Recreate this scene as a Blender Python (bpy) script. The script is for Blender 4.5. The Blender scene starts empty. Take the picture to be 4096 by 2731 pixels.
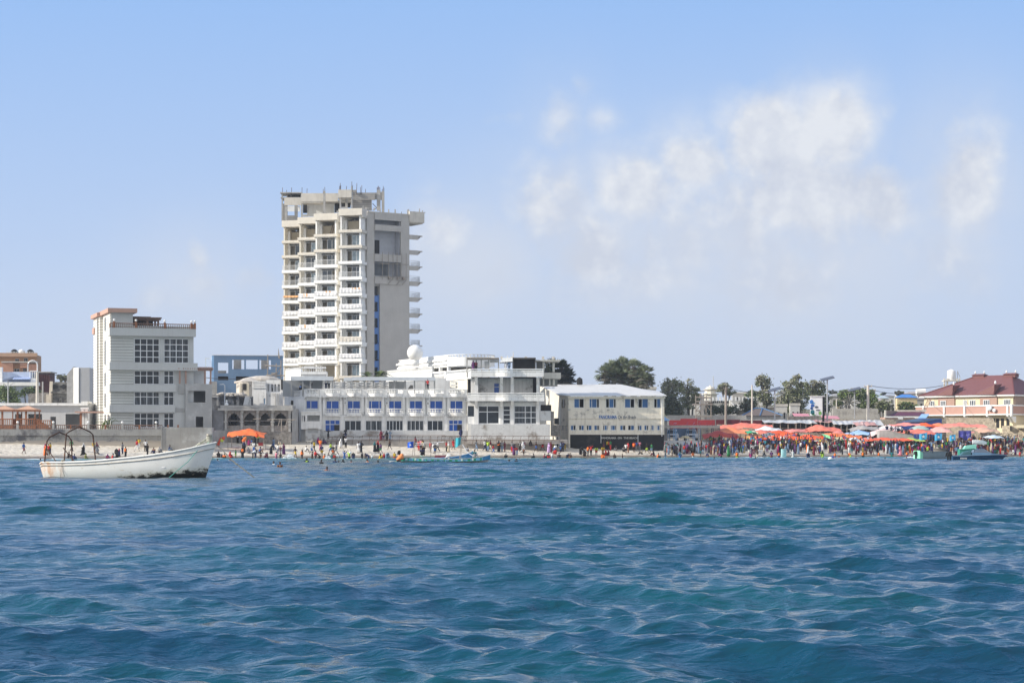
# A town beach seen from the sea: skiffs, bathers, an unfinished tower and hotels.
SUN_E=5.8; EXPO=0.0
SKY_LO=(6.5,7.3,8.95); SKY_HI=(3.3,5.7,10.2); HZ=(0.9,0.8)
CLOUD_LO=(6.2,6.7,7.8); CLOUD_HI=(7.9,8.25,8.85)
CLOUDS=[(2230,500,110,190,0.62),(2320,340,60,60,0.40),(2000,465,140,50,0.42),(2420,480,120,70,0.44),
 (2200,860,200,250,1.0),(2380,980,260,200,0.95),(2570,790,220,210,1.1),(2780,670,210,180,1.0),(3070,590,230,220,1.15),(3100,450,80,90,0.8),(3340,560,200,220,1.1),(3340,400,60,70,0.75),(3230,800,430,300,1.15),(2850,900,560,270,1.05),(3480,800,200,260,0.95),(2950,1120,1000,210,0.78),(1800,950,200,190,0.7),(2000,1050,260,190,0.72),
 (3880,720,190,280,0.85),(3960,600,130,160,0.7),(3830,520,90,80,0.6),(3540,450,90,80,0.45),(805,1020,95,140,0.80),(830,1140,150,120,0.66),(1010,1120,130,100,0.62),(640,1200,200,80,0.5),(1740,760,80,50,0.4),(330,1190,230,60,0.42),(3750,1080,350,230,0.6)]
VEIL=[(3000,980,900,420,1.0),(2500,900,600,330,0.9),(3300,650,300,330,0.75),(3850,800,330,420,0.75),(2250,520,220,260,0.35),(820,1120,330,230,0.6),(1900,1050,450,280,0.85),(1150,1250,900,200,0.4)]
WAVE=0.70; RIP=0.075
SEA_A=(0.001,0.029,0.074); SEA_B=(0.002,0.068,0.080); SEA_SH=(0.02,0.20,0.205)
BACK_FILL=(8.8,8.9,9.1)  # brighter sky added behind the camera as fill on camera-facing walls
ZEN=(2.0,4.4,9.6)
HAZE=0.00016
import bpy, bmesh, math, random
import numpy as np
from mathutils import Vector, Matrix
R=math.radians
rnd=random.Random(7)
sc=bpy.context.scene
COL=sc.collection
FP=8000.0; YH=1780.0; CX=2048.0; CH=2.0
def P(px,py,Y): return ((px-CX)/FP*Y, Y, CH+(YH-py)/FP*Y)
def PX(px,Y): return (px-CX)/FP*Y
def PZ(py,Y): return CH+(YH-py)/FP*Y
# ---------- land profile
def shore(x): return 285+(x+73)*0.37
def ground(x,Y):
    d=Y-shore(x)
    t=min(1,max(0,(x-22)/25.0))
    s=0.098*(1-t)+0.15*t
    if d<0: return max(-4,d*0.09)
    z=min(2.75,d*s)
    if Y>372: z+=min((Y-372)*0.03,17)
    return z
def on_ground(px,py):
    k=(px-CX)/FP
    Y=270.0
    while Y<372:
        if ground(k*Y,Y)>=PZ(py,Y) and ground(k*Y,Y)>-0.5: break
        Y+=0.1
    return (k*Y,Y,ground(k*Y,Y))
# ---------- materials
MATS={}
def nodes(m):
    m.use_nodes=True; nt=m.node_tree; return nt,nt.nodes,nt.links
def mat(name,col,rough=0.8,var=0.12,scale=1.5,dirt=None,dirt_amt=0.0,dirt_scale=0.5,streak=0.0,bump=0.0,bscale=8.0,spec=0.3,metal=0.0,objcol=False,col2=None,c2scale=3.0,c2pos=0.5,c2soft=0.08,zdirt=None,grooves=0.0,wave=None,coat=0.0):
    if name in MATS: return MATS[name]
    m=bpy.data.materials.new(name); nt,N,L=nodes(m); b=N['Principled BSDF']
    b.inputs['Roughness'].default_value=rough; b.inputs['Metallic'].default_value=metal
    b.inputs['Specular IOR Level'].default_value=spec
    if coat: b.inputs['Coat Weight'].default_value=coat
    tc=N.new('ShaderNodeTexCoord'); co=tc.outputs['Object']
    def noise(s,det=5,vec=None,rg=0.6):
        n=N.new('ShaderNodeTexNoise'); n.inputs['Scale'].default_value=s; n.inputs['Detail'].default_value=det; n.inputs['Roughness'].default_value=rg
        L.new(vec or co,n.inputs['Vector']); return n.outputs['Fac']
    def ramp(f,a,b_,):
        r=N.new('ShaderNodeMapRange'); r.inputs['From Min'].default_value=a; r.inputs['From Max'].default_value=b_; L.new(f,r.inputs['Value']); return r.outputs['Result']
    def mix(f,a,b_,mode='MIX'):
        x=N.new('ShaderNodeMix'); x.data_type='RGBA'; x.blend_type=mode
        if isinstance(f,(int,float)): x.inputs[0].default_value=f
        else: L.new(f,x.inputs[0])
        for i,c in ((6,a),(7,b_)):
            if isinstance(c,tuple): x.inputs[i].default_value=c[:3]+(1,)
            else: L.new(c,x.inputs[i])
        return x.outputs[2]
    if objcol:
        oi=N.new('ShaderNodeObjectInfo'); c=oi.outputs['Color']
    else:
        c=tuple(col)
    if col2: 
        f=ramp(noise(c2scale,4),c2pos-c2soft,c2pos+c2soft); c=mix(f,c,tuple(col2))
    if var:
        n=noise(scale); f=ramp(n,0.3,0.7)
        g=mix(f,(1-var,)*3,(1+var*0.5,)*3); c=mix(1.0,c,g,'MULTIPLY')
    if dirt:
        f=ramp(noise(dirt_scale,8,rg=0.7),0.62-dirt_amt*0.3,0.70-dirt_amt*0.2); c=mix(f,c,tuple(dirt))
    if streak:
        mp=N.new('ShaderNodeMapping'); mp.inputs['Scale'].default_value=(3,3,0.25); L.new(co,mp.inputs['Vector'])
        f=ramp(noise(1.0,6,mp.outputs['Vector']),0.5,0.75); mm=N.new('ShaderNodeMath'); mm.operation='MULTIPLY'; mm.inputs[1].default_value=streak; L.new(f,mm.inputs[0])
        c=mix(mm.outputs[0],c,(0.16,0.14,0.12))
    if zdirt:   # dirt band under a height: (z0,z1,colour)
        sp=N.new('ShaderNodeSeparateXYZ'); L.new(co,sp.inputs[0])
        a=N.new('ShaderNodeMath'); a.operation='MULTIPLY_ADD'; L.new(noise(0.8,6),a.inputs[0]); a.inputs[1].default_value=(zdirt[1]-zdirt[0])*2.4; L.new(sp.outputs['Z'],a.inputs[2])
        f=ramp(a.outputs[0],zdirt[1]+(zdirt[1]-zdirt[0])*0.5,zdirt[1]+(zdirt[1]-zdirt[0])*0.4); c=mix(f,c,tuple(zdirt[2]))
    if grooves:
        sp=N.new('ShaderNodeSeparateXYZ'); L.new(co,sp.inputs[0])
        a=N.new('ShaderNodeMath'); a.operation='FRACT'; d=N.new('ShaderNodeMath'); d.operation='DIVIDE'; d.inputs[1].default_value=grooves; L.new(sp.outputs['Z'],d.inputs[0]); L.new(d.outputs[0],a.inputs[0])
        l=N.new('ShaderNodeMath'); l.operation='LESS_THAN'; l.inputs[1].default_value=0.13; L.new(a.outputs[0],l.inputs[0])
        c=mix(l.outputs[0],c,(0.07,0.07,0.065))
    if wave:
        w=N.new('ShaderNodeTexWave'); w.bands_direction=wave[0]; w.inputs['Scale'].default_value=wave[1]; w.inputs['Distortion'].default_value=wave[3] if len(wave)>3 else 0; L.new(co,w.inputs['Vector'])
        c=mix(ramp(w.outputs['Fac'],0.2,0.8),c,tuple(wave[2]))
    if isinstance(c,tuple): b.inputs['Base Color'].default_value=c[:3]+(1,)
    else: L.new(c,b.inputs['Base Color'])
    if bump:
        bp=N.new('ShaderNodeBump'); bp.inputs['Strength'].default_value=min(1,bump); bp.inputs['Distance'].default_value=0.05
        L.new(noise(bscale,6),bp.inputs['Height']); L.new(bp.outputs[0],b.inputs['Normal'])
    MATS[name]=m; return m
# ---------- mesh builder
jr=random.Random(3)
def j(): return jr.uniform(0.0004,0.003)
class MB:
    def __init__(s): s.v=[]; s.f=[]; s.m=[]; s.cm=0; s.sm=False
    def mi(s,i): s.cm=i; return s
    def face(s,idx): s.f.append(tuple(idx)); s.m.append(s.cm)
    def quad(s,a,b,c,d):
        n=len(s.v); s.v+= [a,b,c,d]; s.face((n,n+1,n+2,n+3)); return s
    def tri(s,a,b,c):
        n=len(s.v); s.v+=[a,b,c]; s.face((n,n+1,n+2)); return s
    def box(s,x0,x1,y0,y1,z0,z1,M=None):
        if x1<x0: x0,x1=x1,x0
        if y1<y0: y0,y1=y1,y0
        if z1<z0: z0,z1=z1,z0
        x0+=j();x1-=j();y0+=j();y1-=j();z0+=j();z1-=j()
        c=[(x0,y0,z0),(x1,y0,z0),(x1,y1,z0),(x0,y1,z0),(x0,y0,z1),(x1,y0,z1),(x1,y1,z1),(x0,y1,z1)]
        if M: c=[tuple(M@Vector(p)) for p in c]
        n=len(s.v); s.v+=c
        for q in ((0,3,2,1),(4,5,6,7),(0,1,5,4),(1,2,6,5),(2,3,7,6),(3,0,4,7)): s.face([n+i for i in q])
        return s
    def hull(s,bot,top):   # two loops of equal length
        n=len(s.v); k=len(bot); s.v+=list(bot)+list(top)
        s.face([n+i for i in reversed(range(k))]); s.face([n+k+i for i in range(k)])
        for i in range(k):
            jn=(i+1)%k; s.face((n+i,n+jn,n+k+jn,n+k+i))
        return s
    def prism(s,poly,z0,z1):   # plan polygon (counter-clockwise)
        return s.hull([(x,y,z0) for x,y in poly],[(x,y,z1) for x,y in poly])
    def prismy(s,poly,y0,y1):  # elevation polygon (x,z) ccw seen from -y
        return s.hull([(x,y1,z) for x,z in poly][::1],[(x,y0,z) for x,z in poly][::1])
    def tube(s,pts,rad,n=6,caps=True):
        pts=[Vector(p) for p in pts]; k=len(pts)
        if isinstance(rad,(int,float,tuple)): rad=[rad]*k
        base=len(s.v); up=Vector((0,0,1))
        for i,p in enumerate(pts):
            t=(pts[min(i+1,k-1)]-pts[max(i-1,0)])
            if t.length<1e-9: t=Vector((0,0,1))
            t.normalize()
            a=t.cross(up)
            if a.length<0.15: a=t.cross(Vector((1,0,0)))
            a.normalize(); b=a.cross(t).normalized()
            for q in range(n):
                an=2*math.pi*q/n; r=rad[i]
                rx,ry=(r if isinstance(r,tuple) else (r,r))
                s.v.append(tuple(p+a*rx*math.cos(an)+b*ry*math.sin(an)))
        for i in range(k-1):
            for q in range(n):
                A=base+i*n+q; B=base+i*n+(q+1)%n
                s.face((A,A+n,B+n,B))
        if caps:
            s.face([base+q for q in range(n)]); s.face([base+(k-1)*n+q for q in reversed(range(n))])
        return s
    def lathe(s,prof,c=(0,0,0),n=10):  # prof (r,z)
        base=len(s.v); k=len(prof)
        for r,z in prof:
            for q in range(n):
                a=2*math.pi*q/n; s.v.append((c[0]+r*math.cos(a),c[1]+r*math.sin(a),c[2]+z))
        for i in range(k-1):
            for q in range(n):
                A=base+i*n+q; B=base+i*n+(q+1)%n
                s.face((A,B,B+n,A+n))
        s.face([base+q for q in reversed(range(n))]); s.face([base+(k-1)*n+q for q in range(n)])
        return s
    def ball(s,c,r,n=10,m=6):
        r3=r if isinstance(r,tuple) else (r,r,r); base=len(s.v)
        for i in range(1,m):
            t=math.pi*i/m
            for q in range(n):
                a=2*math.pi*q/n; s.v.append((c[0]+r3[0]*math.sin(t)*math.cos(a),c[1]+r3[1]*math.sin(t)*math.sin(a),c[2]-r3[2]*math.cos(t)))
        s.v.append((c[0],c[1],c[2]-r3[2])); s.v.append((c[0],c[1],c[2]+r3[2])); lo=len(s.v)-2; hi=lo+1
        for i in range(m-2):
            for q in range(n):
                A=base+i*n+q; B=base+i*n+(q+1)%n; s.face((A,B,B+n,A+n))
        for q in range(n):
            s.face((lo,base+(q+1)%n,base+q)); e=base+(m-2)*n; s.face((e+q,e+(q+1)%n,hi))
        return s
    def wall(s,u0,u1,z0,z1,holes,v0,v1):
        """wall in the u-z plane from v0 (front) to v1 with rectangular holes (u0,u1,z0,z1)"""
        H=[(max(a,u0),min(b,u1),max(c,z0),min(d,z1)) for a,b,c,d in holes if min(b,u1)>max(a,u0) and min(d,z1)>max(c,z0)]
        us=sorted(set([u0,u1]+[h[0] for h in H]+[h[1] for h in H])); zs=sorted(set([z0,z1]+[h[2] for h in H]+[h[3] for h in H]))
        nu,nz=len(us)-1,len(zs)-1
        def solid(i,k):
            if i<0 or k<0 or i>=nu or k>=nz: return False
            cu=(us[i]+us[i+1])/2; cz=(zs[k]+zs[k+1])/2
            return not any(h[0]<cu<h[1] and h[2]<cz<h[3] for h in H)
        for i in range(nu):
            for k in range(nz):
                if not solid(i,k): continue
                a,b,c,d=us[i],us[i+1],zs[k],zs[k+1]
                s.quad((a,v0,c),(b,v0,c),(b,v0,d),(a,v0,d)); s.quad((b,v1,c),(a,v1,c),(a,v1,d),(b,v1,d))
                if not solid(i-1,k): s.quad((a,v1,c),(a,v0,c),(a,v0,d),(a,v1,d))
                if not solid(i+1,k): s.quad((b,v0,c),(b,v1,c),(b,v1,d),(b,v0,d))
                if not solid(i,k-1): s.quad((a,v1,c),(b,v1,c),(b,v0,c),(a,v0,c))
                if not solid(i,k+1): s.quad((a,v0,d),(b,v0,d),(b,v1,d),(a,v1,d))
        return s
    def build(s,name,m,parent=None,smooth=False,loc=None,rz=0):
        me=bpy.data.meshes.new(name); me.from_pydata(s.v,[],s.f)
        ms=m if isinstance(m,(list,tuple)) else [m]
        for x in ms: me.materials.append(x)
        if len(ms)>1: me.polygons.foreach_set('material_index',s.m)
        if smooth: me.polygons.foreach_set('use_smooth',[True]*len(me.polygons))
        me.update()
        o=bpy.data.objects.new(name,me); COL.objects.link(o)
        if parent: o.parent=parent
        if loc: o.location=loc; 
        if rz: o.rotation_euler=(0,0,rz)
        return o
def tag(o,label=None,cat=None,group=None,kind=None):
    if label: o['label']=label
    if cat: o['category']=cat
    if group: o['group']=group
    if kind: o['kind']=kind
    return o
def empty(name,loc,rz=0):
    e=bpy.data.objects.new(name,None); e.empty_display_size=0.5; COL.objects.link(e); e.location=loc; e.rotation_euler=(0,0,rz); return e
def copy_thing(o,parent=None):
    c=o.copy(); COL.objects.link(c)
    if parent: c.parent=parent
    for ch in [k for k in bpy.data.objects if k.parent==o] if False else KIDS.get(o.name,[]): copy_thing(ch,c)
    return c
KIDS={}
class Fr:
    """A building frame: an Empty at the front-left foot; local x along the facade, y into the building, z up."""
    def __init__(s,name,label,cat,px,Y,deg=0,zb=None,group=None):
        s.Y=Y; s.x=PX(px,Y); s.t=R(deg); s.zb=ground(s.x,Y) if zb is None else zb
        s.e=empty(name,(s.x,Y,s.zb),s.t); tag(s.e,label,cat,group)
    def org(s,v): return s.x-math.sin(s.t)*v, s.Y+math.cos(s.t)*v
    def u(s,px,v=0):
        k=(px-CX)/FP; x,y=s.org(v); return (k*y-x)/(math.cos(s.t)-k*math.sin(s.t))
    def z(s,py,u,v=0):
        y=s.org(v)[1]+u*math.sin(s.t); return PZ(py,y)-s.zb
    def rect(s,a,b,c,d,v=0):
        """pixel box (x0,x1,ytop,ybottom) -> (u0,u1,z0,z1) on the plane at depth v"""
        u0,u1=s.u(a,v),s.u(b,v); um=(u0+u1)/2
        return (u0,u1,s.z(d,um,v),s.z(c,um,v))
    def part(s,mb,name,m,smooth=False,parent=None): return mb.build(name,m,parent or s.e,smooth)
    def win(s,r,cols=2,rows=1,v=0.12,fm=None,gm=None,fw=0.07,name='window',colp=None,rowp=None,th=0.08):
        u0,u1,z0,z1=r; u0-=0.01;u1+=0.01;z0-=0.01;z1+=0.01
        m=MB(); 
        cp=colp or [i/cols for i in range(cols+1)]; rp=rowp or [i/rows for i in range(rows+1)]
        for c in cp:
            x=u0+(u1-u0)*c; x=min(max(x,u0+fw/2),u1-fw/2); m.box(x-fw/2,x+fw/2,v,v+th,z0,z1)
        for c in rp:
            z=z0+(z1-z0)*c; z=min(max(z,z0+fw/2),z1-fw/2); m.box(u0,u1,v+0.004,v+th-0.004,z-fw/2,z+fw/2)
        o=m.build(name,fm or M['frame'],s.e)
        g=MB().box(u0+fw/3,u1-fw/3,v+th*0.45,v+th*0.6,z0+fw/3,z1-fw/3); g.build('glass',gm or M['glass'],o)
        return o
def balus(m,a,b,z0,h,v,n,rail=0.12,r=0.09,v2=None):
    """vase balusters between u=a and u=b; v may change linearly to v2"""
    if v2 is None: v2=v
    for i in range(n):
        t=(i+0.5)/n; x=a+(b-a)*t; y=v+(v2-v)*t
        m.lathe([(r*0.9,0),(r*0.55,h*.1),(r,h*.35),(r*0.45,h*.75),(r*0.85,h)],(x,y,z0),6)
    L=math.hypot(b-a,v2-v); 
    m.tube([(a,v,z0+h+rail/2),(b,v2,z0+h+rail/2)],(rail*0.9,rail*0.6),4)
def railing(m,pts,z0,h,step=0.12,r=0.02,rr=0.035,mid=()):
    for (x0,y0),(x1,y1) in zip(pts[:-1],pts[1:]):
        L=math.hypot(x1-x0,y1-y0); n=max(1,int(L/step))
        for i in range(n+1):
            t=i/n; m.tube([(x0+(x1-x0)*t,y0+(y1-y0)*t,z0),(x0+(x1-x0)*t,y0+(y1-y0)*t,z0+h)],r,4,False)
        for z in (h,)+tuple(mid): m.tube([(x0,y0,z0+z),(x1,y1,z0+z)],rr,4)
# ---------- materials used all over
M={}
def S(c,g=2.2): return tuple((x/255.0)**2.2 for x in c)
M['glass']=mat('glass_dark',(0.015,0.022,0.03),0.1,0.3,0.6,spec=0.35)
M['glass_light']=mat('glass_sky_tint',(0.26,0.34,0.40),0.08,0.5,1.3,spec=0.8)
M['glass_blue']=mat('glass_blue_tint',(0.01,0.09,0.42),0.2,0.25,0.8,spec=0.4)
M['glass_curtain']=mat('glass_curtain',(0.02,0.028,0.035),0.08,0.0,wave=('X',.5,(0.07,0.08,0.09),4.0),spec=0.35)
M['frame']=mat('white_frame',(0.75,0.76,0.77),0.5,0.05)
M['dark']=mat('dark_interior',(0.03,0.028,0.026),0.9)  # near-black; in rooms and openings it stands in for shade
M['white']=mat('white_plaster',(0.84,0.84,0.82),0.85,0.10,0.7,streak=0.22,bump=0.2,bscale=5)
M['hotel']=mat('hotel_plaster',(0.82,0.81,0.79),0.85,0.12,0.7,dirt=(0.38,0.37,0.35),dirt_amt=0.15,dirt_scale=0.35,streak=0.35,bump=0.2)
M['cream']=mat('cream_plaster',(0.70,0.66,0.57),0.85,0.10,0.6,streak=0.18,bump=0.2)
M['tower_wall']=mat('tower_render',(0.62,0.60,0.56),0.85,0.08,0.5,streak=0.15,bump=0.3,bscale=3,)
M['tower_grey']=mat('tower_grey_render',(0.46,0.44,0.41),0.9,0.08,0.4,streak=0.2,bump=0.4,bscale=2)
M['tan']=mat('tan_render',(0.66,0.59,0.46),0.85,0.08)
M['raw']=mat('raw_concrete',(0.42,0.41,0.39),0.9,0.25,0.9,streak=0.35,bump=0.5,bscale=4)
M['raw_light']=mat('raw_render_beige',(0.62,0.58,0.51),0.9,0.12,0.7,streak=0.25,bump=0.3)
M['peel']=mat('peeling_plaster',(0.62,0.62,0.61),0.9,0.1,dirt=(0.27,0.24,0.21),dirt_amt=0.30,dirt_scale=0.30,streak=0.2,bump=0.4)
M['rubble']=mat('coral_rubble',(0.29,0.27,0.25),0.95,0.35,2.5,dirt=(0.17,0.155,0.14),dirt_amt=0.6,dirt_scale=2.2,bump=1.0,bscale=4)
M['rubble_warm']=mat('beige_rubble',(0.52,0.45,0.35),0.95,0.35,2.5,dirt=(0.3,0.25,0.2),dirt_amt=0.5,dirt_scale=2.0,bump=1.0,bscale=4)  # beige is the stone's own colour
M['shadeplaster']=mat('shade_grey_plaster',(0.52,0.53,0.52),0.85,0.06,0.4,grooves=0.0,streak=0.1)  # grey carries the shade of the house front
M['shadegroove']=mat('shade_grey_boards',(0.54,0.55,0.53),0.85,0.06,0.4,grooves=0.45,streak=0.08)  # boarded front of the cream house, shade put into its grey
M['creamgroove']=mat('cream_board_plaster',(0.74,0.72,0.66),0.85,0.06,0.4,grooves=0.45,streak=0.08)
M['terra']=mat('terracotta_paint',(0.50,0.31,0.24),0.8,0.1)
M['wood']=mat('orange_wood',(0.30,0.12,0.055),0.7,0.25,3)
M['wooddark']=mat('brown_wood',(0.20,0.12,0.085),0.75,0.25,3)
M['pole']=mat('weathered_pole',(0.33,0.29,0.25),0.9,0.3,3)
M['steel']=mat('galvanised_steel',(0.45,0.46,0.47),0.5,0.1,metal=0.3)
M['rust']=mat('rusty_iron',(0.07,0.04,0.03),0.8,0.5,5,dirt=(0.22,0.09,0.04),dirt_amt=0.3,dirt_scale=3)
M['rope']=mat('grey_rope',(0.25,0.24,0.2),0.9)
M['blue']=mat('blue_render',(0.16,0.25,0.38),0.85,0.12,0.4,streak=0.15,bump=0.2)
M['bluelit']=mat('pale_or_sunlit_blue',(0.28,0.47,0.72),0.85,0.1)  # pale blue paint; on the blue building's flank it carries sunlight
M['black']=mat('black_paint',(0.012,0.012,0.013),0.75,0.4,1,dirt=(0.05,0.045,0.04),dirt_amt=0.2)
M['tin']=mat('tin_roof',(0.62,0.61,0.59),0.5,0.2,0.5,dirt=(0.3,0.27,0.25),dirt_amt=0.35,dirt_scale=0.5,metal=0.1)
M['cloth']=mat('cloth',(1,1,1),0.9,0.25,4,objcol=True)
M['tarp']=mat('tarpaulin',(1,1,1),0.65,0.25,0.9,objcol=True,bump=0.8,bscale=2.5)
M['skin']=mat('skin',(0.075,0.038,0.024),0.6,0.1)
M['hairm']=mat('hair',(0.012,0.01,0.009),0.8,0.2)
M['shinywhite']=mat('white_gelcoat',(0.8,0.8,0.78),0.35,0.04)
# ---------- camera
cam=bpy.data.cameras.new('camera'); co=bpy.data.objects.new('camera',cam); COL.objects.link(co)
co.location=(0,0,CH); co.rotation_euler=(R(90),0,0); cam.sensor_width=36; cam.lens=FP/4096*36; cam.shift_y=(YH-1365.5)/4096
hzb=bpy.data.meshes.new('haze'); bmh=bmesh.new(); bmesh.ops.create_cube(bmh,size=1)
for v_ in bmh.verts: v_.co=Vector((v_.co.x*13000,v_.co.y*13400+6600,(-6 if v_.co.z<0 else 75)))
bmh.to_mesh(hzb); bmh.free(); hzo=bpy.data.objects.new('haze',hzb); COL.objects.link(hzo); tag(hzo,kind='stuff')
hm=bpy.data.materials.new('haze_air'); hm.use_nodes=True; hn=hm.node_tree; hn.nodes.remove(hn.nodes['Principled BSDF']); pv=hn.nodes.new('ShaderNodeVolumePrincipled'); pv.inputs['Color'].default_value=(.86,.92,1,1); pv.inputs['Density'].default_value=HAZE; pv.inputs['Anisotropy'].default_value=.3
hn.links.new(pv.outputs[0],hn.nodes['Material Output'].inputs['Volume']); hzb.materials.append(hm)
cam.clip_start=0.5; cam.clip_end=20000; sc.camera=co
# ---------- light
SUN=Vector((-0.97,-0.22,0)).normalized(); EL=R(27)
sd=Vector((SUN.x*math.cos(EL),SUN.y*math.cos(EL),math.sin(EL)))
sl=bpy.data.lights.new('sun','SUN'); sl.energy=SUN_E; sl.angle=R(0.53); sl.color=(1.0,0.93,0.82)
so=bpy.data.objects.new('sun',sl); COL.objects.link(so); so.rotation_euler=(-sd).to_track_quat('-Z','Y').to_euler(); so.location=(-100,0,200)
sc.view_settings.view_transform='Standard'; sc.view_settings.look='None'; sc.view_settings.exposure=EXPO
w=bpy.data.worlds.new('World'); sc.world=w; w.use_nodes=True
N=w.node_tree.nodes; L=w.node_tree.links; bg=N['Background']; bg.inputs['Strength'].default_value=0.1
sk=N.new('ShaderNodeTexSky'); sk.sky_type='NISHITA'; sk.sun_disc=False; sk.sun_elevation=EL; sk.sun_rotation=math.atan2(sd.x,sd.y)
sk.air_density=1.0; sk.dust_density=0.6; sk.ozone_density=1.5
tc=N.new('ShaderNodeTexCoord'); sp=N.new('ShaderNodeSeparateXYZ'); L.new(tc.outputs['Generated'],sp.inputs[0])
def mth(op,a,b=None,c=None,cl=False):
    n=N.new('ShaderNodeMath'); n.operation=op; n.use_clamp=cl
    for i,x in enumerate((a,b,c)):
        if x is None: continue
        if isinstance(x,(int,float)): n.inputs[i].default_value=x
        else: L.new(x,n.inputs[i])
    return n.outputs[0]
ysafe=mth('MAXIMUM',mth('ABSOLUTE',sp.outputs['Y']),0.05)
kx=mth('DIVIDE',sp.outputs['X'],ysafe); kz=mth('DIVIDE',sp.outputs['Z'],ysafe)
cmb=N.new('ShaderNodeCombineXYZ'); L.new(kx,cmb.inputs[0]); L.new(kz,cmb.inputs[2])
def wn(scale,det,off=(0,0,0),rough=0.55):
    mp=N.new('ShaderNodeMapping'); mp.inputs['Location'].default_value=off; L.new(cmb.outputs[0],mp.inputs['Vector'])
    n=N.new('ShaderNodeTexNoise'); n.inputs['Scale'].default_value=scale; n.inputs['Detail'].default_value=det; n.inputs['Roughness'].default_value=rough; L.new(mp.outputs[0],n.inputs['Vector']); return n.outputs['Fac']
def blobs(lst):
    acc=None
    for (px,py,rx,ry,st) in lst:
        dx=mth('MULTIPLY',mth('SUBTRACT',kx,(px-CX)/FP),FP/rx); dz=mth('MULTIPLY',mth('SUBTRACT',kz,(YH-py)/FP),FP/ry)
        r2=mth('ADD',mth('MULTIPLY',dx,dx),mth('MULTIPLY',dz,dz)); g=mth('MULTIPLY',mth('EXPONENT',mth('MULTIPLY',r2,-1.0)),st)
        acc=g if acc is None else mth('MAXIMUM',acc,g)
    return acc
bl=blobs(CLOUDS); vl=blobs(VEIL)
n1=wn(15,10,rough=0.58); n2=wn(15,10,(0.006,0,-0.005),0.58); big=wn(8,5,(3,0,1),0.6)
dens=mth('ADD',bl,mth('MULTIPLY',mth('SUBTRACT',n1,0.5),3.0))
dens=mth('ADD',dens,mth('MULTIPLY',mth('SUBTRACT',big,0.5),0.8))
dens=mth('MULTIPLY',mth('SUBTRACT',dens,0.33),1.9,None,True)
soft=mth('MULTIPLY',dens,mth('MULTIPLY_ADD',bl,1.5,-0.05,True),None,True)
vb=wn(13,8,(1,0,5),0.6)
veil=mth('MULTIPLY',mth('MULTIPLY',vl,mth('MULTIPLY_ADD',vb,2.6,-0.35,True),None,True),0.85,None,True)
lowk=mth('MULTIPLY_ADD',kz,7.0,-0.35,True)
shade=mth('MULTIPLY_ADD',mth('SUBTRACT',n1,n2),7.0,mth('MULTIPLY',lowk,mth('MULTIPLY_ADD',big,1.0,0.25)),True)
ccol=N.new('ShaderNodeMix'); ccol.data_type='RGBA'; L.new(shade,ccol.inputs[0]); ccol.inputs[6].default_value=CLOUD_LO+(1,); ccol.inputs[7].default_value=CLOUD_HI+(1,)
# pale haze toward the horizon over the physical sky
hz=N.new('ShaderNodeMapRange'); L.new(kz,hz.inputs[0]); hz.inputs['From Min'].default_value=0.0; hz.inputs['From Max'].default_value=0.26; hz.inputs['To Min'].default_value=HZ[0]; hz.inputs['To Max'].default_value=HZ[1]
hr=N.new('ShaderNodeMapRange'); L.new(kz,hr.inputs[0]); hr.inputs['From Min'].default_value=0.0; hr.inputs['From Max'].default_value=0.24
hcol=N.new('ShaderNodeMix'); hcol.data_type='RGBA'; L.new(hr.outputs[0],hcol.inputs[0]); hcol.inputs[6].default_value=SKY_LO+(1,); hcol.inputs[7].default_value=SKY_HI+(1,)
m1=N.new('ShaderNodeMix'); m1.data_type='RGBA'; L.new(hz.outputs[0],m1.inputs[0]); L.new(sk.outputs[0],m1.inputs[6]); L.new(hcol.outputs[2],m1.inputs[7])
mv=N.new('ShaderNodeMix'); mv.data_type='RGBA'; L.new(veil,mv.inputs[0]); L.new(m1.outputs[2],mv.inputs[6]); mv.inputs[7].default_value=(7.0,7.4,8.2,1)
m2=N.new('ShaderNodeMix'); m2.data_type='RGBA'; L.new(soft,m2.inputs[0]); L.new(mv.outputs[2],m2.inputs[6]); L.new(ccol.outputs[2],m2.inputs[7])
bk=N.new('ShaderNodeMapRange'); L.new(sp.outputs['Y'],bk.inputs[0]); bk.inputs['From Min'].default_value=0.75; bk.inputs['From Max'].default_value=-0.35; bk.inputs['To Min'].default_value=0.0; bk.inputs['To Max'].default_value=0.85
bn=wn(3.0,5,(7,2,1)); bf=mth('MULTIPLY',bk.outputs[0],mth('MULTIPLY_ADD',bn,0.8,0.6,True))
zr=N.new('ShaderNodeMapRange'); L.new(kz,zr.inputs[0]); zr.inputs['From Min'].default_value=0.26; zr.inputs['From Max'].default_value=1.2
mz=N.new('ShaderNodeMix'); mz.data_type='RGBA'; L.new(zr.outputs[0],mz.inputs[0]); L.new(m2.outputs[2],mz.inputs[6]); mz.inputs[7].default_value=ZEN+(1,)
m3=N.new('ShaderNodeMix'); m3.data_type='RGBA'; L.new(bf,m3.inputs[0]); L.new(mz.outputs[2],m3.inputs[6]); m3.inputs[7].default_value=BACK_FILL+(1,)
L.new(m3.outputs[2],bg.inputs['Color'])
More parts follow.
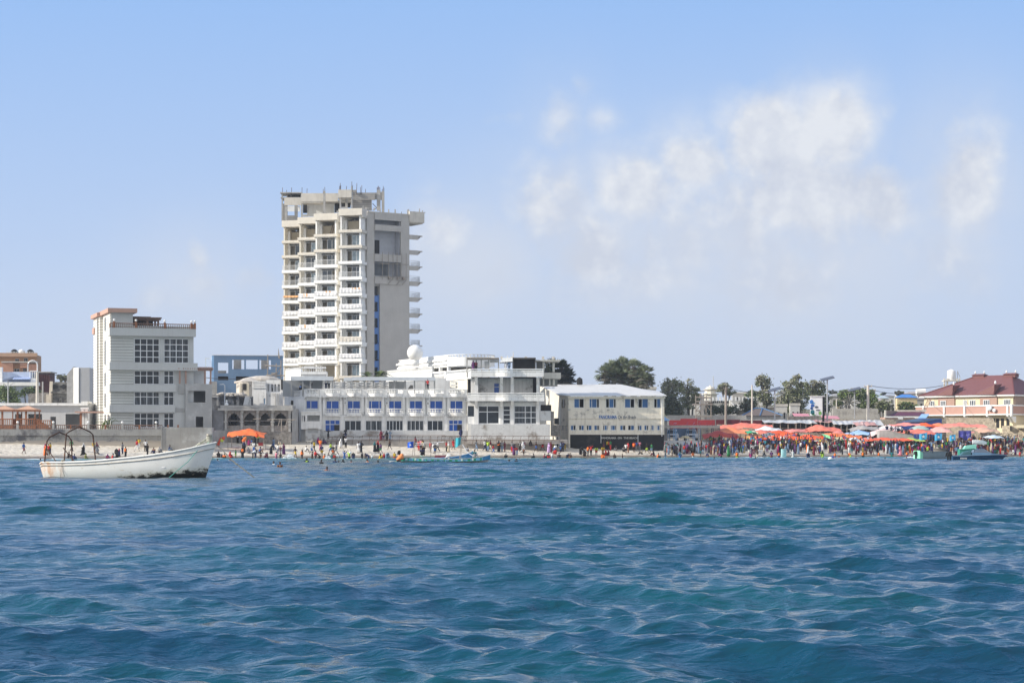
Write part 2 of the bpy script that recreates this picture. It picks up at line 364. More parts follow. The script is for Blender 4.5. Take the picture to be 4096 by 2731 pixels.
# ================= SEA
def make_sea():
    rg=np.random.RandomState(11)
    Ys=[9.0]
    while Ys[-1]<400: Ys.append(Ys[-1]+min(0.33,max(0.05,Ys[-1]*0.0030)))
    Ys=np.array(Ys)
    nu=560
    u=np.linspace(-1,1,nu); g=0.30*u+ np.sign(u)*np.clip(np.abs(u)-0.92,0,None)*12
    X=g[None,:]*Ys[:,None]+ u[None,:]*6; Y=np.repeat(Ys[:,None],nu,1)
    dy=np.gradient(Ys)[:,None]; 
    Z=np.zeros_like(X); DX=np.zeros_like(X); DY=np.zeros_like(X)
    sh=285+(X+73)*0.37; dd=np.clip((sh-Y)/60.0,0,1)
    damp=0.6+0.4*dd
    # groups of waves: slow modulation
    modl=0.75+0.35*np.sin(0.11*X+0.05*Y+1.0)*np.sin(0.043*Y-0.07*X+2.0)
    lam=np.exp(np.linspace(np.log(0.35),np.log(12.0),120)); rg.shuffle(lam)
    for l in lam:
        k=2*math.pi/l
        th=R(78)+rg.normal()*R(24)   # travel direction (toward shore, drifting right)
        if l<1.5: th=R(82)+rg.normal()*R(36)
        kx_,ky_=k*math.cos(th),k*math.sin(th); ph=rg.uniform(0,6.28)
        a=WAVE*0.0125*l**0.62*(0.85 if l<1.0 else (1.0 if l<2.8 else (2.8/l)**0.8))
        fade=np.clip((l/(3.2*dy))-0.35,0,1)
        A=a*fade*damp*modl
        p=kx_*X+ky_*Y+ph+0.6*np.sin(0.21*k*(X*math.sin(th)-Y*math.cos(th))*0.35+ph*3)
        s,c=np.sin(p),np.cos(p)
        Z+=A*s; q=0.95
        DX+=q*A*c*math.cos(th); DY+=q*A*c*math.sin(th)
    X2=X+DX; Y2=Y+DY
    # the sea bed slopes under the beach, the surface stays at mean level
    nr=len(Ys); v=np.stack([X2,Y2,Z],-1).reshape(-1,3)
    i=np.arange(nr-1)[:,None]*nu+np.arange(nu-1)[None,:]
    f=np.stack([i,i+1,i+1+nu,i+nu],-1).reshape(-1,4)
    me=bpy.data.meshes.new('sea'); me.vertices.add(len(v)); me.vertices.foreach_set('co',v.ravel())
    me.loops.add(f.size); me.loops.foreach_set('vertex_index',f.ravel().astype(np.int32)); me.polygons.add(len(f)); me.polygons.foreach_set('loop_start',np.arange(0,f.size,4,dtype=np.int32)); me.polygons.foreach_set('use_smooth',np.ones(len(f),bool))
    me.update(calc_edges=True); me.validate()
    o=bpy.data.objects.new('water',me); COL.objects.link(o); tag(o,kind='structure')
    m=bpy.data.materials.new('sea_water'); nt,N,L=nodes(m); b=N['Principled BSDF']; me.materials.append(m)
    b.inputs['IOR'].default_value=1.33; b.inputs['Roughness'].default_value=0.07; b.inputs['Specular IOR Level'].default_value=0.5
    tc=N.new('ShaderNodeTexCoord'); sp=N.new('ShaderNodeSeparateXYZ'); L.new(tc.outputs['Object'],sp.inputs[0])
    def mt(op,a,b_=None,c=None,cl=False):
        n=N.new('ShaderNodeMath'); n.operation=op; n.use_clamp=cl
        for i_,x in enumerate((a,b_,c)):
            if x is None: continue
            if isinstance(x,(int,float)): n.inputs[i_].default_value=x
            else: L.new(x,n.inputs[i_])
        return n.outputs[0]
    # shallow water near the shore is paler
    dsh=mt('SUBTRACT',mt('MULTIPLY_ADD',sp.outputs['X'],0.37,312.0),sp.outputs['Y'])
    sh_=mt('MULTIPLY_ADD',dsh,-1/70.0,1.0,True); sh_=mt('POWER',sh_,1.5)
    nz=N.new('ShaderNodeTexNoise'); nz.inputs['Scale'].default_value=0.11; nz.inputs['Detail'].default_value=4; L.new(tc.outputs['Object'],nz.inputs['Vector'])
    mx=N.new('ShaderNodeMix'); mx.data_type='RGBA'; mr=mt('MULTIPLY_ADD',nz.outputs['Fac'],2.4,-0.7,True)
    L.new(mr,mx.inputs[0]); mx.inputs[6].default_value=SEA_A+(1,); mx.inputs[7].default_value=SEA_B+(1,)
    m2=N.new('ShaderNodeMix'); m2.data_type='RGBA'; L.new(sh_,m2.inputs[0]); L.new(mx.outputs[2],m2.inputs[6]); m2.inputs[7].default_value=SEA_SH+(1,)
    # thin foam: near the beach and in a few torn patches
    mp=N.new('ShaderNodeMapping'); mp.inputs['Scale'].default_value=(0.35,1.6,1); L.new(tc.outputs['Object'],mp.inputs['Vector'])
    fn=N.new('ShaderNodeTexNoise'); fn.inputs['Scale'].default_value=0.9; fn.inputs['Detail'].default_value=9; fn.inputs['Roughness'].default_value=0.7; L.new(mp.outputs[0],fn.inputs['Vector'])
    nearsh=mt('MULTIPLY_ADD',dsh,-1/14.0,1.0,True)
    th=mt('MULTIPLY_ADD',nearsh,-0.36,0.765)
    fo=mt('MULTIPLY',mt('SUBTRACT',fn.outputs['Fac'],th),14,None,True)
    m3=N.new('ShaderNodeMix'); m3.data_type='RGBA'; L.new(fo,m3.inputs[0]); L.new(m2.outputs[2],m3.inputs[6]); m3.inputs[7].default_value=(0.75,0.8,0.8,1)
    L.new(m3.outputs[2],b.inputs['Base Color'])
    L.new(mt('MULTIPLY_ADD',fo,0.7,0.08),b.inputs['Roughness'])
    # ripples finer than the mesh
    h=None
    for s_,amp,ys in ((0.9,0.9,1.0),(2.4,0.50,1.0),(6.0,0.22,1.0),(15.0,0.07,1.0)):
        mp=N.new('ShaderNodeMapping'); mp.inputs['Scale'].default_value=(s_*0.5,s_*ys,s_); mp.inputs['Rotation'].default_value=(0,0,R(-22)); L.new(tc.outputs['Object'],mp.inputs['Vector'])
        n=N.new('ShaderNodeTexNoise'); n.inputs['Scale'].default_value=1.0; n.inputs['Detail'].default_value=3; n.inputs['Distortion'].default_value=0.6; L.new(mp.outputs[0],n.inputs['Vector'])
        r_=mt('MULTIPLY',n.outputs['Fac'],2.2)
        x=mt('MULTIPLY',r_,amp); h=x if h is None else mt('ADD',h,x)
    bp=N.new('ShaderNodeBump'); bp.inputs['Strength'].default_value=1.0; bp.inputs['Distance'].default_value=RIP; L.new(h,bp.inputs['Height']); L.new(bp.outputs[0],b.inputs['Normal'])
    return o
make_sea()
# ================= LAND: one sheet from the sea bed to the horizon
def make_land():
    xs=sorted(set(list(np.arange(-130,170,2.0))+[-6000,-3000,-1500,-800,-400,-200,250,400,800,1500,3000,6000]))
    ds=[-60,-30,-15,-8,-4,-2]+list(np.arange(0,44,0.8))+[50,60,75,90,110,130,160,200,260,340,440,560,700,1000,2000,5000,12000]
    v=[];f=[];r=random.Random(5)
    for d in ds:
        for x in xs:
            Y=shore(max(-160,min(x,220)))+d; z=ground(max(-160,min(x,220)),Y)
            if d>60: Y=300+d; z=ground(x,Y)
            if 1.5<d<36: z+=r.uniform(-1,1)*min(0.11,0.03*d)
            v.append((x,Y,z))
    nx=len(xs)
    for a in range(len(ds)-1):
        for b in range(nx-1): i=a*nx+b; f.append((i,i+1,i+1+nx,i+nx))
    me=bpy.data.meshes.new('ground'); me.from_pydata(v,[],f); me.polygons.foreach_set('use_smooth',[True]*len(f))
    m=bpy.data.materials.new('beach_sand'); nt,N,L=nodes(m); b=N['Principled BSDF']; b.inputs['Roughness'].default_value=0.95; b.inputs['Specular IOR Level'].default_value=0.1
    tc=N.new('ShaderNodeTexCoord'); sp=N.new('ShaderNodeSeparateXYZ'); L.new(tc.outputs['Object'],sp.inputs[0])
    def noise(s,d=6,rg=0.6):
        n=N.new('ShaderNodeTexNoise'); n.inputs['Scale'].default_value=s; n.inputs['Detail'].default_value=d; n.inputs['Roughness'].default_value=rg; L.new(tc.outputs['Object'],n.inputs['Vector']); return n.outputs['Fac']
    def mr(x,a,b_,c=0,d=1):
        n=N.new('ShaderNodeMapRange'); L.new(x,n.inputs[0])
        for k_,q in zip(('From Min','From Max','To Min','To Max'),(a,b_,c,d)): n.inputs[k_].default_value=q
        return n.outputs[0]
    def mix(f_,a,b_):
        x=N.new('ShaderNodeMix'); x.data_type='RGBA'; L.new(f_,x.inputs[0])
        for i,c in ((6,a),(7,b_)):
            if isinstance(c,tuple): x.inputs[i].default_value=c+(1,)
            else: L.new(c,x.inputs[i])
        return x.outputs[2]
    c=mix(mr(noise(1.6),0.35,0.65),(0.52,0.46,0.37),(0.74,0.68,0.58))
    c=mix(mr(noise(0.25,8,0.75),0.60,0.68),c,(0.24,0.21,0.17))
    c=mix(mr(sp.outputs['Z'],0.22,0.55),(0.17,0.135,0.10),c)      # wet sand by the water
    c=mix(mr(sp.outputs['Y'],372,400),c,mix(mr(noise(0.05),0.4,0.6),(0.09,0.11,0.05),(0.28,0.23,0.17)))
    L.new(c,b.inputs['Base Color']); L.new(mr(sp.outputs['Z'],0.1,0.5,0.25,0.95),b.inputs['Roughness'])
    bp=N.new('ShaderNodeBump'); bp.inputs['Distance'].default_value=0.35; bp.inputs['Strength'].default_value=1; L.new(noise(1.3,7,0.65),bp.inputs['Height']); L.new(bp.outputs[0],b.inputs['Normal'])
    me.materials.append(m); o=bpy.data.objects.new('ground',me); COL.objects.link(o); tag(o,kind='structure')
make_land()
# ================= LEFT: house, sea wall, gazebos, hill buildings
def bx(F,mb,a,b,c,d,v=0.0,dep=0.3):
    u0,u1,z0,z1=F.rect(a,b,c,d,v); mb.box(u0,u1,v,v+dep,z0,z1); return mb
def one(name,label,cat,px,Y,mb_fn,m,zb=None,group=None,deg=0,smooth=False):
    """a thing that is one mesh, built by mb_fn(F, mb) in a frame at its foot"""
    F=Fr(name,label,cat,px,Y,deg,zb,group); mb=MB(); mb_fn(F,mb); loc=tuple(F.e.location); bpy.data.objects.remove(F.e)
    o=mb.build(name,m,None,smooth); o.location=loc; o.rotation_euler=(0,0,F.t); tag(o,label,cat,group); return o
# ---- five storey house
A=Fr('panelled_house','tall cream house, shade-greyed front, with board panelling, terracotta roof slab and big gridded windows','building',442,315,19,4.4)
def build_house():
    F=A; e=F.e
    H=F.rect(442,780,1314,1712)          # body front
    W=H[1]-0.25; zt=F.z(1300,0)          # roof terrace level
    ws=[(537,638,1354,1452),(655.6,755,1354,1452),(537,638,1482,1537),(655,696,1482,1537),(537,638,1566,1621),(655,696,1566,1621),(537,638,1651,1710),(655,696,1651,1710)]
    holes=[F.rect(*w_) for w_ in ws]
    mb=MB().wall(0.02,W,-0.5,zt,holes,0,0.35); F.part(mb,'wall',M['shadegroove'])
    # plain front surfaces round the windows, shade put into their grey
    mb=MB(); u1=F.u(533); mb.wall(u1,W+0.02,-0.5,F.z(1345,8),holes,-0.035,0.0); F.part(mb,'rendered_panel',M['shadeplaster'])
    mb=MB(); mb.box(0,0.3,0.36,16.5,-0.5,zt); F.part(mb,'side_wall',M['creamgroove'])
    mb=MB(); mb.box(W-0.3,W,0.36,16.5,-0.5,zt); mb.box(0.3,W-0.3,16.2,16.5,-0.5,zt); mb.box(0.3,W-0.3,0.4,16.2,zt-0.3,zt-0.02); mb.box(0.3,W-0.3,5,5.2,-0.5,zt-0.3); F.part(mb,'rear_wall',M['shadeplaster'])
    # stair tower on top of the left side + terracotta cap
    zc=F.z(1249,0); za=F.u(532)
    mb=MB(); mb.box(0.01,za,0.5,15.8,zt,zc); mb.box(-0.5,0.05,9.2,16.9,-0.5,zc-0.15); F.part(mb,'stair_tower',M['creamgroove'])
    mb=MB(); mb.box(0.2,za+0.05,0.42,0.5,zt,zc); F.part(mb,'stair_tower_front',M['shadeplaster'])
    mb=MB(); mb.box(-0.45,F.u(548),-0.35,16.2,zc,F.z(1232,0)); mb.box(-0.95,0,9.0,17.2,zc-0.1,F.z(1236,0)); mb.box(-0.7,-0.45,15.0,17.2,zc-2.6,zc-1.6); F.part(mb,'roof_slab',M['terra'])
    mb=MB(); mb.box(-0.62,-0.5,10.6,11.8,0,zc-0.3); F.part(mb,'recess_shade_strip',mat('recess_shade_grooves',(0.25,0.25,0.24),0.9,0.1,grooves=0.45))  # dark strip painted for the shade of a vertical recess
    # side windows (tall slits on the cream side)
    for a,b in ((1268,1326),(1361,1460),(1488,1546),(1571,1631),(1655,1700)):
        z0,z1=F.z(b,0.0,3.9*1.5),F.z(a,0.0,3.9*1.5)
        m_=MB(); m_.box(-0.05,0.0,5.2,6.9,z0,z1); m_.box(-0.09,-0.05,5.95,6.1,z0,z1); f=F.part(m_,'window',M['frame'])
        g=MB(); g.box(-0.075,-0.055,5.3,6.8,z0+0.1,z1-0.1); g.build('glass',M['glass'],f)
    # projecting bands
    for a,b,xr in ((1314,1345,780),(1451,1481,787),(1538,1566,700),(1620,1649,696)):
        u1=F.u(xr); z0=F.z(b,u1/2); z1=F.z(a,u1/2); m_=MB(); m_.box(-0.25,u1,-0.9,-0.036,z0,z1); m_.box(-0.25,-0.02,-0.036,1.2,z0,z1); F.part(m_,'floor_band',M['shadeplaster'])
    # windows
    spec=[(4,4,M['glass']),(4,4,M['glass_curtain']),(4,None,M['glass']),(2,None,M['glass_curtain']),(4,None,M['glass_curtain']),(2,None,M['glass']),(4,None,M['glass']),(2,None,M['glass'])]
    for h,(c,r,g) in zip(holes,spec): F.win(h,c,r or 2,0.1,gm=g,fw=0.12,rowp=None if r else [0,0.62,1])
    # roof railing
    zr=F.z(1314,W/2); m_=MB(); railing(m_,[(-0.1,-0.8),(W+0.1,-0.8),(W+0.1,6)],zr,0.7,0.3,0.05,0.07); railing(m_,[(-0.1,-0.8),(-0.1,0.4)],zr,0.7,0.3,0.05,0.07); F.part(m_,'roof_railing',M['wooddark'])
    for px_ in (454,541,656,763,776):
        u_=F.u(px_); m_=MB(); m_.box(u_-0.16,u_+0.16,-0.96,-0.64,zr,zr+0.95); p=F.part(m_,'railing_post',M['wood']); m_=MB(); m_.ball((u_,-0.8,zr+1.2),0.19); m_.build('globe_lamp',M['shinywhite'],p,True)
    # roof pergola and low hut
    m_=MB(); a,b=F.u(533,3),F.u(640,3); zp=F.z(1277,10,3); 
    for k in range(18): x=a+(b-a)*k/17; m_.box(x-0.1,x+0.1,1.8,6,zp,zp+0.2)
    m_.box(a,b,2.2,2.4,zp-0.25,zp-0.02); m_.box(a,b,5.4,5.6,zp-0.25,zp-0.02)
    for x in (F.u(587,3),F.u(630,3)): m_.box(x-0.15,x+0.15,2.2,2.4,zt,zp-0.25); m_.box(x-0.15,x+0.15,5.4,5.6,zt,zp-0.25)
    F.part(m_,'pergola',M['wooddark'])
    m_=MB(); m_.box(za+0.4,F.u(615,5),5.7,9,zt,F.z(1278,8,5)); m_.box(za+0.4,F.u(600,5),4,9,zp+0.25,zp+0.42); F.part(m_,'roof_hut',M['dark'])
    # concrete extension on the right
    u0,u1=F.u(742,-0.6),F.u(848,-0.6); ztp=F.z(1535,u0+2,-0.6)
    hs=[F.rect(753,822,1563,1609,-0.6),F.rect(784,813,1666,1708,-0.6)]
    m_=MB(); m_.wall(u0,u1,-0.5,ztp,hs,-0.6,-0.35); m_.box(u0,u0+0.25,-0.34,6,-0.5,ztp); m_.box(u1-0.25,u1,-0.34,6,-0.5,ztp); m_.box(u0+.25,u1-.25,4,4.2,-0.5,ztp); m_.box(u0+.25,u1-.25,-.34,4,ztp-0.3,ztp-0.05); m_.box(u0+.25,u1-.25,-.34,4,hs[0][2]-1.2,hs[0][2]-1.0)
    m_.box(F.u(715,-0.3),u0,-0.2,2,ztp-1.6,ztp-0.3); m_.box(F.u(698,-0.3),u0,-0.1,2,F.z(1648,14),F.z(1632,14)); m_.box(F.u(722,-0.3),u0,0.2,2,-0.5,ztp-1.6)
    F.part(m_,'concrete_annex',mat('smooth_concrete',(0.40,0.40,0.39),0.9,0.12,0.5,dirt=(0.5,0.5,0.49),dirt_amt=0.2,bump=0.2))
    m_=MB(); b0,b1=F.u(714,-0.5),F.u(850,-0.5); zq=F.z(1478,(b0+b1)/2)
    for k in range(16): x=b0+(b1-b0)*k/15; m_.box(x-0.08,x+0.08,-0.9,3.2,zq,zq+0.22)
    m_.box(b0,b1,-0.6,-0.4,zq+0.23,zq+0.4); m_.box(b0,b1,-0.6,-0.4,zq-0.2,zq-0.02)
    for x in (b0+0.2,F.u(743,-0.5),F.u(820,-0.5),F.u(843,-0.5)): m_.box(x-0.13,x+0.13,-0.6,-0.4,ztp,zq-0.2)
    F.part(m_,'terrace_pergola',mat('pink_brown_wood',(0.38,0.24,0.19),0.8,0.2))
    m_=MB(); m_.box(F.u(757,2),F.u(818,2),2,2.2,ztp-0.5,F.z(1478,20,2)); F.part(m_,'terrace_wall',M['white'])
build_house()
def portal(F,mb):
    mb.mi(0); z0=F.z(1702,1); 
    for px_ in (331,344): u_=F.u(px_); mb.box(u_-0.22,u_+0.22,0,0.4,0,F.z(1630,0)); mb.box(u_-0.35,u_+0.35,-0.1,0.5,F.z(1636,0),F.z(1629,0))
    mb.mi(1); mb.box(F.u(305),F.u(405),-1.2,2.0,F.z(1651,1),F.z(1645,1)); mb.mi(2); mb.box(F.u(324),F.u(332),-1.0,-0.7,0,F.z(1652,1))
one('entrance_portal','white twin columns and small canopy at the foot of the cream house','entrance portal',324,316,portal,[M['white'],M['terra'],M['wood']],4.4)
# ---- sea wall with railing
SW=Fr('sea_wall','long stained grey sea wall with posts and railing below the low white building','wall',-60,306,6,2.0)
def seawall():
    F=SW; u1=F.u(648); zt=F.z(1716,u1*0.6); m_=MB(); m_.box(-2,u1,0,1.2,-1.6,zt-1.0); m_.box(-2,u1,-0.25,1.2,zt-1.0,zt)
    F.part(m_,'wall',mat('seawall_render',(0.33,0.33,0.32),0.95,0.15,0.4,streak=0.5,dirt=(0.10,0.10,0.11),dirt_amt=0.42,dirt_scale=0.3,bump=0.3,zdirt=(0.5,1.0,(0.42,0.38,0.33))))
    m_=MB(); a=F.u(-40)
    railing(m_,[(a,0.1),(u1,0.1)],zt,0.62,0.3,0.045,0.06); railing(m_,[(a,0.1),(u1,0.1)],zt+0.12,0.001,50,0.01,0.04); F.part(m_,'railing',M['wooddark'])
    for px_ in (70,213,353,489,624):
        u_=F.u(px_); m_=MB(); m_.box(u_-0.17,u_+0.17,-0.05,0.3,zt,zt+0.78); p=F.part(m_,'lamp_post',M['raw']); m_=MB(); m_.ball((u_,0.12,zt+1.05),0.2); m_.build('globe_lamp',M['shinywhite'],p,True)
    for px_ in (140,282,422,558,672,712): 
        u_=F.u(px_); m_=MB(); m_.box(u_-0.12,u_+0.12,-0.02,0.25,zt,zt+0.68); F.part(m_,'railing_post',M['wood'])
seawall()
def cw(F,mb): 
    u0,u1,z0,z1=F.rect(648,848,1709,1782); mb.box(u0,u1,0,4,z0-1,z1); mb.box(u0-0.15,u0,-0.1,4,z0-1,z1+0.15)
one('concrete_wall','rough grey concrete retaining wall under the small annex','wall',648,304.5,cw,mat('patched_concrete',(0.33,0.32,0.30),0.95,0.15,0.5,dirt=(0.45,0.45,0.44),dirt_amt=0.3,dirt_scale=0.25,bump=0.4,streak=0.3),2.0,deg=4)
# terrace behind the sea wall
m_=MB(); m_.prism([(-90,305.5),(-48,310),(-44,326),(-50,345),(-100,345)],1,4.35); o=m_.build('terrace_ground',M['raw']); tag(o,kind='structure')
# ---- low white building
LB=Fr('low_building','long low off-white building with dark openings behind the orange gazebos','building',-80,326,0,4.3)
def lowb():
    F=LB; u0,u1,z0,z1=F.rect(-80,358,1612,1712)
    hs=[F.rect(112,168,1655,1712),F.rect(201,224,1666,1712),F.rect(262,340,1655,1712),F.rect(60,88,1655,1712)]
    m_=MB(); m_.wall(u0,u1,0,z1,hs,0,0.3); m_.box(u0,u1,4,4.3,0,z1); m_.box(u1-.3,u1,.31,4,0,z1); m_.box(u0,u0+.3,.31,4,0,z1); m_.box(u0+.3,u1-.3,.31,4,z1-.3,z1-.05); F.part(m_,'wall',mat('low_wall_plaster',(0.52,0.52,0.52),0.9,0.08,0.4,streak=0.15))
    m_=MB(); a=F.z(1622,5); m_.box(u0,F.u(330),-0.5,-0.01,a-0.0,z1+0.02); m_.box(F.u(328),F.u(353),-0.6,3,F.z(1622,5),F.z(1605,5)); F.part(m_,'parapet',M['hotel'])
lowb()
def gazebo(px0,px1,Y,label):
    F=Fr('gazebo',label,'gazebo',px0,Y,0,4.35,'orange wooden gazebos on the terrace')
    W=F.u(px1); zr=F.z(1638,W/2); zt=F.z(1621,W/2)
    m_=MB(); n=[(-0.25,-0.25,zr),(W+0.25,-0.25,zr),(W+0.25,W+0.25,zr),(-0.25,W+0.25,zr)]; c=(W/2,W/2,zt); m_.v+=n+[c]; [m_.face(q) for q in ((0,1,4),(1,2,4),(2,3,4),(3,0,4),(3,2,1,0))]; F.part(m_,'roof',mat('faded_tile',(0.55,0.33,0.22),0.8,0.2,3))
    m_=MB(); 
    m_.box(-.2,W+.2,-.2,-.05,zr-.28,zr-.02); m_.box(-.2,-.05,0,W+.2,zr-.28,zr-.02); m_.box(W+.05,W+.2,0,W+.2,zr-.28,zr-.02); F.part(m_,'eaves_beam',M['wood'])
    for x,y in ((0,0),(W,0),(0,W),(W,W),(W/2,0)) : m_=MB(); m_.box(x-.14 if x else 0,x+.14 if x<W else W,y,y+.25,0,zr-.28); F.part(m_,'post',M['wood'])
    m_=MB(); m_.box(0.02,W-.02,0.02,W,0,0.75); railing(m_,[(0,0.02),(W,0.02)],0.75,1.0,0.28,0.06,0.08); railing(m_,[(W,0.02),(W,W)],0.75,1.0,0.28,0.06,0.08); F.part(m_,'balustrade',M['wood'])
gazebo(-35,52,314.5,'orange wooden gazebo cut by the left edge of the photo'); gazebo(66,141,314,'orange wooden gazebo with railing, beside the steps above the sea wall')
def steps(F,mb):
    for k in range(6): mb.box(k*0.36,(k+1)*0.36+0.02,0,1.4,0,1.5-k*0.25)
    railing(mb,[(0,0),(2.2,0)],0.6,0.9,0.3,0.05,0.06)
one('wooden_steps','short orange wooden steps descending beside the gazebo','steps',150,312,steps,M['wood'],4.35)
def banana(F,mb):
    r=random.Random(4)
    for k in range(14):
        a=r.uniform(0,6.28); l=r.uniform(1.0,1.9); b=(r.uniform(-.3,1.6),r.uniform(0,.5),0.1)
        pts=[b,(b[0]+math.cos(a)*l*.3,b[1]+math.sin(a)*.2,l*.8),(b[0]+math.cos(a)*l*.8,b[1]+math.sin(a)*l*.3,l*1.05),(b[0]+math.cos(a)*l*1.2,b[1]+math.sin(a)*.3,l*.8)]
        mb.tube(pts,[(.05,.03),(.16,.02),(.14,.02),(.02,.01)],5)
M['leafy']=mat('bright_leaf',(0.14,0.20,0.035),0.6,0.3,3)
one('potted_plant','low bright green plant in front of the cream side wall','plant',400,311,banana,M['leafy'],4.4)
# ---- things on the hill at the far left
def orangeb():
    F=Fr('orange_building','orange three storey building with arched balcony on the hill at far left','building',-40,450,6,9.0)
    W=F.u(146); zt=F.z(1418,W/2)
    hs=[F.rect(60,76,1434,1447),F.rect(95,111,1431,1447),F.rect(30,48,1471,1487),F.rect(56,78,1474,1487),F.rect(92,107,1469,1487),F.rect(122,137,1478,1489),F.rect(-20,-2,1434,1447)]
    m_=MB(); m_.wall(0,W,0,zt,hs,0,.3); m_.box(0,W,8,8.3,0,zt); m_.box(W-.3,W,.31,8,0,zt); m_.box(0,.3,.31,8,0,zt); m_.box(.3,W-.3,.31,8,zt-.5,zt-.1); F.part(m_,'wall',mat('orange_paint',(0.50,0.29,0.17),0.85,0.15,streak=0.2))
    m_=MB(); bx(F,m_,-40,148,1411,1426,-1.0,1.0); F.part(m_,'cornice',mat('orange_paint_light',(0.56,0.36,0.24),0.85,0.1))
    m_=MB(); bx(F,m_,5,150,1445,1450,-1.2,1.15); F.part(m_,'balcony',M['raw_light'])
    m_=MB(); bx(F,m_,5,52,1451,1487,-1.0,.9); bx(F,m_,80,108,1451,1471,-1.0,.9); bx(F,m_,112,148,1456,1490,-1.0,.9); F.part(m_,'lower_wall',mat('salmon_paint',(0.56,0.30,0.20),0.85,0.15))
    m_=MB(); u0,u1=F.u(112,-1.1),F.u(150,-1.1); z=F.z(1460,W,-1.1); pts=[(u0,-1.2,z-2.5),(u0,-1.2,z)]+[((u0+u1)/2-math.cos(t)*(u1-u0)/2,-1.2,z+math.sin(t)*1.0) for t in np.linspace(0.3,2.84,7)]+[(u1,-1.2,z),(u1,-1.2,z-3)]
    m_.tube(pts,.16,5); F.part(m_,'arch_rail',M['frame'])
    for h in hs: F.win(h,2,1,.1)
    m_=MB(); 
    for px_ in range(30,146,9): u_=F.u(px_,-.6); m_.box(u_-.12,u_+.12,-1.0,-.8,F.z(1411,W/2),F.z(1407,W/2))
    F.part(m_,'parapet_blocks',M['white'])
    for px_,c in ((57,M['black']),(87,M['shinywhite']),(121,M['black'])):
        u_=F.u(px_,2); m_=MB(); m_.lathe([(.7,0),(.75,.3),(.75,.9),(.5,1.15),(.2,1.3)],(u_,2,zt),10); F.part(m_,'roof_tank',c)
orangeb()
def wbb():
    F=Fr('terrace_house','white and blue house with striped awning below the orange building','building',-60,430,0,7.5)
    W=F.u(150); z1=F.z(1487,9); hs=[F.rect(32,118,1518,1528)]
    m_=MB(); m_.wall(0,F.u(123),0,z1,hs,0,.3); m_.box(0,F.u(123),5,5.3,0,z1); m_.box(.3,F.u(120),.31,5,z1-.4,z1-.1); m_.box(F.u(122),F.u(123.5),.31,5,0,z1); F.part(m_,'wall',mat('white_blue_paint',(0.52,0.60,0.76),0.85,0.12,streak=.2))
    m_=MB(); bx(F,m_,-60,150,1528,1542,-2.5,2.4); bx(F,m_,-60,8,1468,1528,-1,.9); F.part(m_,'parapet',M['white'])
    m_=MB(); u0,u1,z0,zz=F.rect(34,118,1510,1517,-1.5); m_.hull([(u0,-1.5,z0),(u1,-1.5,z0),(u1,-.02,zz),(u0,-.02,zz)],[(u0,-1.5,z0+.12),(u1,-1.5,z0+.12),(u1,-.02,zz+.12),(u0,-.02,zz+.12)]); F.part(m_,'awning',mat('striped_awning',(0.05,0.16,0.5),.8,.05,wave=('X',.9,(.6,.65,.75),0.0)))
    m_=MB(); bx(F,m_,123,142,1512,1528,-.5,.4)
    railing(m_,[(F.u(120,-1),-1),(F.u(148,-1),-1)],F.z(1510,9,-1),1.4,.5,.06,.08); F.part(m_,'stair_rail',M['frame'])
wbb()
def shed(F,mb):
    u0,u1,z0,z1=F.rect(150,198,1488,1530); mb.box(u0,u1,0,5,-3,z1-.15); mb.mi(1); mb.box(u0-.4,u1+.4,-.5,5.5,z1-.14,z1+.1); mb.mi(0); railing(mb,[(u1-1.5,-.3),(u1,-.3)],z1-2.2,2,.4,.07,.05)
one('roof_shed','small dark maroon shed with flat roof on the hill','shed',150,432,shed,[mat('maroon',(0.10,0.035,0.035),.8,.2),M['raw']],14.0)
def ruin():
    F=Fr('old_ruin','crumbling grey ruin with diamond ornaments and tall pale spur of wall','ruin',105,400,0,7.2)
    hs=[F.rect(235,247,1592,1609),F.rect(266,285,1595,1608),F.rect(152,160,1600,1608)]
    m_=MB(); u0=F.u(205);u1=F.u(296); zt=F.z(1527,20); m_.wall(F.u(205),u1,-3,zt,hs,0,.5); m_.box(F.u(205),u1,4,4.3,-3,zt-.3); m_.box(F.u(205),u1,-.5,-.02,F.z(1573,20),F.z(1566,20))
    F.part(m_,'wall',mat('grey_ruin',(0.24,0.23,0.21),.95,.3,1.2,dirt=(.09,.085,.08),dirt_amt=.6,dirt_scale=.9,bump=.6))
    m_=MB(); m_.hull([(F.u(107),.2,-3),(F.u(192),.2,-3),(F.u(192),2,-3),(F.u(107),2,-3)],[(F.u(112),.4,F.z(1574,5)),(F.u(190),.4,F.z(1568,8)),(F.u(190),1.8,F.z(1568,8)),(F.u(112),1.8,F.z(1574,5))]); F.part(m_,'broken_wall',M['rubble'])
    m_=MB(); u=F.u(190);w=F.u(205); m_.hull([(u,-.6,-3),(w,-.6,-3),(w,.3,-3),(u,.3,-3)],[(u+.5,-.3,F.z(1525,5)),(u+1.1,-.3,F.z(1525,5)),(u+1.1,.1,F.z(1527,5)),(u+.5,.1,F.z(1525,5))]); m_.box(u-.1,w+.1,-.75,.35,-3,F.z(1576,5)); F.part(m_,'wall_spur',mat('pale_coral',(0.62,0.55,0.45),.9,.2,1.5,bump=.6))  # spur in a paler coral than the other walls
    for px_ in (218,255,288):
        m_=MB(); c=F.u(px_); z=F.z(1546,20); m_.hull([(c-1,-.1,z),(c,-.1,z-.5),(c+1,-.1,z),(c,-.1,z+.5)],[(c-1,.02,z),(c,.02,z-.5),(c+1,.02,z),(c,.02,z+.5)]); F.part(m_,'diamond_ornament',M['dark'])
ruin()
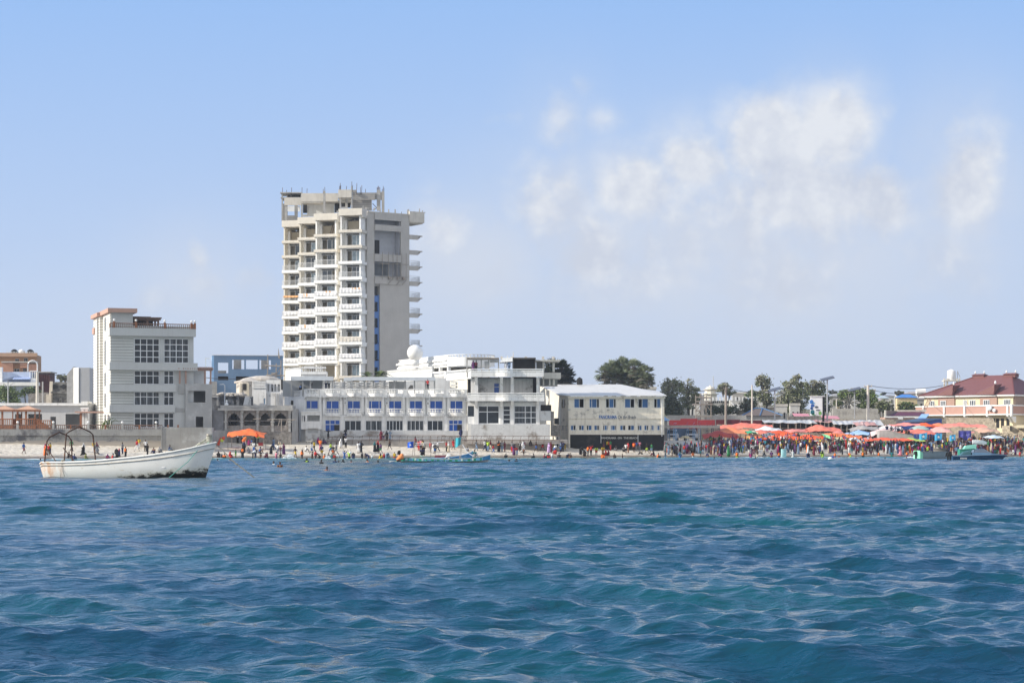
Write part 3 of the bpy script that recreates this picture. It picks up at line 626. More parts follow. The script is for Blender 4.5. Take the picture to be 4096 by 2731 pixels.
def slabb(F,mb):
    u0,u1,z0,z1=F.rect(290,358,1470,1612); a=F.u(314); mb.mi(0); mb.hull([(u0,0.8,-3),(a,0,-3),(a+.1,6,-3),(u0,6,-3)],[(u0,.8,z1),(a,0,z1),(a+.1,6,z1),(u0,6,z1)]); mb.mi(1); mb.box(a+.12,u1,0.1,6,-3,z1)
    mb.mi(2); mb.hull([(F.u(262),1,z1-6),(u0-.05,1,z1-6),(u0-.05,6,z1-6),(F.u(262),6,z1-6)],[(F.u(262),1,z1-1.2),(u0-.05,1,z1+0.2),(u0-.05,6,z1+.2),(F.u(262),6,z1-1.2)])
one('windowless_block','plain tall white and grey block without windows left of the cream house','building',290,345,slabb,[M['white'],mat('block_grey',(.42,.42,.42),.85,.05),M['raw']],5)
# ---- blue building
def blueb():
    F=Fr('blue_building','blue unfinished building with openings where the sky shows through','building',856,362,9,4)
    W=F.u(1132); zt=F.z(1422,W/2)
    tops=[(872,913,1450,1492),(929,977,1438,1476),(984,1031,1439,1476),(1038,1084,1440,1476)]
    lows=[(872,913,1505,1520),(944,994,1505,1528),(1020,1068,1506,1528)]
    hs=[F.rect(*t) for t in tops+lows]
    z5=F.z(1500,W/2)
    m_=MB(); m_.wall(0,W,-1,zt,hs,0,.35); F.part(m_,'wall',M['blue'])
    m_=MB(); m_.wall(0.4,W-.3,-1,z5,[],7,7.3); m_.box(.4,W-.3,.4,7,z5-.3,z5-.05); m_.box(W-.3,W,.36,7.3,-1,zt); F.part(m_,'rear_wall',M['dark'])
    m_=MB(); 
    for a in (950,1060): u=F.u(a,4); m_.box(u-.7,u+.7,4,4.5,z5,zt-.3)
    m_.box(.4,W-.3,6.9,7.2,zt-.5,zt-.1); m_.box(.4,F.u(905,4),4,4.2,z5,F.z(1482,3,4)); F.part(m_,'column',M['raw'])
    # left flank: sunlight painted in as a paler blue
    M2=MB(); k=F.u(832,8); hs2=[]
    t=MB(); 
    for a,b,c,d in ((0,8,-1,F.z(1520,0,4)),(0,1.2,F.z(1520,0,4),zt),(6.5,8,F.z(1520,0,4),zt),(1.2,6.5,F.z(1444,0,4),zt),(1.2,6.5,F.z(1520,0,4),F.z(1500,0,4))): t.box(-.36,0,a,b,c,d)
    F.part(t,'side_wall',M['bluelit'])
    t=MB(); t.box(-1.6,-1.3,8,8.4,-1,zt-.2); t.box(-1.6,-.3,8,8.4,zt-.3,zt-.1); t.box(-.4,W,-.1,.4,zt+.002,zt+.1); F.part(t,'coping',M['white'])
    t=MB(); bx(F,t,836,868,1525,1642,-.8,.7); F.part(t,'grey_pier',M['raw'])
blueb()
def scaff(F,mb):
    P3=lambda px,py,v=0:(F.u(px,v),v,F.z(py,1,v))
    for a,b in ((1070,1418),(1104,1453),(1123,1440)): mb.tube([P3(a,1525),P3(a+1,b)],.09,5)
    for a,b,c in ((1058,1126,1462),(1064,1145,1500)): mb.tube([P3(a,c,-.1),P3(b,c+2,-.1)],.12,5)
    mb.tube([P3(1104,1500,.1),P3(1126,1462,.1)],.07,5); mb.box(F.u(1086),F.u(1102),-.5,.5,F.z(1497,1),F.z(1491,1))
    mb.hull([P3(1112,1430,-.1),P3(1120,1436,-.1),P3(1120,1436,.1),P3(1112,1430,.1)],[P3(1113,1398,-.05),P3(1114,1390,-.05),P3(1114,1390,.05),P3(1113,1398,.05)])
one('pole_scaffold','wooden pole scaffold leaning against the blue building','scaffold',1070,357,scaff,M['pole'],4)
# ================= TOWER
TZ=4.0
TW=empty('apartment_tower',(-37.6,380,TZ)); tag(TW,'tall unfinished fourteen storey cream apartment tower with stacked balconies','building')
TO=Vector((-37.6,380,0))
def tpart(mb,name,m,loc=(0,0,0),rz=0,parent=None,mesh=None,smooth=False):
    """loc in world x,y,z"""
    if mesh is None:
        o=mb.build(name,m,parent or TW,smooth)
    else:
        o=bpy.data.objects.new(name,mesh); COL.objects.link(o); o.parent=parent or TW
    if parent is None: o.location=(loc[0]-TO.x,loc[1]-TO.y,loc[2]-TZ); o.rotation_euler=(0,0,rz)
    return o
BAY=[(-45.0,391.5),(-41.3,385.8),(-37.6,379.9),(-32.2,372.0)]
BW=[4.7,4.7,4.62,4.45]
BA=R(-15)
TOP=45.9
LV=[TOP-1.0]+[41.95,39.05,36.1,33.15,30.15,27.15,24.15,21.1,17.95,14.85,11.8,8.8]   # slab tops
C_=(-27.05,373.6); RA=R(34); D_=(C_[0]+9.2*math.cos(RA),C_[1]+9.2*math.sin(RA))
def tower():
    r=random.Random(12)
    # core block behind the bays
    ux,uy=math.cos(BA),math.sin(BA); vx,vy=-math.sin(BA),math.cos(BA)
    def bp(i,u,v): return (BAY[i][0]+u*ux+v*vx-TO.x,BAY[i][1]+u*uy+v*vy-TO.y)
    T=lambda p:(p[0]-TO.x,p[1]-TO.y)
    poly=[T((-29.4,379.6)),T((D_[0]-3.4,D_[1]+4.2)),T((-30.0,396)),T((-41.5,401)),bp(0,0.6,6.5),bp(1,0.6,6.0),bp(2,0.6,6.0),bp(3,0.6,6.0)]
    m=MB().prism(poly,-1,TOP-TZ-0.5); o=m.build('core',M['tan'],TW)
    # body of every bay: walls open to the front
    for i in range(4):
        w=BW[i]; dpt=7.0
        m=MB()
        m.box(0.18,0.42,0.35,dpt,-1,TOP-TZ-1.3)         # left wall reaching forward
        m.box(w-0.62,w-0.32,0.5,dpt,-1,TOP-TZ-1.3)
        m.box(0.42,0.50,1.2,1.75,-1,TOP-TZ-1.3)
        tpart(m,'bay_walls',[M['white'] if i>1 else M['cream']],(BAY[i][0],BAY[i][1],TZ),BA)
        # window walls per floor, with the opening
        for k in range(1,len(LV)):
            z0=LV[k]; z1=LV[k-1]-(0.12 if k>1 else 0.9)
            op=(0.95,w-0.72,z0+0.04,z0+2.35); openfloor=(k==1) or (k==10 and i in(1,2)) or k>=11
            m=MB().wall(0.5,w-0.62,z0,z1-0.02,[(op[0],op[1],op[2],op[3])],1.75,1.95)
            tpart(m,'window_wall',M['white'],(BAY[i][0],BAY[i][1],0),BA)
            m=MB().box(0.5,w-.62,3.6,3.8,z0,z1-.02); tpart(m,'room_wall',M['tan'],(BAY[i][0],BAY[i][1],0),BA)
            m=MB(); m.box(w-1.55,w-0.85,3.5,3.595,z0+.02,z0+2.0); tpart(m,'inner_doorway',M['dark'],(BAY[i][0],BAY[i][1],0),BA)
            if not openfloor:
                m=MB(); a,b,c,d=op; fw=.08
                for x in (a+fw/2,b-fw/2,a+(b-a)*.36,a+(b-a)*.68): m.box(x-fw/2,x+fw/2,1.78,1.88,c,d-.2)
                for z in (c+fw/2,d-.2-fw/2): m.box(a,b,1.785,1.875,z-fw/2,z+fw/2)
                f=tpart(m,'window',M['frame'],(BAY[i][0],BAY[i][1],0),BA)
                m=MB(); m.box(a-.06,b+.06,1.72,1.90,d-.19,d+.04); m.build('shutter_box',M['dark'],f)
                pat=r.choice([(0,.36,.68),(0,.5),(.36,.68),(.36,),(.5,.36)])
                op0=r.random()<.8
                m=MB(); g1=a+(b-a)*.36; m.box(g1+.02,b-.05,1.82,1.835,c+.05,d-.25) if op0 else m.box(a+.05,g1+(b-a)*.33,1.82,1.835,c+.05,d-.25)
                m.build('glass',r.choice([M['glass_light'],M['glass_light'],M['glass_tower']]),f)
        # balconies
        for k in range(1,len(LV)):
            z=LV[k]; dk=4 if i==3 else 3
            m=MB(); th=0.28 if k>=4 else 0.2
            m.box(-0.05,w+0.1,0,6.8,z-0.2,z)
            m.box(-0.05,w+0.1,-0.06,0.12,z-0.45,z+0.06)
            m.box(w-0.16,w+0.13,0.13,2.6,z-0.75 if k>3 else z-.55,z-0.002)
            m.hull([(-.05,.13,z-.5),(.2,.13,z-.5),(.2,1.7,z-.9),(-.05,1.7,z-.9)],[(-.05,.13,z-.201),(.2,.13,z-.201),(.2,1.7,z-.201),(-.05,1.7,z-.201)])
            tpart(m,'balcony_slab',M['white'] if (k>=3 and k<10) else M['raw_light'],(BAY[i][0],BAY[i][1],0),BA)
            if (k>=4 if i==3 else k>=3) and k<=9:
                m=MB(); railing(m,[(0,2.4),(0,.03),(w+.03,.03),(w+.03,2.2)],z,1.0,.16,.016,.03,(.08,)); tpart(m,'railing',M['frame'],(BAY[i][0],BAY[i][1],0),BA)
        # top parapet
        m=MB(); m.box(-.05,w+.12,-.1,.15,TOP-1.25,TOP); m.box(w-.14,w+.15,.16,2.6,TOP-1.6,TOP); m.box(-.06,.18,.16,5,TOP-1.25,TOP); m.box(-.05,w+.1,.16,6.8,TOP-1.2,TOP-1.0)
        tpart(m,'parapet',M['raw_light'],(BAY[i][0],BAY[i][1],0),BA)
    # shaded right wall with recess
    def rp(m,name,mt): return tpart(m,name,mt,(C_[0],C_[1],0),RA)
    zt=TOP-.4; L_=9.2
    m=MB(); m.box(0,1.55,0,.3,3,zt); m.box(-.02,.28,.31,4.5,3,zt); m.box(2.75,L_,0,.3,3,32.6); m.box(L_-1.9,L_,0.004,.3,32.6,zt+.2); m.box(L_-.3,L_-.01,.31,5,3,zt); m.box(1.55,2.75,1.5,1.7,3,32.0)
    m.box(1.4,1.56,.3,1.6,3,32.5); m.box(2.74,2.9,.3,1.6,3,32.5)
    rp(m,'right_wall',mat('tower_block_wall',(0.47,0.45,0.42),.9,.10,.35,streak=.12,bump=.4,bscale=2,grooves=0.0))
    # spandrels in the recess
    for k in range(1,len(LV)):
        z=LV[k]
        if z>33.5: continue
        m=MB(); m.box(1.56,2.74,.32,.5,z-1.35,z-.15); rp(m,'spandrel',M['towerblue'] if z<30.5 else M['raw'])
        m=MB(); 
        if z<30.5: m.box(1.565,1.75,.31,.7,z-3,z-.02); m.box(2.5,2.735,.31,.7,z-3,z-.02); rp(m,'recess_side',M['towerblue'])
        m=MB(); m.box(1.75,2.45,.6,.7,z-2.9,z-1.4); rp(m,'recess_window',M['glass'])
    # wide recessed upper storeys
    for z0,z1 in ((32.2,33.6),(36.4,37.8),(42.2,43.3),(44.2,45.6)):
        m=MB(); m.box(1.55,L_-1.9,-.25,.1,z0,z1); m.box(1.55,L_-1.9,.11,5,z0+.9,z1-.1) ; rp(m,'upper_band',M['tower_grey'])
    m=MB(); m.box(1.55,L_-1.9,1.9,2.1,32,zt); m.box(1.55,1.7,.4,1.9,32,zt); m.box(L_-2.05,L_-1.9,.4,1.9,32,zt); rp(m,'recess_wall',mat('recess_grey',(.46,.47,.50),.9,.1))
    rp(MB().box(2.7,3.7,1.8,1.89,38,40.6),'recess_door',M['dark']); rp(MB().box(2.4,5.6,1.8,1.89,34,36.2),'recess_door',M['glass_tower'])
    m=MB(); 
    for x in (3.0,4.3,5.3,6.2,7.2,8.2): m.tube([(x,-.45,33.0),(x+.05,-.45,38.2)],.05,5)
    for z in (33.6,36.0): m.tube([(2.4,-.5,z),(8.8,-.5,z+.1)],.06,5)
    for x in (4.3,6.2,7.4): m.box(x,x+.5,-.7,-.3,33.2,33.6); m.tube([(x,-.3,32.2),(x+.8,-.6,33.2)],.05,4)
    rp(m,'timber_props',M['pole'])
    # roof edge on the right and its corner box
    m=MB(); m.box(0,L_+.05,-.1,.3,zt,TOP-.2); rp(m,'roof_edge',M['raw_light'])
    m=MB(); m.box(L_-.1,L_+3.2,-.2,.1,TOP-1.7,TOP+.35); m.box(L_+3.0,L_+3.2,.1,4.4,TOP-1.7,TOP+.35); m.box(L_,L_+3,.1,4.4,TOP-1.9,TOP-1.6); rp(m,'parapet',M['raw_light'])
    # balconies of the far facade
    for k in range(1,11):
        z=LV[k]-.15
        m=MB(); m.box(L_-.02,L_+2.95,.1,4.4,z-.22,z); m.box(L_-.02,L_+1.9,-.05,.09,z-.85,z+.02); m.hull([(L_+1.9,-.02,z-.8),(L_+2.95,.9,z-.3),(L_+2.95,1.0,z-.3),(L_+1.9,.1,z-.8)],[(L_+1.9,-.02,z),(L_+2.95,.9,z),(L_+2.95,1.0,z),(L_+1.9,.1,z)]); rp(m,'balcony_slab',M['tower_grey'])
        m=MB(); m.box(L_-.01,L_+.95,1.6,1.8,z,z+2.75); rp(m,'window_wall',M['white'])
        m=MB(); m.box(L_+.05,L_+.75,1.5,1.59,z+.05,z+2.3); rp(m,'window',M['glass_light'])
        if k>=3: m=MB(); railing(m,[(L_,.02),(L_+1.9,.02),(L_+2.9,.95),(L_+2.9,4.2)],z,1.0,.2,.018,.035,(.3,.6)); rp(m,'railing',M['frame'])
    # penthouse under construction
    TF=Fr('pent','x','x',1137,386,0,0); e=TF.e; bpy.data.objects.remove(e)
    def tb(mb,a,b,c,d,Y,dep): x0,x1=PX(a,Y),PX(b,Y); mb.box(x0-TO.x,x1-TO.x,Y-TO.y,Y-TO.y+dep,PZ(d,Y)-TZ,PZ(c,Y)-TZ)
    def w(name,mt,lst):
        
        for a in lst: m=MB(); tb(m,*a); m.build(name,mt,TW)
    w('upper_fascia',M['raw_light'],[(1205,1352,773,806,388.5,.4),(1353,1406,759,790,381.5,.4),(1137,1205,791,821,391,.4),(1206,1290,806,812,388.6,3)])
    w('upper_slab',M['raw'],[(1120,1208,769,773,395,5),(1122,1205,789,792,395,5),(1210,1405,800,806,389,6),(1352,1406,790,793,382,4)])
    w('column',M['raw'],[(1293,1301,764,854,386.5,.5),(1204,1210,802,869,389.5,.4),(1358,1364,793,834,382,.4),(1404,1409,746,833,381.6,.4),(1381,1390,793,832,384,.5),(1507,1521,760,842,384,.7),(1527,1537,765,848,387,.6),(1139,1148,822,882,391.2,.4),(1178,1190,822,880,392,.5),(1126,1131,770,884,396,.4),(1201,1207,770,795,396,.3),(1146,1150,772,790,396,.3),(1163,1165,772,790,396,.3)])
    w('white_back_wall',M['white'],[(1228,1338,808,866,393,.3)])
    w('recess_shade',M['dark'],[(1339,1360,806,850,392,.3),(1150,1205,774,789,398,.3),(1212,1228,818,852,392.6,.3),(1365,1402,812,831,386,.2)])  # dark panels painted for the shade of open penthouse gaps
    w('block_wall',mat('block_masonry',(0.36,.35,.33),.95,.2,1.5,bump=.6,wave=('Z',.85,(.25,.24,.23),.6)),[(1410,1500,771,800,383.5,.4),(1499,1508,771,798,384,.4),(1521,1528,768,800,385,.3),(1410,1486,800,842,384.3,.4),(1150,1180,862,882,393,.2),(1128,1150,815,884,397,.3),(1410,1425,760,771,383,.3)])
    w('inner_wall',M['white'],[(1150,1200,824,846,396,.2),(1480,1487,800,842,386,.3)])
    w('roof_clutter',M['raw'],[(1210,1232,858,866,388.5,.5),(1346,1351,842,851,381,.4),(1450,1454,823,838,375,.3),(1459,1468,828,842,375.5,.4),(1470,1475,832,844,376,.3),(1484,1488,832,842,377,.3),(1494,1500,831,842,378,.3),(1518,1523,834,848,378.5,.3),(1552,1557,837,850,379,.3),(1578,1583,837,852,380,.3),(1628,1637,839,866,381,.4),(1676,1680,836,850,382,.3),(1688,1692,842,852,383,.3),(1698,1701,848,853,383,.3),(1365,1390,828,833,381.4,.5)])
    m=MB()
    for px_,a,b,Y in ((1129,750,770,396),(1145,760,772,396),(1165,750,790,396),(1207,749,770,396),(1227,754,774,392),(1292,756,766,386.5),(1298,748,766,386.5),(1360,732,759,382),(1362,742,759,382),(1357,744,759,382),(1385,744,759,383),(1406,726,759,381.6),(1409,740,760,381.6),(1426,733,770,383.3),(1446,741,770,383.3),(1441,748,770,383.3),(1508,752,764,384),(1511,743,764,384),(1514,745,764,384),(1518,750,764,384),(1528,756,768,387),(1532,745,768,387),(1535,752,768,387),(1461,756,772,384),(1605,847,858,380),(1632,836,842,381),(1655,845,855,382),(1678,834,842,382)):
        x=PX(px_,Y)-TO.x; m.tube([(x,Y-TO.y+.2,PZ(b+8,Y)-TZ),(x+.05,Y-TO.y+.2,PZ(a,Y)-TZ)],.045,4)
    for z_ in (751,756): x=PX(1506,384)-TO.x; m.tube([(x,4.2,PZ(z_,384)-TZ),(x+.7,4.2,PZ(z_,384)-TZ)],.03,4)
    x0=PX(1489,384)-TO.x; m.tube([(x0,5,PZ(812,384)-TZ),(x0+1.2,5,PZ(838,384)-TZ)],.06,4); m.tube([(x0,5,PZ(840,384)-TZ),(x0+1.1,5,PZ(826,384)-TZ)],.06,4)
    m.build('rebar',M['rust'],TW)
    # ladders seen through open rooms
M['glass_tower']=mat('glass_grey_tint',(0.05,0.07,0.09),0.08,0.5,1.0,spec=.8)
M['towerblue']=mat('tower_blue',(0.10,0.20,0.45),.85,.08)
tower()
def ladder(F_,mb): pass
for i,k,lab in ((2,1,'brown ladder in the open top floor room of the tower, third column'),(1,10,'brown ladder leaning in the open low room of the tower, second column')):
    m=MB(); s=1 if k==1 else -1
    for q in (0,.45): m.tube([(q,0,0),(q+.5*s,.4,2.1)],.045,4)
    for t in range(1,8): m.tube([(.5*s*t/8,.4*t/8,2.1*t/8),(.45+.5*s*t/8,.4*t/8,2.1*t/8)],.03,4)
    o=m.build('ladder',M['wooddark']); o.location=(BAY[i][0]+2.0*math.cos(BA)+3*.259,BAY[i][1]-2.0*.259+3*.966,LV[k]+.02); o.rotation_euler=(0,0,BA); tag(o,lab,'ladder',None)
# cloths hung over the tower railings
ORD=['','top','second','third','fourth','fifth','sixth','seventh','eighth','ninth','tenth']
COLN=['leftmost','second','third','rightmost']
def drape(i,k,a,b,h,colr,label,side=False):
    r=random.Random(i*31+k*7+int(a*10)); m=MB(); n=int((b-a)/.09)+2; rows=5
    z=LV[k]+1.05
    def pt(q,s,ins):
        x=a+(b-a)*q/(n-1); f=s/(rows-1); wv=.05*math.sin(x*9+r_*3)+.03*math.sin(x*23)
        hh=h*(1.05+.05*math.sin(x*1.9+r_)+.02*math.sin(x*11))
        return (x,-.07-wv*f-(0 if not ins else 0),-hh*f)
    r_=r.uniform(0,6)
    for q in range(n):
        for s in range(rows): m.v.append(pt(q,s,0))
    for q in range(n-1):
        for s in range(rows-1): i0=q*rows+s; m.face((i0,i0+1,i0+rows+1,i0+rows))
    # the short inner fold over the rail
    base=len(m.v)
    for q in range(n): x=a+(b-a)*q/(n-1); m.v.append((x,.08,0.0)); m.v.append((x,.09,-h*.4))
    for q in range(n-1): m.face((q*rows,(q+1)*rows,base+2*q+2,base+2*q)); m.face((base+2*q,base+2*q+2,base+2*q+3,base+2*q+1))
    o=m.build('cloth',M['cloth'],None,True); o.color=tuple(colr)+(1,)
    o.location=(BAY[i][0],BAY[i][1],z); o.rotation_euler=(0,0,BA); tag(o,label,'cloth','cloths hung over the tower railings')
wc=(.72,.72,.73)
for k in range(5,10):
    for i in range(4):
        w=BW[i]
        if k==5 and i==0: drape(i,k,.3,w-.2,.35,(.75,.42,.2),'thin orange cloth over the tower rail, leftmost column, fifth balcony row from top'); continue
        drape(i,k,.15,w+.02,.84 if (i+k)%3 else .76,wc if not (k==8 and i==3) else (.62,.58,.52),
            f'white cloth over the tower rail, {COLN[i]} balcony column, {ORD[k]} floor from top')
for i,k,a,b,lab in ((1,5,1.2,2.0,'small orange cloth over the second column tower rail, fifth floor from top'),(2,5,2.0,3.6,'orange cloth lying on the third column tower rail, fifth floor from top'),(3,5,2.6,4.4,'orange cloth on the rightmost column tower rail, fifth floor from top'),(1,7,1.2,1.9,'small orange cloth over the second column tower rail, seventh floor from top'),(0,7,4.2,4.6,'narrow orange cloth on the leftmost column tower rail, seventh floor from top')):
    drape(i,k,a,b,.6 if b-a<1 else .25,(.75,.45,.25),lab); bpy.context.scene.collection.objects[-1].location.y-=.14 if False else 0
# ================= RUINED PAVILION, HOTEL, PANORAMA
def lobed(cx,w,z0,z1,zs):
    """opening outline of a lobed arch: springing at zs, top z1"""
    h=w/2; rel=[(-1,0),(-.98,.18),(-.80,.30),(-.80,.48),(-.55,.60),(-.48,.78),(-.20,.84),(0,1),(.20,.84),(.48,.78),(.55,.60),(.80,.48),(.80,.30),(.98,.18),(1,0)]
    return [(cx+a*h,zs+b*(z1-zs)) for a,b in rel]
def pavilion():
    F=Fr('arched_pavilion','ruined grey stone pavilion with four lobed arches on a rubble base','ruin',898,320,2,2.2)
    e=F.e; zt=F.z(1632,7); zc=F.z(1642,7); W=F.u(1163)
    arches=[(912,960),(976,1023),(1039,1082),(1097,1147)]
    zb=F.z(1701,7); zsp=F.z(1678,7); za=F.z(1650,7)
    m=MB(); zhead=F.z(1648,7); zw=F.z(1727,7)
    # wall round the arches
    cur=0
    for a,b in arches:
        u0,u1=F.u(a),F.u(b); m.box(cur,u0,0,.5,zw,zhead+.5); cur=u1
        pts=lobed((u0+u1)/2,u1-u0,zb,za,zsp)
        for (x0,z0),(x1,z1) in zip(pts[:-1],pts[1:]):
            if x1-x0<1e-4: continue
            m.hull([(x0,0,z0),(x1,0,z1),(x1,.5,z1),(x0,.5,z0)],[(x0,0,zhead+.5),(x1,0,zhead+.5),(x1,.5,zhead+.5),(x0,.5,zhead+.5)])
        m.box(u0,u1,0.01,.49,zw,zb)
        m.box(u0,u1,.1,.3,F.z(1684,7),F.z(1681,7))
    m.box(cur,W,0,.5,zw,zhead+.5)
    F.part(m,'arched_wall',mat('weathered_limestone',(0.33,0.30,0.28),.95,.25,1.2,dirt=(.2,.18,.16),dirt_amt=.5,dirt_scale=.8,bump=.7,streak=.25))
    m=MB(); m.hull([(-.1,-.25,-1),(W+.1,-.25,-1),(W+.1,5,-1),(-.1,5,-1)],[(-.1,-.05,zw),(W+.1,-.05,zw),(W+.1,5,zw),(-.1,5,zw)]); F.part(m,'rubble_base',M['rubble'])
    m=MB(); m.box(-1.0,W+.4,-.7,6,zc,zt); m.box(-.6,W+.3,-.45,6,zt,zt+.45); m.box(F.u(903),F.u(1037),-.6,-.46,zt+.05,zt+.3); F.part(m,'roof_slab',M['raw'])
    for px_ in (903,967,1030,1090,1158):
        u=F.u(px_,-.2); m=MB(); m.box(u-.18,u+.18,-.25,-.02,zw,zhead+.1); m.hull([(u-.2,-.3,zhead-.3),(u+.2,-.3,zhead-.3),(u+.2,0,zhead-.3),(u-.2,0,zhead-.3)],[(u-.12,-.65,zc),(u+.35,-.65,zc),(u+.35,0,zc),(u-.12,0,zc)]); m.box(u-.3,u+.3,-.3,-.02,F.z(1690,7),F.z(1684,7)); F.part(m,'pilaster',M['raw'])
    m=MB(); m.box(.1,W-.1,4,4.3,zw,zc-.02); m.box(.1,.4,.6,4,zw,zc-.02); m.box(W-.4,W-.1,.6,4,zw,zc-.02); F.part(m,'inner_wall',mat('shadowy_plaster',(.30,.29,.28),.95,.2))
    m=MB(); a=F.u(924,3.9); m.box(a,a+.9,3.85,3.98,zw,za-.4); F.part(m,'inner_doorway',M['dark'])
    m=MB(); m.hull([(F.u(846,0),.4,-1),(-.12,0,-1),(-.12,3,-1),(F.u(846),6,-1)],[(F.u(846),.4,zc+.1),(-.12,0,zc+.1),(-.12,3,zc+.1),(F.u(846),6,zc+.1)]); F.part(m,'curved_side_wall',mat('blue_grey_wall',(.22,.22,.23),.95,.2,bump=.4))
    m=MB(); m.hull([(W+.12,1,-1),(F.u(1185),2.5,-1),(F.u(1185),6,-1),(W+.12,6,-1)],[(W+.12,1,F.z(1635,8)),(F.u(1185),2.5,F.z(1633,8)),(F.u(1185),6,F.z(1633,8)),(W+.12,6,F.z(1635,8))]); F.part(m,'right_side_wall',M['raw'])
    m=MB(); m.lathe([(.25,0),(.3,.3),(.1,.5),(.18,.75),(.05,.95)],(F.u(905),.5,zt+.4),8); F.part(m,'finial',M['white'])
    m=MB()
    for a,b,c,d in ((1013,1676,1045,1674),(1070,1678,1110,1676),(1090,1676,1182,1679),(1126,1674,1126,1725),(1120,1677,1114,1702),(1150,1676,1143,1708)): m.tube([(F.u(a,-.6),-.7,F.z(b,7,-.6)),(F.u(c,-.6),-.75,F.z(d,7,-.6))],.07,5)
    F.part(m,'wooden_props',M['pole'])
pavilion()
def ruins_behind():
    F=Fr('collapsed_house','row of collapsed grey walls with rubble on top behind the arched pavilion','ruin',835,338,0,4)
    r=random.Random(8); m=MB(); 
    for k in range(16):
        a=835+k*11; h=1582+r.uniform(-4,10); bx(F,m,a,a+11.5,h,1640,r.uniform(0,1.5),.5)
    F.part(m,'broken_wall',mat('blue_grey_ruin',(.20,.205,.22),.95,.3,1,dirt=(.08,.08,.08),dirt_amt=.5,dirt_scale=.6,bump=.7))
    m=MB()
    for k in range(60):
        u=F.u(r.uniform(872,978),1); s=r.uniform(.15,.5); m.ball((u,r.uniform(0,2),F.z(r.uniform(1574,1584),5,1)),(s*1.3,s,s*.6),6,4)
    F.part(m,'rubble',mat('pale_rubble',(.50,.46,.41),.95,.3,2))
    m=MB(); bx(F,m,840,872,1583,1589,-.8,3); bx(F,m,866,873,1588,1622,-.6,.5); bx(F,m,980,1004,1583,1590,-.4,2); F.part(m,'fallen_slab',M['raw'])
    m=MB(); bx(F,m,983,1003,1592,1620,-.5,.3); F.part(m,'pale_wall',M['peel'])
    m=MB(); u=F.u(973,-.8); m.hull([(u,-.9,F.z(1620,3)),(u+.7,-.9,F.z(1620,3)),(u+.7,-.5,F.z(1620,3)),(u,-.5,F.z(1620,3))],[(u+.3,-.9,F.z(1588,3)),(u+1.1,-.9,F.z(1588,3)),(u+1.1,-.5,F.z(1588,3)),(u+.3,-.5,F.z(1588,3))]); F.part(m,'leaning_column',M['white'])
ruins_behind()
def lampc(F,mb): mb.tube([(0,0,0),(0,0,F.z(1540,0)),(-.3,0,F.z(1536,0)),(-.6,0,F.z(1537,0))],.09,6); mb.box(-.85,-.45,-.1,.1,F.z(1538,0),F.z(1535,0))
one('wall_lamp_post','short pale lamp post standing in the rubble before the blue wall','lamp post',899,336,lampc,M['frame'],8.5)
def round_ruin():
    F=Fr('round_house','cream round corner house with cracked rendered walls and broken domed roof','ruin',948,345,0,4)
    zt=F.z(1530,2); n=9; m=MB(); cx=F.u(985); R_=F.u(1010)-cx+1.0
    pts=[(cx-R_*math.cos(t)*1.0,2.5-2.6*math.sin(t)) for t in np.linspace(0.0,3.0,8)]
    for (x0,y0),(x1,y1) in zip(pts[:-1],pts[1:]): m.hull([(x0,y0,-1),(x1,y1,-1),(x1*.96+cx*.04,y1+.4,-1),(x0*.96+cx*.04,y0+.4,-1)],[(x0,y0,zt),(x1,y1,zt),(x1*.96+cx*.04,y1+.4,zt),(x0*.96+cx*.04,y0+.4,zt)])
    F.part(m,'wall',mat('cracked_cream',(.62,.57,.50),.95,.15,.8,dirt=(.2,.18,.16),dirt_amt=.35,dirt_scale=.7,bump=.5))
    m=MB(); m.lathe([(R_+.55,zt-.05),(R_+.6,zt+.25),(R_*.8,zt+.5),(R_*.5,zt+.8),(.3,zt+1.0)],(cx+.2,2.6,0),16); m.ball((F.u(1038),4,zt+.5),(3.2,2.6,.85),12,8); F.part(m,'domed_roof',mat('broken_render',(.55,.50,.44),.95,.3,1,bump=.6))
    m=MB(); bx(F,m,972,986,1534,1559,-.25,.3); F.part(m,'window_opening',M['dark'])
    m=MB(); bx(F,m,984,996,1532,1585,-.22,.2); bx(F,m,960,966,1532,1580,-.1,.2); F.part(m,'pier',M['tan'])
round_ruin()
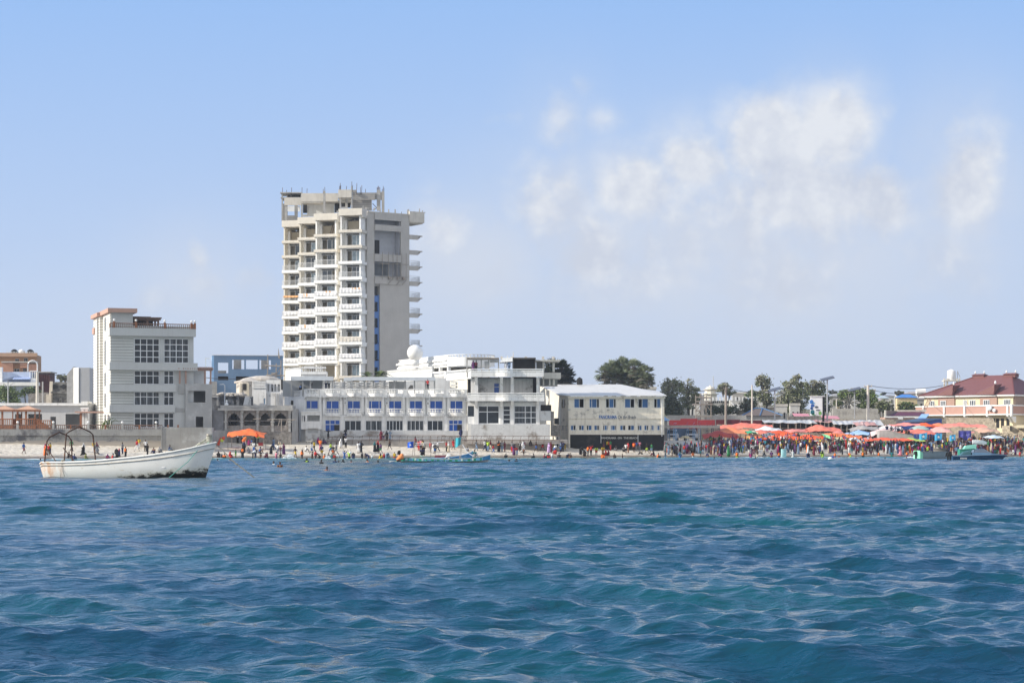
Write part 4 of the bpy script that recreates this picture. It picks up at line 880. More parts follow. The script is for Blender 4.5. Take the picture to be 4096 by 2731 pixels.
def wing():
    # white-blue walls between ruin and hotel
    F=Fr('white_wing','white weathered wing with arched niches left of the hotel','building',1009,341,-3,3)
    W=F.u(1130); hs=[F.rect(1054,1061,1592,1616)]
    m=MB(); m.wall(0,F.u(1065),0,F.z(1527,5),hs,0,.4); F.part(m,'wall',M['hotel'])
    m=MB(); zb=F.z(1546,3); m.box(0,F.u(1065),-.15,-.01,zb-.25,zb); m.box(0,F.u(1065),-.1,.3,F.z(1527,3)+.01,F.z(1524,3)); F.part(m,'ledge',M['white'])
    m=MB(); balus(m,0.1,F.u(1063),zb+.05,.55,-.12,18,.1,.09); F.part(m,'balustrade',M['hotel'])
    m=MB(); F2=F; niches=[(1070,1077),(1084,1092),(1097,1105),(1110,1120)]
    hs=[F.rect(a,b,1536,1565,.5) for a,b in niches]; m.wall(F.u(1065,.5),W,0,F.z(1519,8),hs,.5,.9)
    for h in hs:
        c=(h[0]+h[1])/2; w_=(h[1]-h[0])/2
        for s in(-1,1):
            for t0,t1 in ((0,.5),(.5,1.0),(1,1.3)): 
                x0=c+s*w_*math.cos(t0);z0=h[3]-w_+w_*math.sin(t0);x1=c+s*w_*math.cos(t1);z1=h[3]-w_+w_*math.sin(t1)
                m.hull([(x0,.55,z0),(x1,.55,z1),(x1,.8,z1),(x0,.8,z0)],[(c+s*w_,.55,z0+.01),(c+s*w_,.55,h[3]+.01),(c+s*w_,.8,h[3]+.01),(c+s*w_,.8,z0+.01)])
    F.part(m,'niche_wall',M['hotel'])
    m=MB(); a=F.u(1067,.92); m.box(a,W,.92,1.1,0,F.z(1521,8)); F.part(m,'niche_back',mat('bluish_plaster',(.58,.58,.58),.9,.1,streak=.3))
    m=MB(); bx(F,m,1088,1093,1551,1567,.86,.05); F.part(m,'small_window',M['dark'])
    m=MB(); bx(F,m,1065,1125,1568,1660,.2,.28); F.part(m,'lower_wall',M['hotel'])
    m=MB()
    for px_ in (1066,1101,1112): m.tube([(F.u(px_,.1),.1,F.z(1645,5)),(F.u(px_,.1),.1,F.z(1572,5))],.06,5)
    F.part(m,'drain_pipe',M['raw'])
    m=MB(); bx(F,m,-0+1124,1131,1518,1558,.3,.5); bx(F,m,1124,1130,1518,1524,.2,.3); F.part(m,'corner_post',M['dark'])
wing()
HT=None
def hotel():
    F=Fr('seafront_hotel','long white hotel with blue windows, curved balconies and balustraded roof terrace','building',1219,326,4,2.0)
    W=F.u(1868); HB=F; cs=[1247,1330.5,1415.5,1500.5,1581,1664,1745,1826]
    z=lambda py:F.z(py,12)
    wins=[(1222,1273,1601,1635)]+[(c-26,c+26,1602,1652) for c in cs[1:]]
    grounds=[(1300,1360,1679,1744),(1378,1445,1681,1722),(1462,1528,1681,1722),(1545,1612,1681,1722),(1628,1695,1681,1722),(1709,1772,1681,1722),(1795,1850,1679,1742)]
    hw=[F.rect(*a,.45) for a in wins]; hg=[F.rect(*a,.1) for a in grounds]
    m=MB(); m.wall(0,W,z(1665),z(1587),hw,.45,.8); F.part(m,'upper_wall',M['hotel'])
    m=MB(); m.wall(0,W,-.5,z(1665),hg,.1,.5); m.box(0,W,.12,.5,z(1665)+.01,z(1665)+.2); F.part(m,'ground_wall',M['hotel'])
    m=MB(); m.box(0,W,-.15,.09,z(1744),z(1722)); F.part(m,'base_wall',M['peel'])
    for a in (m:=MB(),): pass
    m=MB(); m.box(.3,W-.3,3.5,3.8,-.5,z(1587)); m.box(0,.3,.82,9,-.5,z(1587)); m.box(W-.3,W,.82,9,-.5,z(1587)); m.box(.31,W-.31,.81,9,z(1587)-.35,z(1587)-.02); m.box(.3,W-.3,.8,3.5,z(1665)-.1,z(1665)+.1); F.part(m,'rear_wall',mat('room_wall',(.35,.34,.32),.9,.1))
    # piers between the bays
    for c in [1289]+[(a+b)/2 for a,b in zip(cs[1:-1],cs[2:])]:
        for s in (-1,1):
            u=F.u(c+s*8.0,.1); m=MB(); m.box(u-.2,u+.2,.05,.45,z(1664)+.2,z(1587)); F.part(m,'pier',M['hotel'])
    for c in [1291,1369,1453,1536,1620,1702,1784,1862]:
        u=F.u(c); m=MB(); m.box(u-.28,u+.28,-.05,.1,z(1722),z(1665)); F.part(m,'pilaster',M['hotel'])
    m=MB(); m.box(-.1,W+.1,-.25,.44,z(1589),z(1586)); m.box(-.1,W,-.12,.1,z(1666),z(1663)); F.part(m,'cornice',M['hotel'])
    m=MB(); us=[F.u(c) for c in cs]; zr0=z(1586)
    # straight roof parapet between the curved balconies
    hb=F.u(cs[1]+31)-F.u(cs[1])
    edges=[0]+sum([[u-hb,u+hb] for u in us],[])+[W]
    for a,b in zip(edges[::2],edges[1::2]):
        if b-a>.1: F.part(MB().box(a,b,-.12,.12,zr0,z(1556)),'roof_parapet',M['hotel'])
    def curved(u,zb,zm,ztop,name,out=.75,wd=hb):
        n=10; pts=[(u-wd+2*wd*k/n, -.05-out*math.sin(math.pi*k/n)) for k in range(n+1)]
        m=MB()
        for (x0,y0),(x1,y1) in zip(pts[:-1],pts[1:]): m.hull([(x0,y0,zb),(x1,y1,zb),(x1,y1+.15,zb),(x0,y0+.15,zb)],[(x0,y0,zm),(x1,y1,zm),(x1,y1+.15,zm),(x0,y0+.15,zm)])
        fl=[(x,y+.05,zb+.02) for x,y in pts]+[(u+wd,.44,zb+.02),(u-wd,.44,zb+.02)]; m.hull(fl,[(x,y,zb+.16) for x,y,_ in fl])
        p=F.part(m,name,M['hotel'])
        m=MB(); h=ztop-zm-.1
        for (x0,y0),(x1,y1) in zip(pts[:-1],pts[1:]):
            xm,ym=(x0+x1)/2,(y0+y1)/2+.07; m.lathe([(.08,0),(.045,h*.1),(.10,h*.35),(.04,h*.75),(.08,h)],(xm,ym,zm),6)
        m.tube([(x,y+.07,ztop-.05) for x,y in pts],(.12,.06),4); m.build('balustrade',M['white'],p)
    for u in us: curved(u,z(1586.5),z(1573),z(1556.5),'roof_balcony',.8)
    for i,u in enumerate(us):
        if i==0: 
            m=MB(); balus(m,u-hb*.95,u+hb*.95,z(1650),.5,.0,11); F.part(m,'balustrade',M['white']); continue
        curved(u,z(1663.5),z(1651),z(1634),'balcony',.7,hb*1.0)
    # windows
    for i,h in enumerate(hw): F.win(h,2,1,.52,gm=M['glass_blue'],fw=.1,name='blue_window',colp=[0,.42,1] if i!=3 else [0,.22,.8,1])
    for i,h in enumerate(hg):
        if i in (0,6): o=F.win(h,3,2,.2,gm=M['glass_blue'],fw=.1,name='blue_door',rowp=[0,.72,1]); m=MB(); a=h[0]+(h[1]-h[0])*.62; m.box(a,h[1]-.1,.12,.22,h[2]+.02,h[2]+(h[3]-h[2])*.7); m.build('open_leaf',M['dark'],o)
        else: F.win(h,[3,3,5,4,3][i-1],1,.2,fw=.1,gm=M['glass'] if i%2 else M['glass_curtain'])
    # air conditioning units
    for x0,x1,ys in ((1216,1230,[(1590,1601)]),(1374,1389,[(1588,1601),(1604,1618)]),(1540,1555,[(1589,1601),(1605,1618)]),(1705,1720,[(1589,1602),(1607,1619)]),(1856,1870,[(1592,1605)])):
        for a,b in ys:
            m=MB(); r_=F.rect(x0,x1,a,b,0); m.box(r_[0],r_[1],-.1,.3,r_[2],r_[3]); o=F.part(m,'air_conditioner',M['frame']); c=((r_[0]+r_[1])/2-.04,-.12,(r_[2]+r_[3])/2)
            m=MB(); m.tube([(c[0],-.13,c[2]),(c[0],-.101,c[2])],.19,10); m.build('fan_grille',M['raw'],o)
    # ground floor kiosk in front of the first bay
    m=MB(); r0=F.rect(1204,1286,1648,1775,-1.6); hk=[F.rect(1229,1279,1660,1684,-1.6),F.rect(1206,1211,1661,1684,-1.6),F.rect(1215,1221,1661,1684,-1.6),F.rect(1231,1273,1712,1731,-1.6)]
    zk=F.z(1716,2,-1.6)
    m.wall(r0[0],r0[1],zk,r0[3],hk,-1.6,-1.35); m.box(r0[0],r0[0]+.2,-1.34,.4,zk,r0[3]); m.box(r0[1]-.2,r0[1],-1.34,.05,zk,r0[3]); m.box(r0[0]+.2,r0[1]-.2,-1.34,.4,r0[3]-.2,r0[3]-.03); m.box(r0[0]+.2,r0[1]-.2,-1.34,.4,zk+.02,zk+.2); F.part(m,'kiosk',M['hotel'])
    m=MB(); m.box(r0[0]-.1,r0[1]+.1,-1.75,-1.2,r0[3]-.02,r0[3]+.12); F.part(m,'kiosk_cornice',M['hotel'])
    m=MB(); b0=F.rect(1222,1281,1712,1775,-1.4); hh=[F.rect(1231,1273,1710,1731,-1.4)]; m.wall(b0[0],b0[1],-1,zk-.02,hh,-1.4,-1.1); m.box(b0[0],b0[1],-.9,-.7,-1,zk-.05); F.part(m,'kiosk_base',M['peel'])
    m=MB(); m.hull([(F.u(1183),1.5,-1),(b0[0]-.02,-1.2,-1),(b0[0]-.02,.4,-1),(F.u(1183),3,-1)],[(F.u(1183),1.5,F.z(1595,0)),(b0[0]-.02,-.2,F.z(1595,0)),(b0[0]-.02,.4,F.z(1595,0)),(F.u(1183),3,F.z(1595,0))]); F.part(m,'rounded_corner_wall',M['hotel'])
    # left return with parapet (towards the ruins)
    m=MB(); x0,x1=F.u(1127),F.u(1222); zt=z(1558)
    pl=[(x0,9.0),(x1,.3)]; d=(9.7-1)/(x1-x0)
    def at(t): return (x0+(x1-x0)*t, 9.0-8.7*t)
    a,b=at(0),at(1); m.hull([(a[0],a[1],0),(b[0],b[1],0),(b[0]+.2,b[1]+.3,0),(a[0]+.2,a[1]+.3,0)],[(a[0],a[1],zt-1.0),(b[0],b[1],zt-1.0),(b[0]+.2,b[1]+.3,zt-1.0),(a[0]+.2,a[1]+.3,zt-1.0)])
    for t0,t1 in ((0,.06),(.30,.43),(.74,1.0)): 
        a,b=at(t0),at(t1); m.hull([(a[0],a[1],zt-.999),(b[0],b[1],zt-.999),(b[0]+.2,b[1]+.2,zt-.999),(a[0]+.2,a[1]+.2,zt-.999)],[(a[0],a[1],zt),(b[0],b[1],zt),(b[0]+.2,b[1]+.2,zt),(a[0]+.2,a[1]+.2,zt)])
    for t0,t1 in ((.06,.3),(.43,.74)): a,b=at(t0),at(t1); balus(m,a[0],b[0],zt-.98,.75,a[1],8,v2=b[1])
    F.part(m,'side_parapet_wall',M['hotel'])
    m=MB(); p_=at(.42); m.box(p_[0]-.35,p_[0]+.4,p_[1]-.12,p_[1]+.3,F.z(1618,0,4),F.z(1601,0,4)); F.part(m,'small_window',M['dark'])
    # roof terrace floor
    m=MB(); m.prism([(at(0)[0]+.4,9.5),(0.3,.5),(W,.5),(W,9),(at(0)[0]+.4,12)],z(1587)-.019,z(1587)+.1); F.part(m,'terrace_floor',M['raw'])
    # awnings on posts
    for a,b,c,d,y0,ps in ((1163,1333,1505,1521,.6,(1166,1211,1242,1292,1330)),(1407,1742,1507,1522,.9,(1409,1457,1494,1539,1577,1620,1658,1702,1738)),(1375,1408,1510,1524,1.2,(1377,))):
        m=MB(); u0,u1,z0,z1=F.rect(a,b,d,c,y0); z0,z1=min(z0,z1),max(z0,z1)
        m.hull([(u0,y0,z0),(u1,y0,z0),(u1,y0+.1,z0),(u0,y0+.1,z0)],[(u0,y0+.15,z1),(u1,y0+.15,z1),(u1,y0+.25,z1),(u0,y0+.25,z1)]); m.box(u0,u1,y0+.2,y0+6,z1-.14,z1-.03)
        F.part(m,'awning',mat('pale_awning',(.50,.53,.56),.8,.12,1.0))
        for px_ in ps: u=F.u(px_,y0+.5); m=MB(); m.box(u-.12,u+.12,y0+.3,y0+.5,z(1587)+.1,z0+.2); F.part(m,'awning_post',M['raw'])
    m=MB()
    for a,b in ((1131,1210),(1213,1292)): u0,u1,z0,z1=F.rect(a,b,1521,1586,5); m.box(u0,u1,5,5.2,z0,z1)
    F.part(m,'terrace_screen',mat('grey_screen',(.38,.39,.40),.9,.08))
    # rear white balustrade and walls
    m=MB(); zz=F.z(1548,10,8); u0,u1=F.u(1297,8),F.u(1560,8); m.box(u0,u1,8,8.2,zz-2.5,zz); balus(m,u0,u1,zz,.7,8.1,60,.12,.13)
    for k in range(9): x=u0+(u1-u0)*k/8; m.box(x-.25,x+.25,7.95,8.25,zz,zz+.85)
    F.part(m,'rear_balustrade',M['white'])
    m=MB(); bx(F,m,1556,1625,1525,1556,7,.4); bx(F,m,1622,1740,1527,1560,9,.4); bx(F,m,1740,1880,1512,1570,10,.4); F.part(m,'rear_block',M['white'])
    m=MB(); a,b=F.rect(1628,1652,1538,1556,6)[:2]; zq=z(1556); m.hull([(a,6,zq),(b,6,zq),(b,6.1,zq),(a,6.1,zq)],[(b-.4,6,zq+.9),(b,6,zq+.8),(b,6.1,zq+.8),(b-.4,6.1,zq+.9)]); F.part(m,'stair_flank',M['raw'])
    m=MB(); bx(F,m,1830,1845,1549,1560,7,.3); bx(F,m,1845,1857,1549,1560,7.1,.3); F.part(m,'blue_chairs',M['glass_blue'])
    # low terrace and step in front
    m=MB(); m.box(F.u(1283),W+1,-2.4,-.16,-.6,z(1757)); m.box(F.u(1315),F.u(1345),-3.2,-2.41,-.6,z(1760)); m.box(F.u(1283),W+12,-2.9,-2.41,-.9,z(1764)); F.part(m,'front_terrace',mat('terrace_concrete',(.38,.35,.32),.95,.15,.6,streak=.2))
hotel()
def crown_annex():
    F=Fr('crenellated_annex','small white roof building with pierced crenellated parapet before the tower','building',1205,350,2,8)
    W=F.u(1305); zt=F.z(1473,2); zb=F.z(1502,2)
    m=MB(); m.box(0,W,0,4,-4,zb+.75); m.box(-.1,W+.1,-.15,4.1,zb+.2,zb+.4); F.part(m,'wall',M['white'])
    m=MB()
    for k in range(11): u=(k+.5)*W/11; m.lathe([(.17,0),(.05,.02),(.05,.5),(.17,.52)],(u,.1,zb+.75),6); m.box(u-W/22+.03,u+W/22-.03,0,.2,zb+1.2,zb+1.3); m.prismy([(u-W/22,zb+1.3),(u+W/22,zb+1.3),(u+W/40,zb+1.6),(u-W/40,zb+1.6)],0,.18)
    F.part(m,'parapet',M['white'])
    m=MB(); d0=(F.u(1141,5),5.5); 
    m.hull([(d0[0],d0[1],-4),(-.1,.1,-4),(-.1,4,-4),(d0[0],8,-4)],[(d0[0],d0[1],zt-.2),(-.1,.1,zt-.1),(-.1,4,zt-.1),(d0[0],8,zt-.2)])
    for k in range(12): t=(k+.5)/12; x=d0[0]+(-.1-d0[0])*t; y=d0[1]+(.1-d0[1])*t; m.box(x-.14,x+.14,y-.05,y+.3,zt-.2,zt+.18)
    F.part(m,'side_wall',M['white'])
    m=MB(); bx(F,m,1218,1252,1465,1473,3,.5); F.part(m,'block',M['white'])
crown_annex()
def palmtop(name,label,px,Y,zb,n,ln,hgt,group=None,m_=None,seed=1,dead=0):
    r=random.Random(seed); F=Fr(name,label,'palm tree',px,Y,0,zb,group)
    m=MB(); m.tube([(0,0,-1),(.1,0,hgt*.5),(0,0,hgt)],[.28,.2,.22],7); F.part(m,'trunk',M['pole'])
    m=MB()
    for k in range(n):
        a=r.uniform(0,6.28); el=r.uniform(-.1,1.3); L=ln*r.uniform(.75,1.1); d=Vector((math.cos(a)*math.cos(el),math.sin(a)*math.cos(el),math.sin(el)))
        pts=[];
        for s in range(6):
            t=s/5; p=Vector((0,0,hgt))+d*L*t+Vector((0,0,-1))*L*.55*t*t; pts.append(p)
        side=d.cross(Vector((0,0,1))).normalized()
        for s in range(5):
            for q in range(3):
                p=pts[s].lerp(pts[s+1],q/3); w=ln*.28*(1-abs((s+q/3)/5-.4))
                for sg in (-1,1):
                    tip=p+side*sg*w+(pts[s+1]-pts[s])*.9+Vector((0,0,-.25*w)); m.tri(tuple(p),tuple(p+(pts[s+1]-pts[s])*.3),tuple(tip))
    F.part(m,'crown',m_ or M['palmleaf'])
M['palmleaf']=mat('palm_leaf',(0.11,0.15,0.04),.6,.4,1.5)
palmtop('palm_tree','small yellow-green palm top showing above the hotel awning, left one',1468,345,6,16,2.0,F.z(1500,0) if False else PZ(1503,345)-6,seed=3)
palmtop('palm_tree','wider yellow-green palm top above the hotel awning, right one',1520,346,6,20,2.4,PZ(1503,346)-6,seed=5)
def radome(F,mb): mb.ball((0,0,1.15),1.42,28,18); mb.lathe([(.8,-1.2),(.7,.1)],(0,0,0),12)
one('radome','big smooth white radome ball on the roof right of the tower','radome',1660.6,352,radome,M['shinywhite'],PZ(1410.6,352)-1.15,smooth=True)
def upper_pav():
    F=Fr('roof_pavilion','bright white columned roof pavilion with deep crenellated parapet below the radome','building',1602,367,-66,8)
    L_=F.u(1795); zt=F.z(1440,0); zb=F.z(1474,0); z2=F.z(1484,0)
    m=MB(); m.box(-.5,L_,-.2,8,zb,zt-.45); m.box(-1,L_,-.5,8,zt-1.0,zt-.7); m.box(-.5,L_,-.1,8,z2,zb-.01); m.box(-.8,L_+.1,-.4,8,zb-.1,zb+.15); F.part(m,'parapet',M['white'])
    m=MB()
    for k in range(40): u=(k+.5)*L_/40; m.box(u-.18,u+.18,-.2,.1,zt-.45,zt-.08)
    m.box(-.5,L_,-.19,.09,zt-.09,zt); F.part(m,'crenels',M['white'])
    for k in range(7): u=.2+k*L_/6.2; m=MB(); m.box(u-.25,u+.25,0,.5,0,z2-.01); F.part(m,'column',M['white'])
    m=MB(); m.box(2,L_-1,5,5.3,0,z2); F.part(m,'inner_wall',M['cream'])
    m=MB(); m.box(0,L_,-.6,7.8,-3,F.z(1496,0)-.2); F.part(m,'floor_block',M['white'])
    # rounded front end
    m=MB(); n=9; cx,cy,R_=L_,4.0,4.3
    for k in range(n):
        t0=-math.pi/2+math.pi*k/n*.9; t1=-math.pi/2+math.pi*(k+1)/n*.9
        p=lambda t,r_:(cx+r_*math.cos(t),cy+r_*math.sin(t))
        a,b,c,d=p(t0,R_),p(t1,R_),p(t1,R_-.3),p(t0,R_-.3)
        for q0,q1 in ((z2,zt-.45),):
            m.hull([(*a,q0),(*b,q0),(*c,q0),(*d,q0)],[(*a,q1),(*b,q1),(*c,q1),(*d,q1)])
        for f in (.25,.75): t=t0+(t1-t0)*f; x,y=p(t,R_-.1); m.lathe([(.16,0),(.05,.1),(.16,.35)],(x,y,zt-.45),6)
        a,b,c,d=p(t0,R_+.05),p(t1,R_+.05),p(t1,R_-.3),p(t0,R_-.3); m.hull([(*a,zt-.1),(*b,zt-.1),(*c,zt-.1),(*d,zt-.1)],[(*a,zt),(*b,zt),(*c,zt),(*d,zt)])
    F.part(m,'rounded_end',M['white'])
    # stair and balustrade below
    u0=F.u(1602)
    m=MB(); zz=F.z(1509,0); 
    balus(m,0,L_-1,zz,1.0,-2.6,46,.14,.17); m.box(0,L_-1,-2.8,-2.3,zz-.8,zz-.01); F.part(m,'lower_balustrade',M['white'])
    for px_,lab in ((1694,''),): 
        u=F.u(px_,-2.5)
upper_pav()
def right_block():
    F=Fr('corner_block','white two storey hotel block with long curved balustraded balconies and large dark windows','building',1870,327,1,2.0)
    z=lambda py,v=0:F.z(py,14,v); W=F.u(2160)
    hs=[F.rect(1870,1898,1622,1667,.3),F.rect(1913,1997,1622,1695,.3),F.rect(2012,2042,1622,1695,.3),F.rect(2056,2146,1622,1695,.3)]
    m=MB(); m.wall(0,W,z(1698),z(1604),hs,.3,.6); F.part(m,'ground_wall',M['hotel'])
    F.win(hs[0],1,1,.4,fw=.08); F.win(hs[1],2,2,.4,fw=.13,rowp=[0,.66,1],colp=[0,.43,1]); F.win(hs[2],1,4,.4,fw=.13); F.win(hs[3],3,3,.4,fw=.12,rowp=[0,.34,.64,1],colp=[0,.5,.76,1],gm=M['glass_curtain'])
    m=MB(); a=F.u(1883); m.box(a,F.u(2200),-.9,.29,-.8,z(1696)); m.box(0,a,-.2,.29,-.8,z(1694)); F.part(m,'base_wall',M['peel'])
    hr=[F.rect(1975,1998,1531,1572,2.4)]
    m=MB(); m.wall(F.u(1912),F.u(2133),z(1604),z(1512),hr,2.4,2.7); m.box(F.u(1883),F.u(1911),.7,1.0,z(1604),z(1512)); F.part(m,'recessed_wall',M['hotel'])
    F.win(hr[0],1,2,2.5,fw=.1,gm=M['glass_blue'],name='balcony_door',rowp=[0,.6,1])
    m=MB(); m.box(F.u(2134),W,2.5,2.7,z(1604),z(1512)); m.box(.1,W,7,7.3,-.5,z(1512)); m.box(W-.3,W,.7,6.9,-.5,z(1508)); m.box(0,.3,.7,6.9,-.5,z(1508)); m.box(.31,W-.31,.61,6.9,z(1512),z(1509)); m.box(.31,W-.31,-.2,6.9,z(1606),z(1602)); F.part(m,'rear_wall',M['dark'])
    for a,b in ((1896,1913),(2000,2012),(2042,2056),(2145,2159)):
        u0,u1=F.u(a),F.u(b); m=MB(); m.box(u0,u1,.02,.35,z(1697),z(1604)); m.box(u0+.03,u1-.03,.0,.32,z(1600),z(1510)); F.part(m,'column',M['hotel'])
        for zc_ in (z(1604),z(1510)): m=MB(); uc=(u0+u1)/2; m.hull([(uc-.18,-.15,zc_-1.1),(uc+.18,-.15,zc_-1.1),(uc+.18,.02,zc_-1.1),(uc-.18,.02,zc_-1.1)],[(uc-.25,-1.0,zc_),(uc+.25,-1.0,zc_),(uc+.25,.02,zc_),(uc-.25,.02,zc_)]); F.part(m,'bracket',M['hotel'])
    # long balconies with a curved bulge
    def longb(pxa,pxb,y0,ym,y1,name):
        ua,ub=F.u(pxa,-1),F.u(pxb,-1); n=30; um0,um1=F.u(1985),F.u(2070); pts=[]
        for k in range(n+1):
            x=ua+(ub-ua)*k/n; t=(x-um0)/(um1-um0); pts.append((x,-1.2-(.7*math.sin(math.pi*t) if 0<t<1 else 0)))
        zb,zm,zt=z(y1,-1),z(ym,-1),z(y0,-1); m=MB()
        for (x0,y0_),(x1,y1_) in zip(pts[:-1],pts[1:]): m.hull([(x0,y0_,zb),(x1,y1_,zb),(x1,y1_+.2,zb),(x0,y0_+.2,zb)],[(x0,y0_,zm),(x1,y1_,zm),(x1,y1_+.2,zm),(x0,y0_+.2,zm)])
        fl=[(x,y+.1,zb+.02) for x,y in pts]+[(ub,.3,zb+.02),(ua,.3,zb+.02)]; m.hull(fl,[(x,y,zb+.2) for x,y,_ in fl]); m.box(ub-.2,ub,-1.0,2.5,zb,zm)
        p=F.part(m,name,M['hotel']); m=MB(); h=zt-zm-.12
        for (x0,y0_),(x1,y1_) in zip(pts[:-1],pts[1:]):
            for f in (.25,.75): m.lathe([(.09,0),(.05,h*.1),(.11,h*.35),(.045,h*.75),(.09,h)],(x0+(x1-x0)*f,y0_+(y1_-y0_)*f+.1,zm),6)
        m.tube([(x,y+.1,zt-.06) for x,y in pts],(.13,.06),4); m.box(ub-.2,ub,-1.0,2.4,zm,zt); m.build('balustrade',M['white'],p)
    longb(1870,2177,1571,1589,1604,'first_balcony'); longb(1883,2175,1475,1491,1507,'upper_balcony')
    # bright left parapet of the top terrace
    m=MB(); zt=z(1476); zb=z(1515); x0,x1=F.u(1786,9),F.u(1883,-1); 
    m.hull([(x0,9,zb),(x1,-1.1,zb),(x1+.2,-.9,zb),(x0+.2,9.2,zb)],[(x0,9,zt-.5),(x1,-1.1,zt-.5),(x1+.2,-.9,zt-.5),(x0+.2,9.2,zt-.5)])
    for k in range(16): t=(k+.5)/16; x=x0+(x1-x0)*t; y=9+(-10.1)*t; m.box(x-.15,x+.15,y-.1,y+.15,zt-.5,zt-.1)
    m.hull([(x0,9,zt-.1),(x1,-1.1,zt-.1),(x1+.2,-.9,zt-.1),(x0+.2,9.2,zt-.1)],[(x0,9,zt),(x1,-1.1,zt),(x1+.2,-.9,zt),(x0+.2,9.2,zt)])
    F.part(m,'side_parapet',M['white'])
    m=MB(); a=F.u(1800,8); m.hull([(a,8,-.5),(0,.7,-.5),(0,1,-.5),(a+.2,8.3,-.5)],[(a,8,zb-.02),(0,.7,zb-.02),(0,1,zb-.02),(a+.2,8.3,zb-.02)]); F.part(m,'side_wall',M['cream'])
    for k in range(9): m=MB(); zz=z(1520)-k*.55; t=.35; x=a*(1-t); m.box(x-.9,x+.3,8*(1-t)-.4,8*(1-t)+.3,zz-.3,zz); F.part(m,'stair_tread',M['white'])
    # roof shades
    zf=z(1509)
    m=MB(); bx(F,m,1866,1996,1430,1435,-.4,4); F.part(m,'shade_roof',M['pole'])
    for px_ in (1807+61,1906,1955,1994,1925): u=F.u(px_); m=MB(); m.box(u-.1,u+.1,0,.2,zf,z(1435)); F.part(m,'shade_post',M['raw'])
    m=MB(); u0,u1=F.u(2000),F.u(2050); m.hull([(u0,-.4,z(1449)),(u1,-.4,z(1446)),(u1,4,z(1446)),(u0,4,z(1449))],[(u0+.4,-.2,z(1432)),(u1,-.2,z(1430)),(u1,4,z(1430)),(u0+.4,4,z(1432))]); m.box(F.u(1938),F.u(1953),1,1.3,z(1475),z(1443)); m.box(F.u(1960),F.u(1992),2,2.2,z(1448),z(1438)); F.part(m,'white_canvas',M['white'])
    m=MB(); m.box(F.u(2051),F.u(2143),-.2,5,z(1435),z(1430)); m.box(F.u(2051),F.u(2143),3.5,3.7,zf,z(1435)); m.box(F.u(2051),F.u(2055),-.1,3.4,zf,z(1435)); m.box(F.u(2140),F.u(2143),-.1,3.4,zf,z(1435)); F.part(m,'dark_shed',mat('shed_brown',(.12,.11,.10),.9,.2))
    m=MB(); m.box(F.u(2144),F.u(2242),1,7,z(1443),z(1438)); m.box(F.u(2176),F.u(2245),1.2,7,z(1513),z(1489)); F.part(m,'concrete_slab',M['raw_light'])
    for a,b,c,d in ((2210,2219,1443,1488),(2170,2178,1443,1488),(2211,2220,1513,1541),(2171,2177,1513,1541),(2196,2202,1513,1541)): m=MB(); bx(F,m,a,b,c,d,1.5,.5); F.part(m,'concrete_column',M['raw_light'])
    m=MB(); bx(F,m,2145,2175,1443,1489,5,.2); bx(F,m,2160,2230,1513,1545,5,.2); F.part(m,'inner_wall',M['raw'])
    m=MB()
    for px_,h in ((2006,1424),(2030,1422),(2053,1407),(2100,1426),(2170,1430),(2212,1430)): u=F.u(px_,2); m.tube([(u,2,z(1432,2)),(u,2,z(h,2))],.05,4)
    for px_ in (2007,2048,2104,2172,2213): u=F.u(px_,2); m.box(u-.2,u+.2,1.8,2.2,z(1437,2),z(1426,2))
    F.part(m,'column_stub',M['raw_light'])
    # ruined little building at the right foot
    m=MB(); bx(F,m,2160,2207,1643,1682,-.2,1.5); F.part(m,'tank_room',M['peel'])
    m=MB(); bx(F,m,2204,2216,1645,1744,-.3,1.5); bx(F,m,2216,2242,1698,1744,.5,1.5); F.part(m,'stone_pier',M['rubble'])
    m=MB(); bx(F,m,2163,2205,1619,1645,2,.3); bx(F,m,2217,2236,1672,1697,1.5,.3); F.part(m,'recess_shade',M['dark'])  # dark panels stand in for shade inside the recesses
    m=MB(); bx(F,m,1866,2270,1757,1775,-2.6,2.4); F.part(m,'low_ledge',MATS['terrace_concrete'])
right_block()
def fence1():
    F=Fr('beach_fence','thin brown rail fence with bent posts along the hotel terrace','fence',1440,323.2,2,3.0)
    for i,(a,b,y) in enumerate(((1310,1345,1748),(1350,1412,1745),(1448,1780,1741),(1766,2240,1743))):
        u0,u1=F.u(a),F.u(b); zt=F.z(y,u0); zb=zt-.95; m=MB()
        m.tube([(u0,0,zt),(u1,0,zt)],.035,4); m.tube([(u0,0,zb+.3),(u1,0,zb+.3)],.03,4); n=int((u1-u0)/1.3)+1
        for k in range(n+1): x=u0+(u1-u0)*k/n; m.tube([(x-.1,0,zb-.3),(x,0,zb+.3),(x,-.02,zb+.6),(x+.12,-.1,zt)],.04,4)
        F.part(m,'fence_panel',mat('rusty_rail',(.16,.10,.075),.8,.3,4))
fence1()
def text(F,parent,body,px0,px1,py0,py1,v,m,sx=1.0,name='lettering'):
    cu=bpy.data.curves.new(name,'FONT'); cu.body=body; cu.extrude=0.01; cu.fill_mode='BOTH'; o=bpy.data.objects.new(name,cu); COL.objects.link(o); cu.materials.append(m)
    u0,u1,z0,z1=F.rect(px0,px1,py0,py1,v); cu.size=1; cu.offset=.028
    bpy.context.view_layer.update(); w=o.dimensions.x; h=o.dimensions.y
    dg=bpy.context.evaluated_depsgraph_get(); me=bpy.data.meshes.new_from_object(o.evaluated_get(dg)); bpy.data.objects.remove(o); me.name=name
    o=bpy.data.objects.new(name,me); COL.objects.link(o); 
    if not me.materials: me.materials.append(m)
    o.parent=parent; o.rotation_euler=(R(90),0,0); o.location=(u0,v,z0); o.scale=((u1-u0)/max(w,.01),(z1-z0)/max(h,.01),1)
    return o
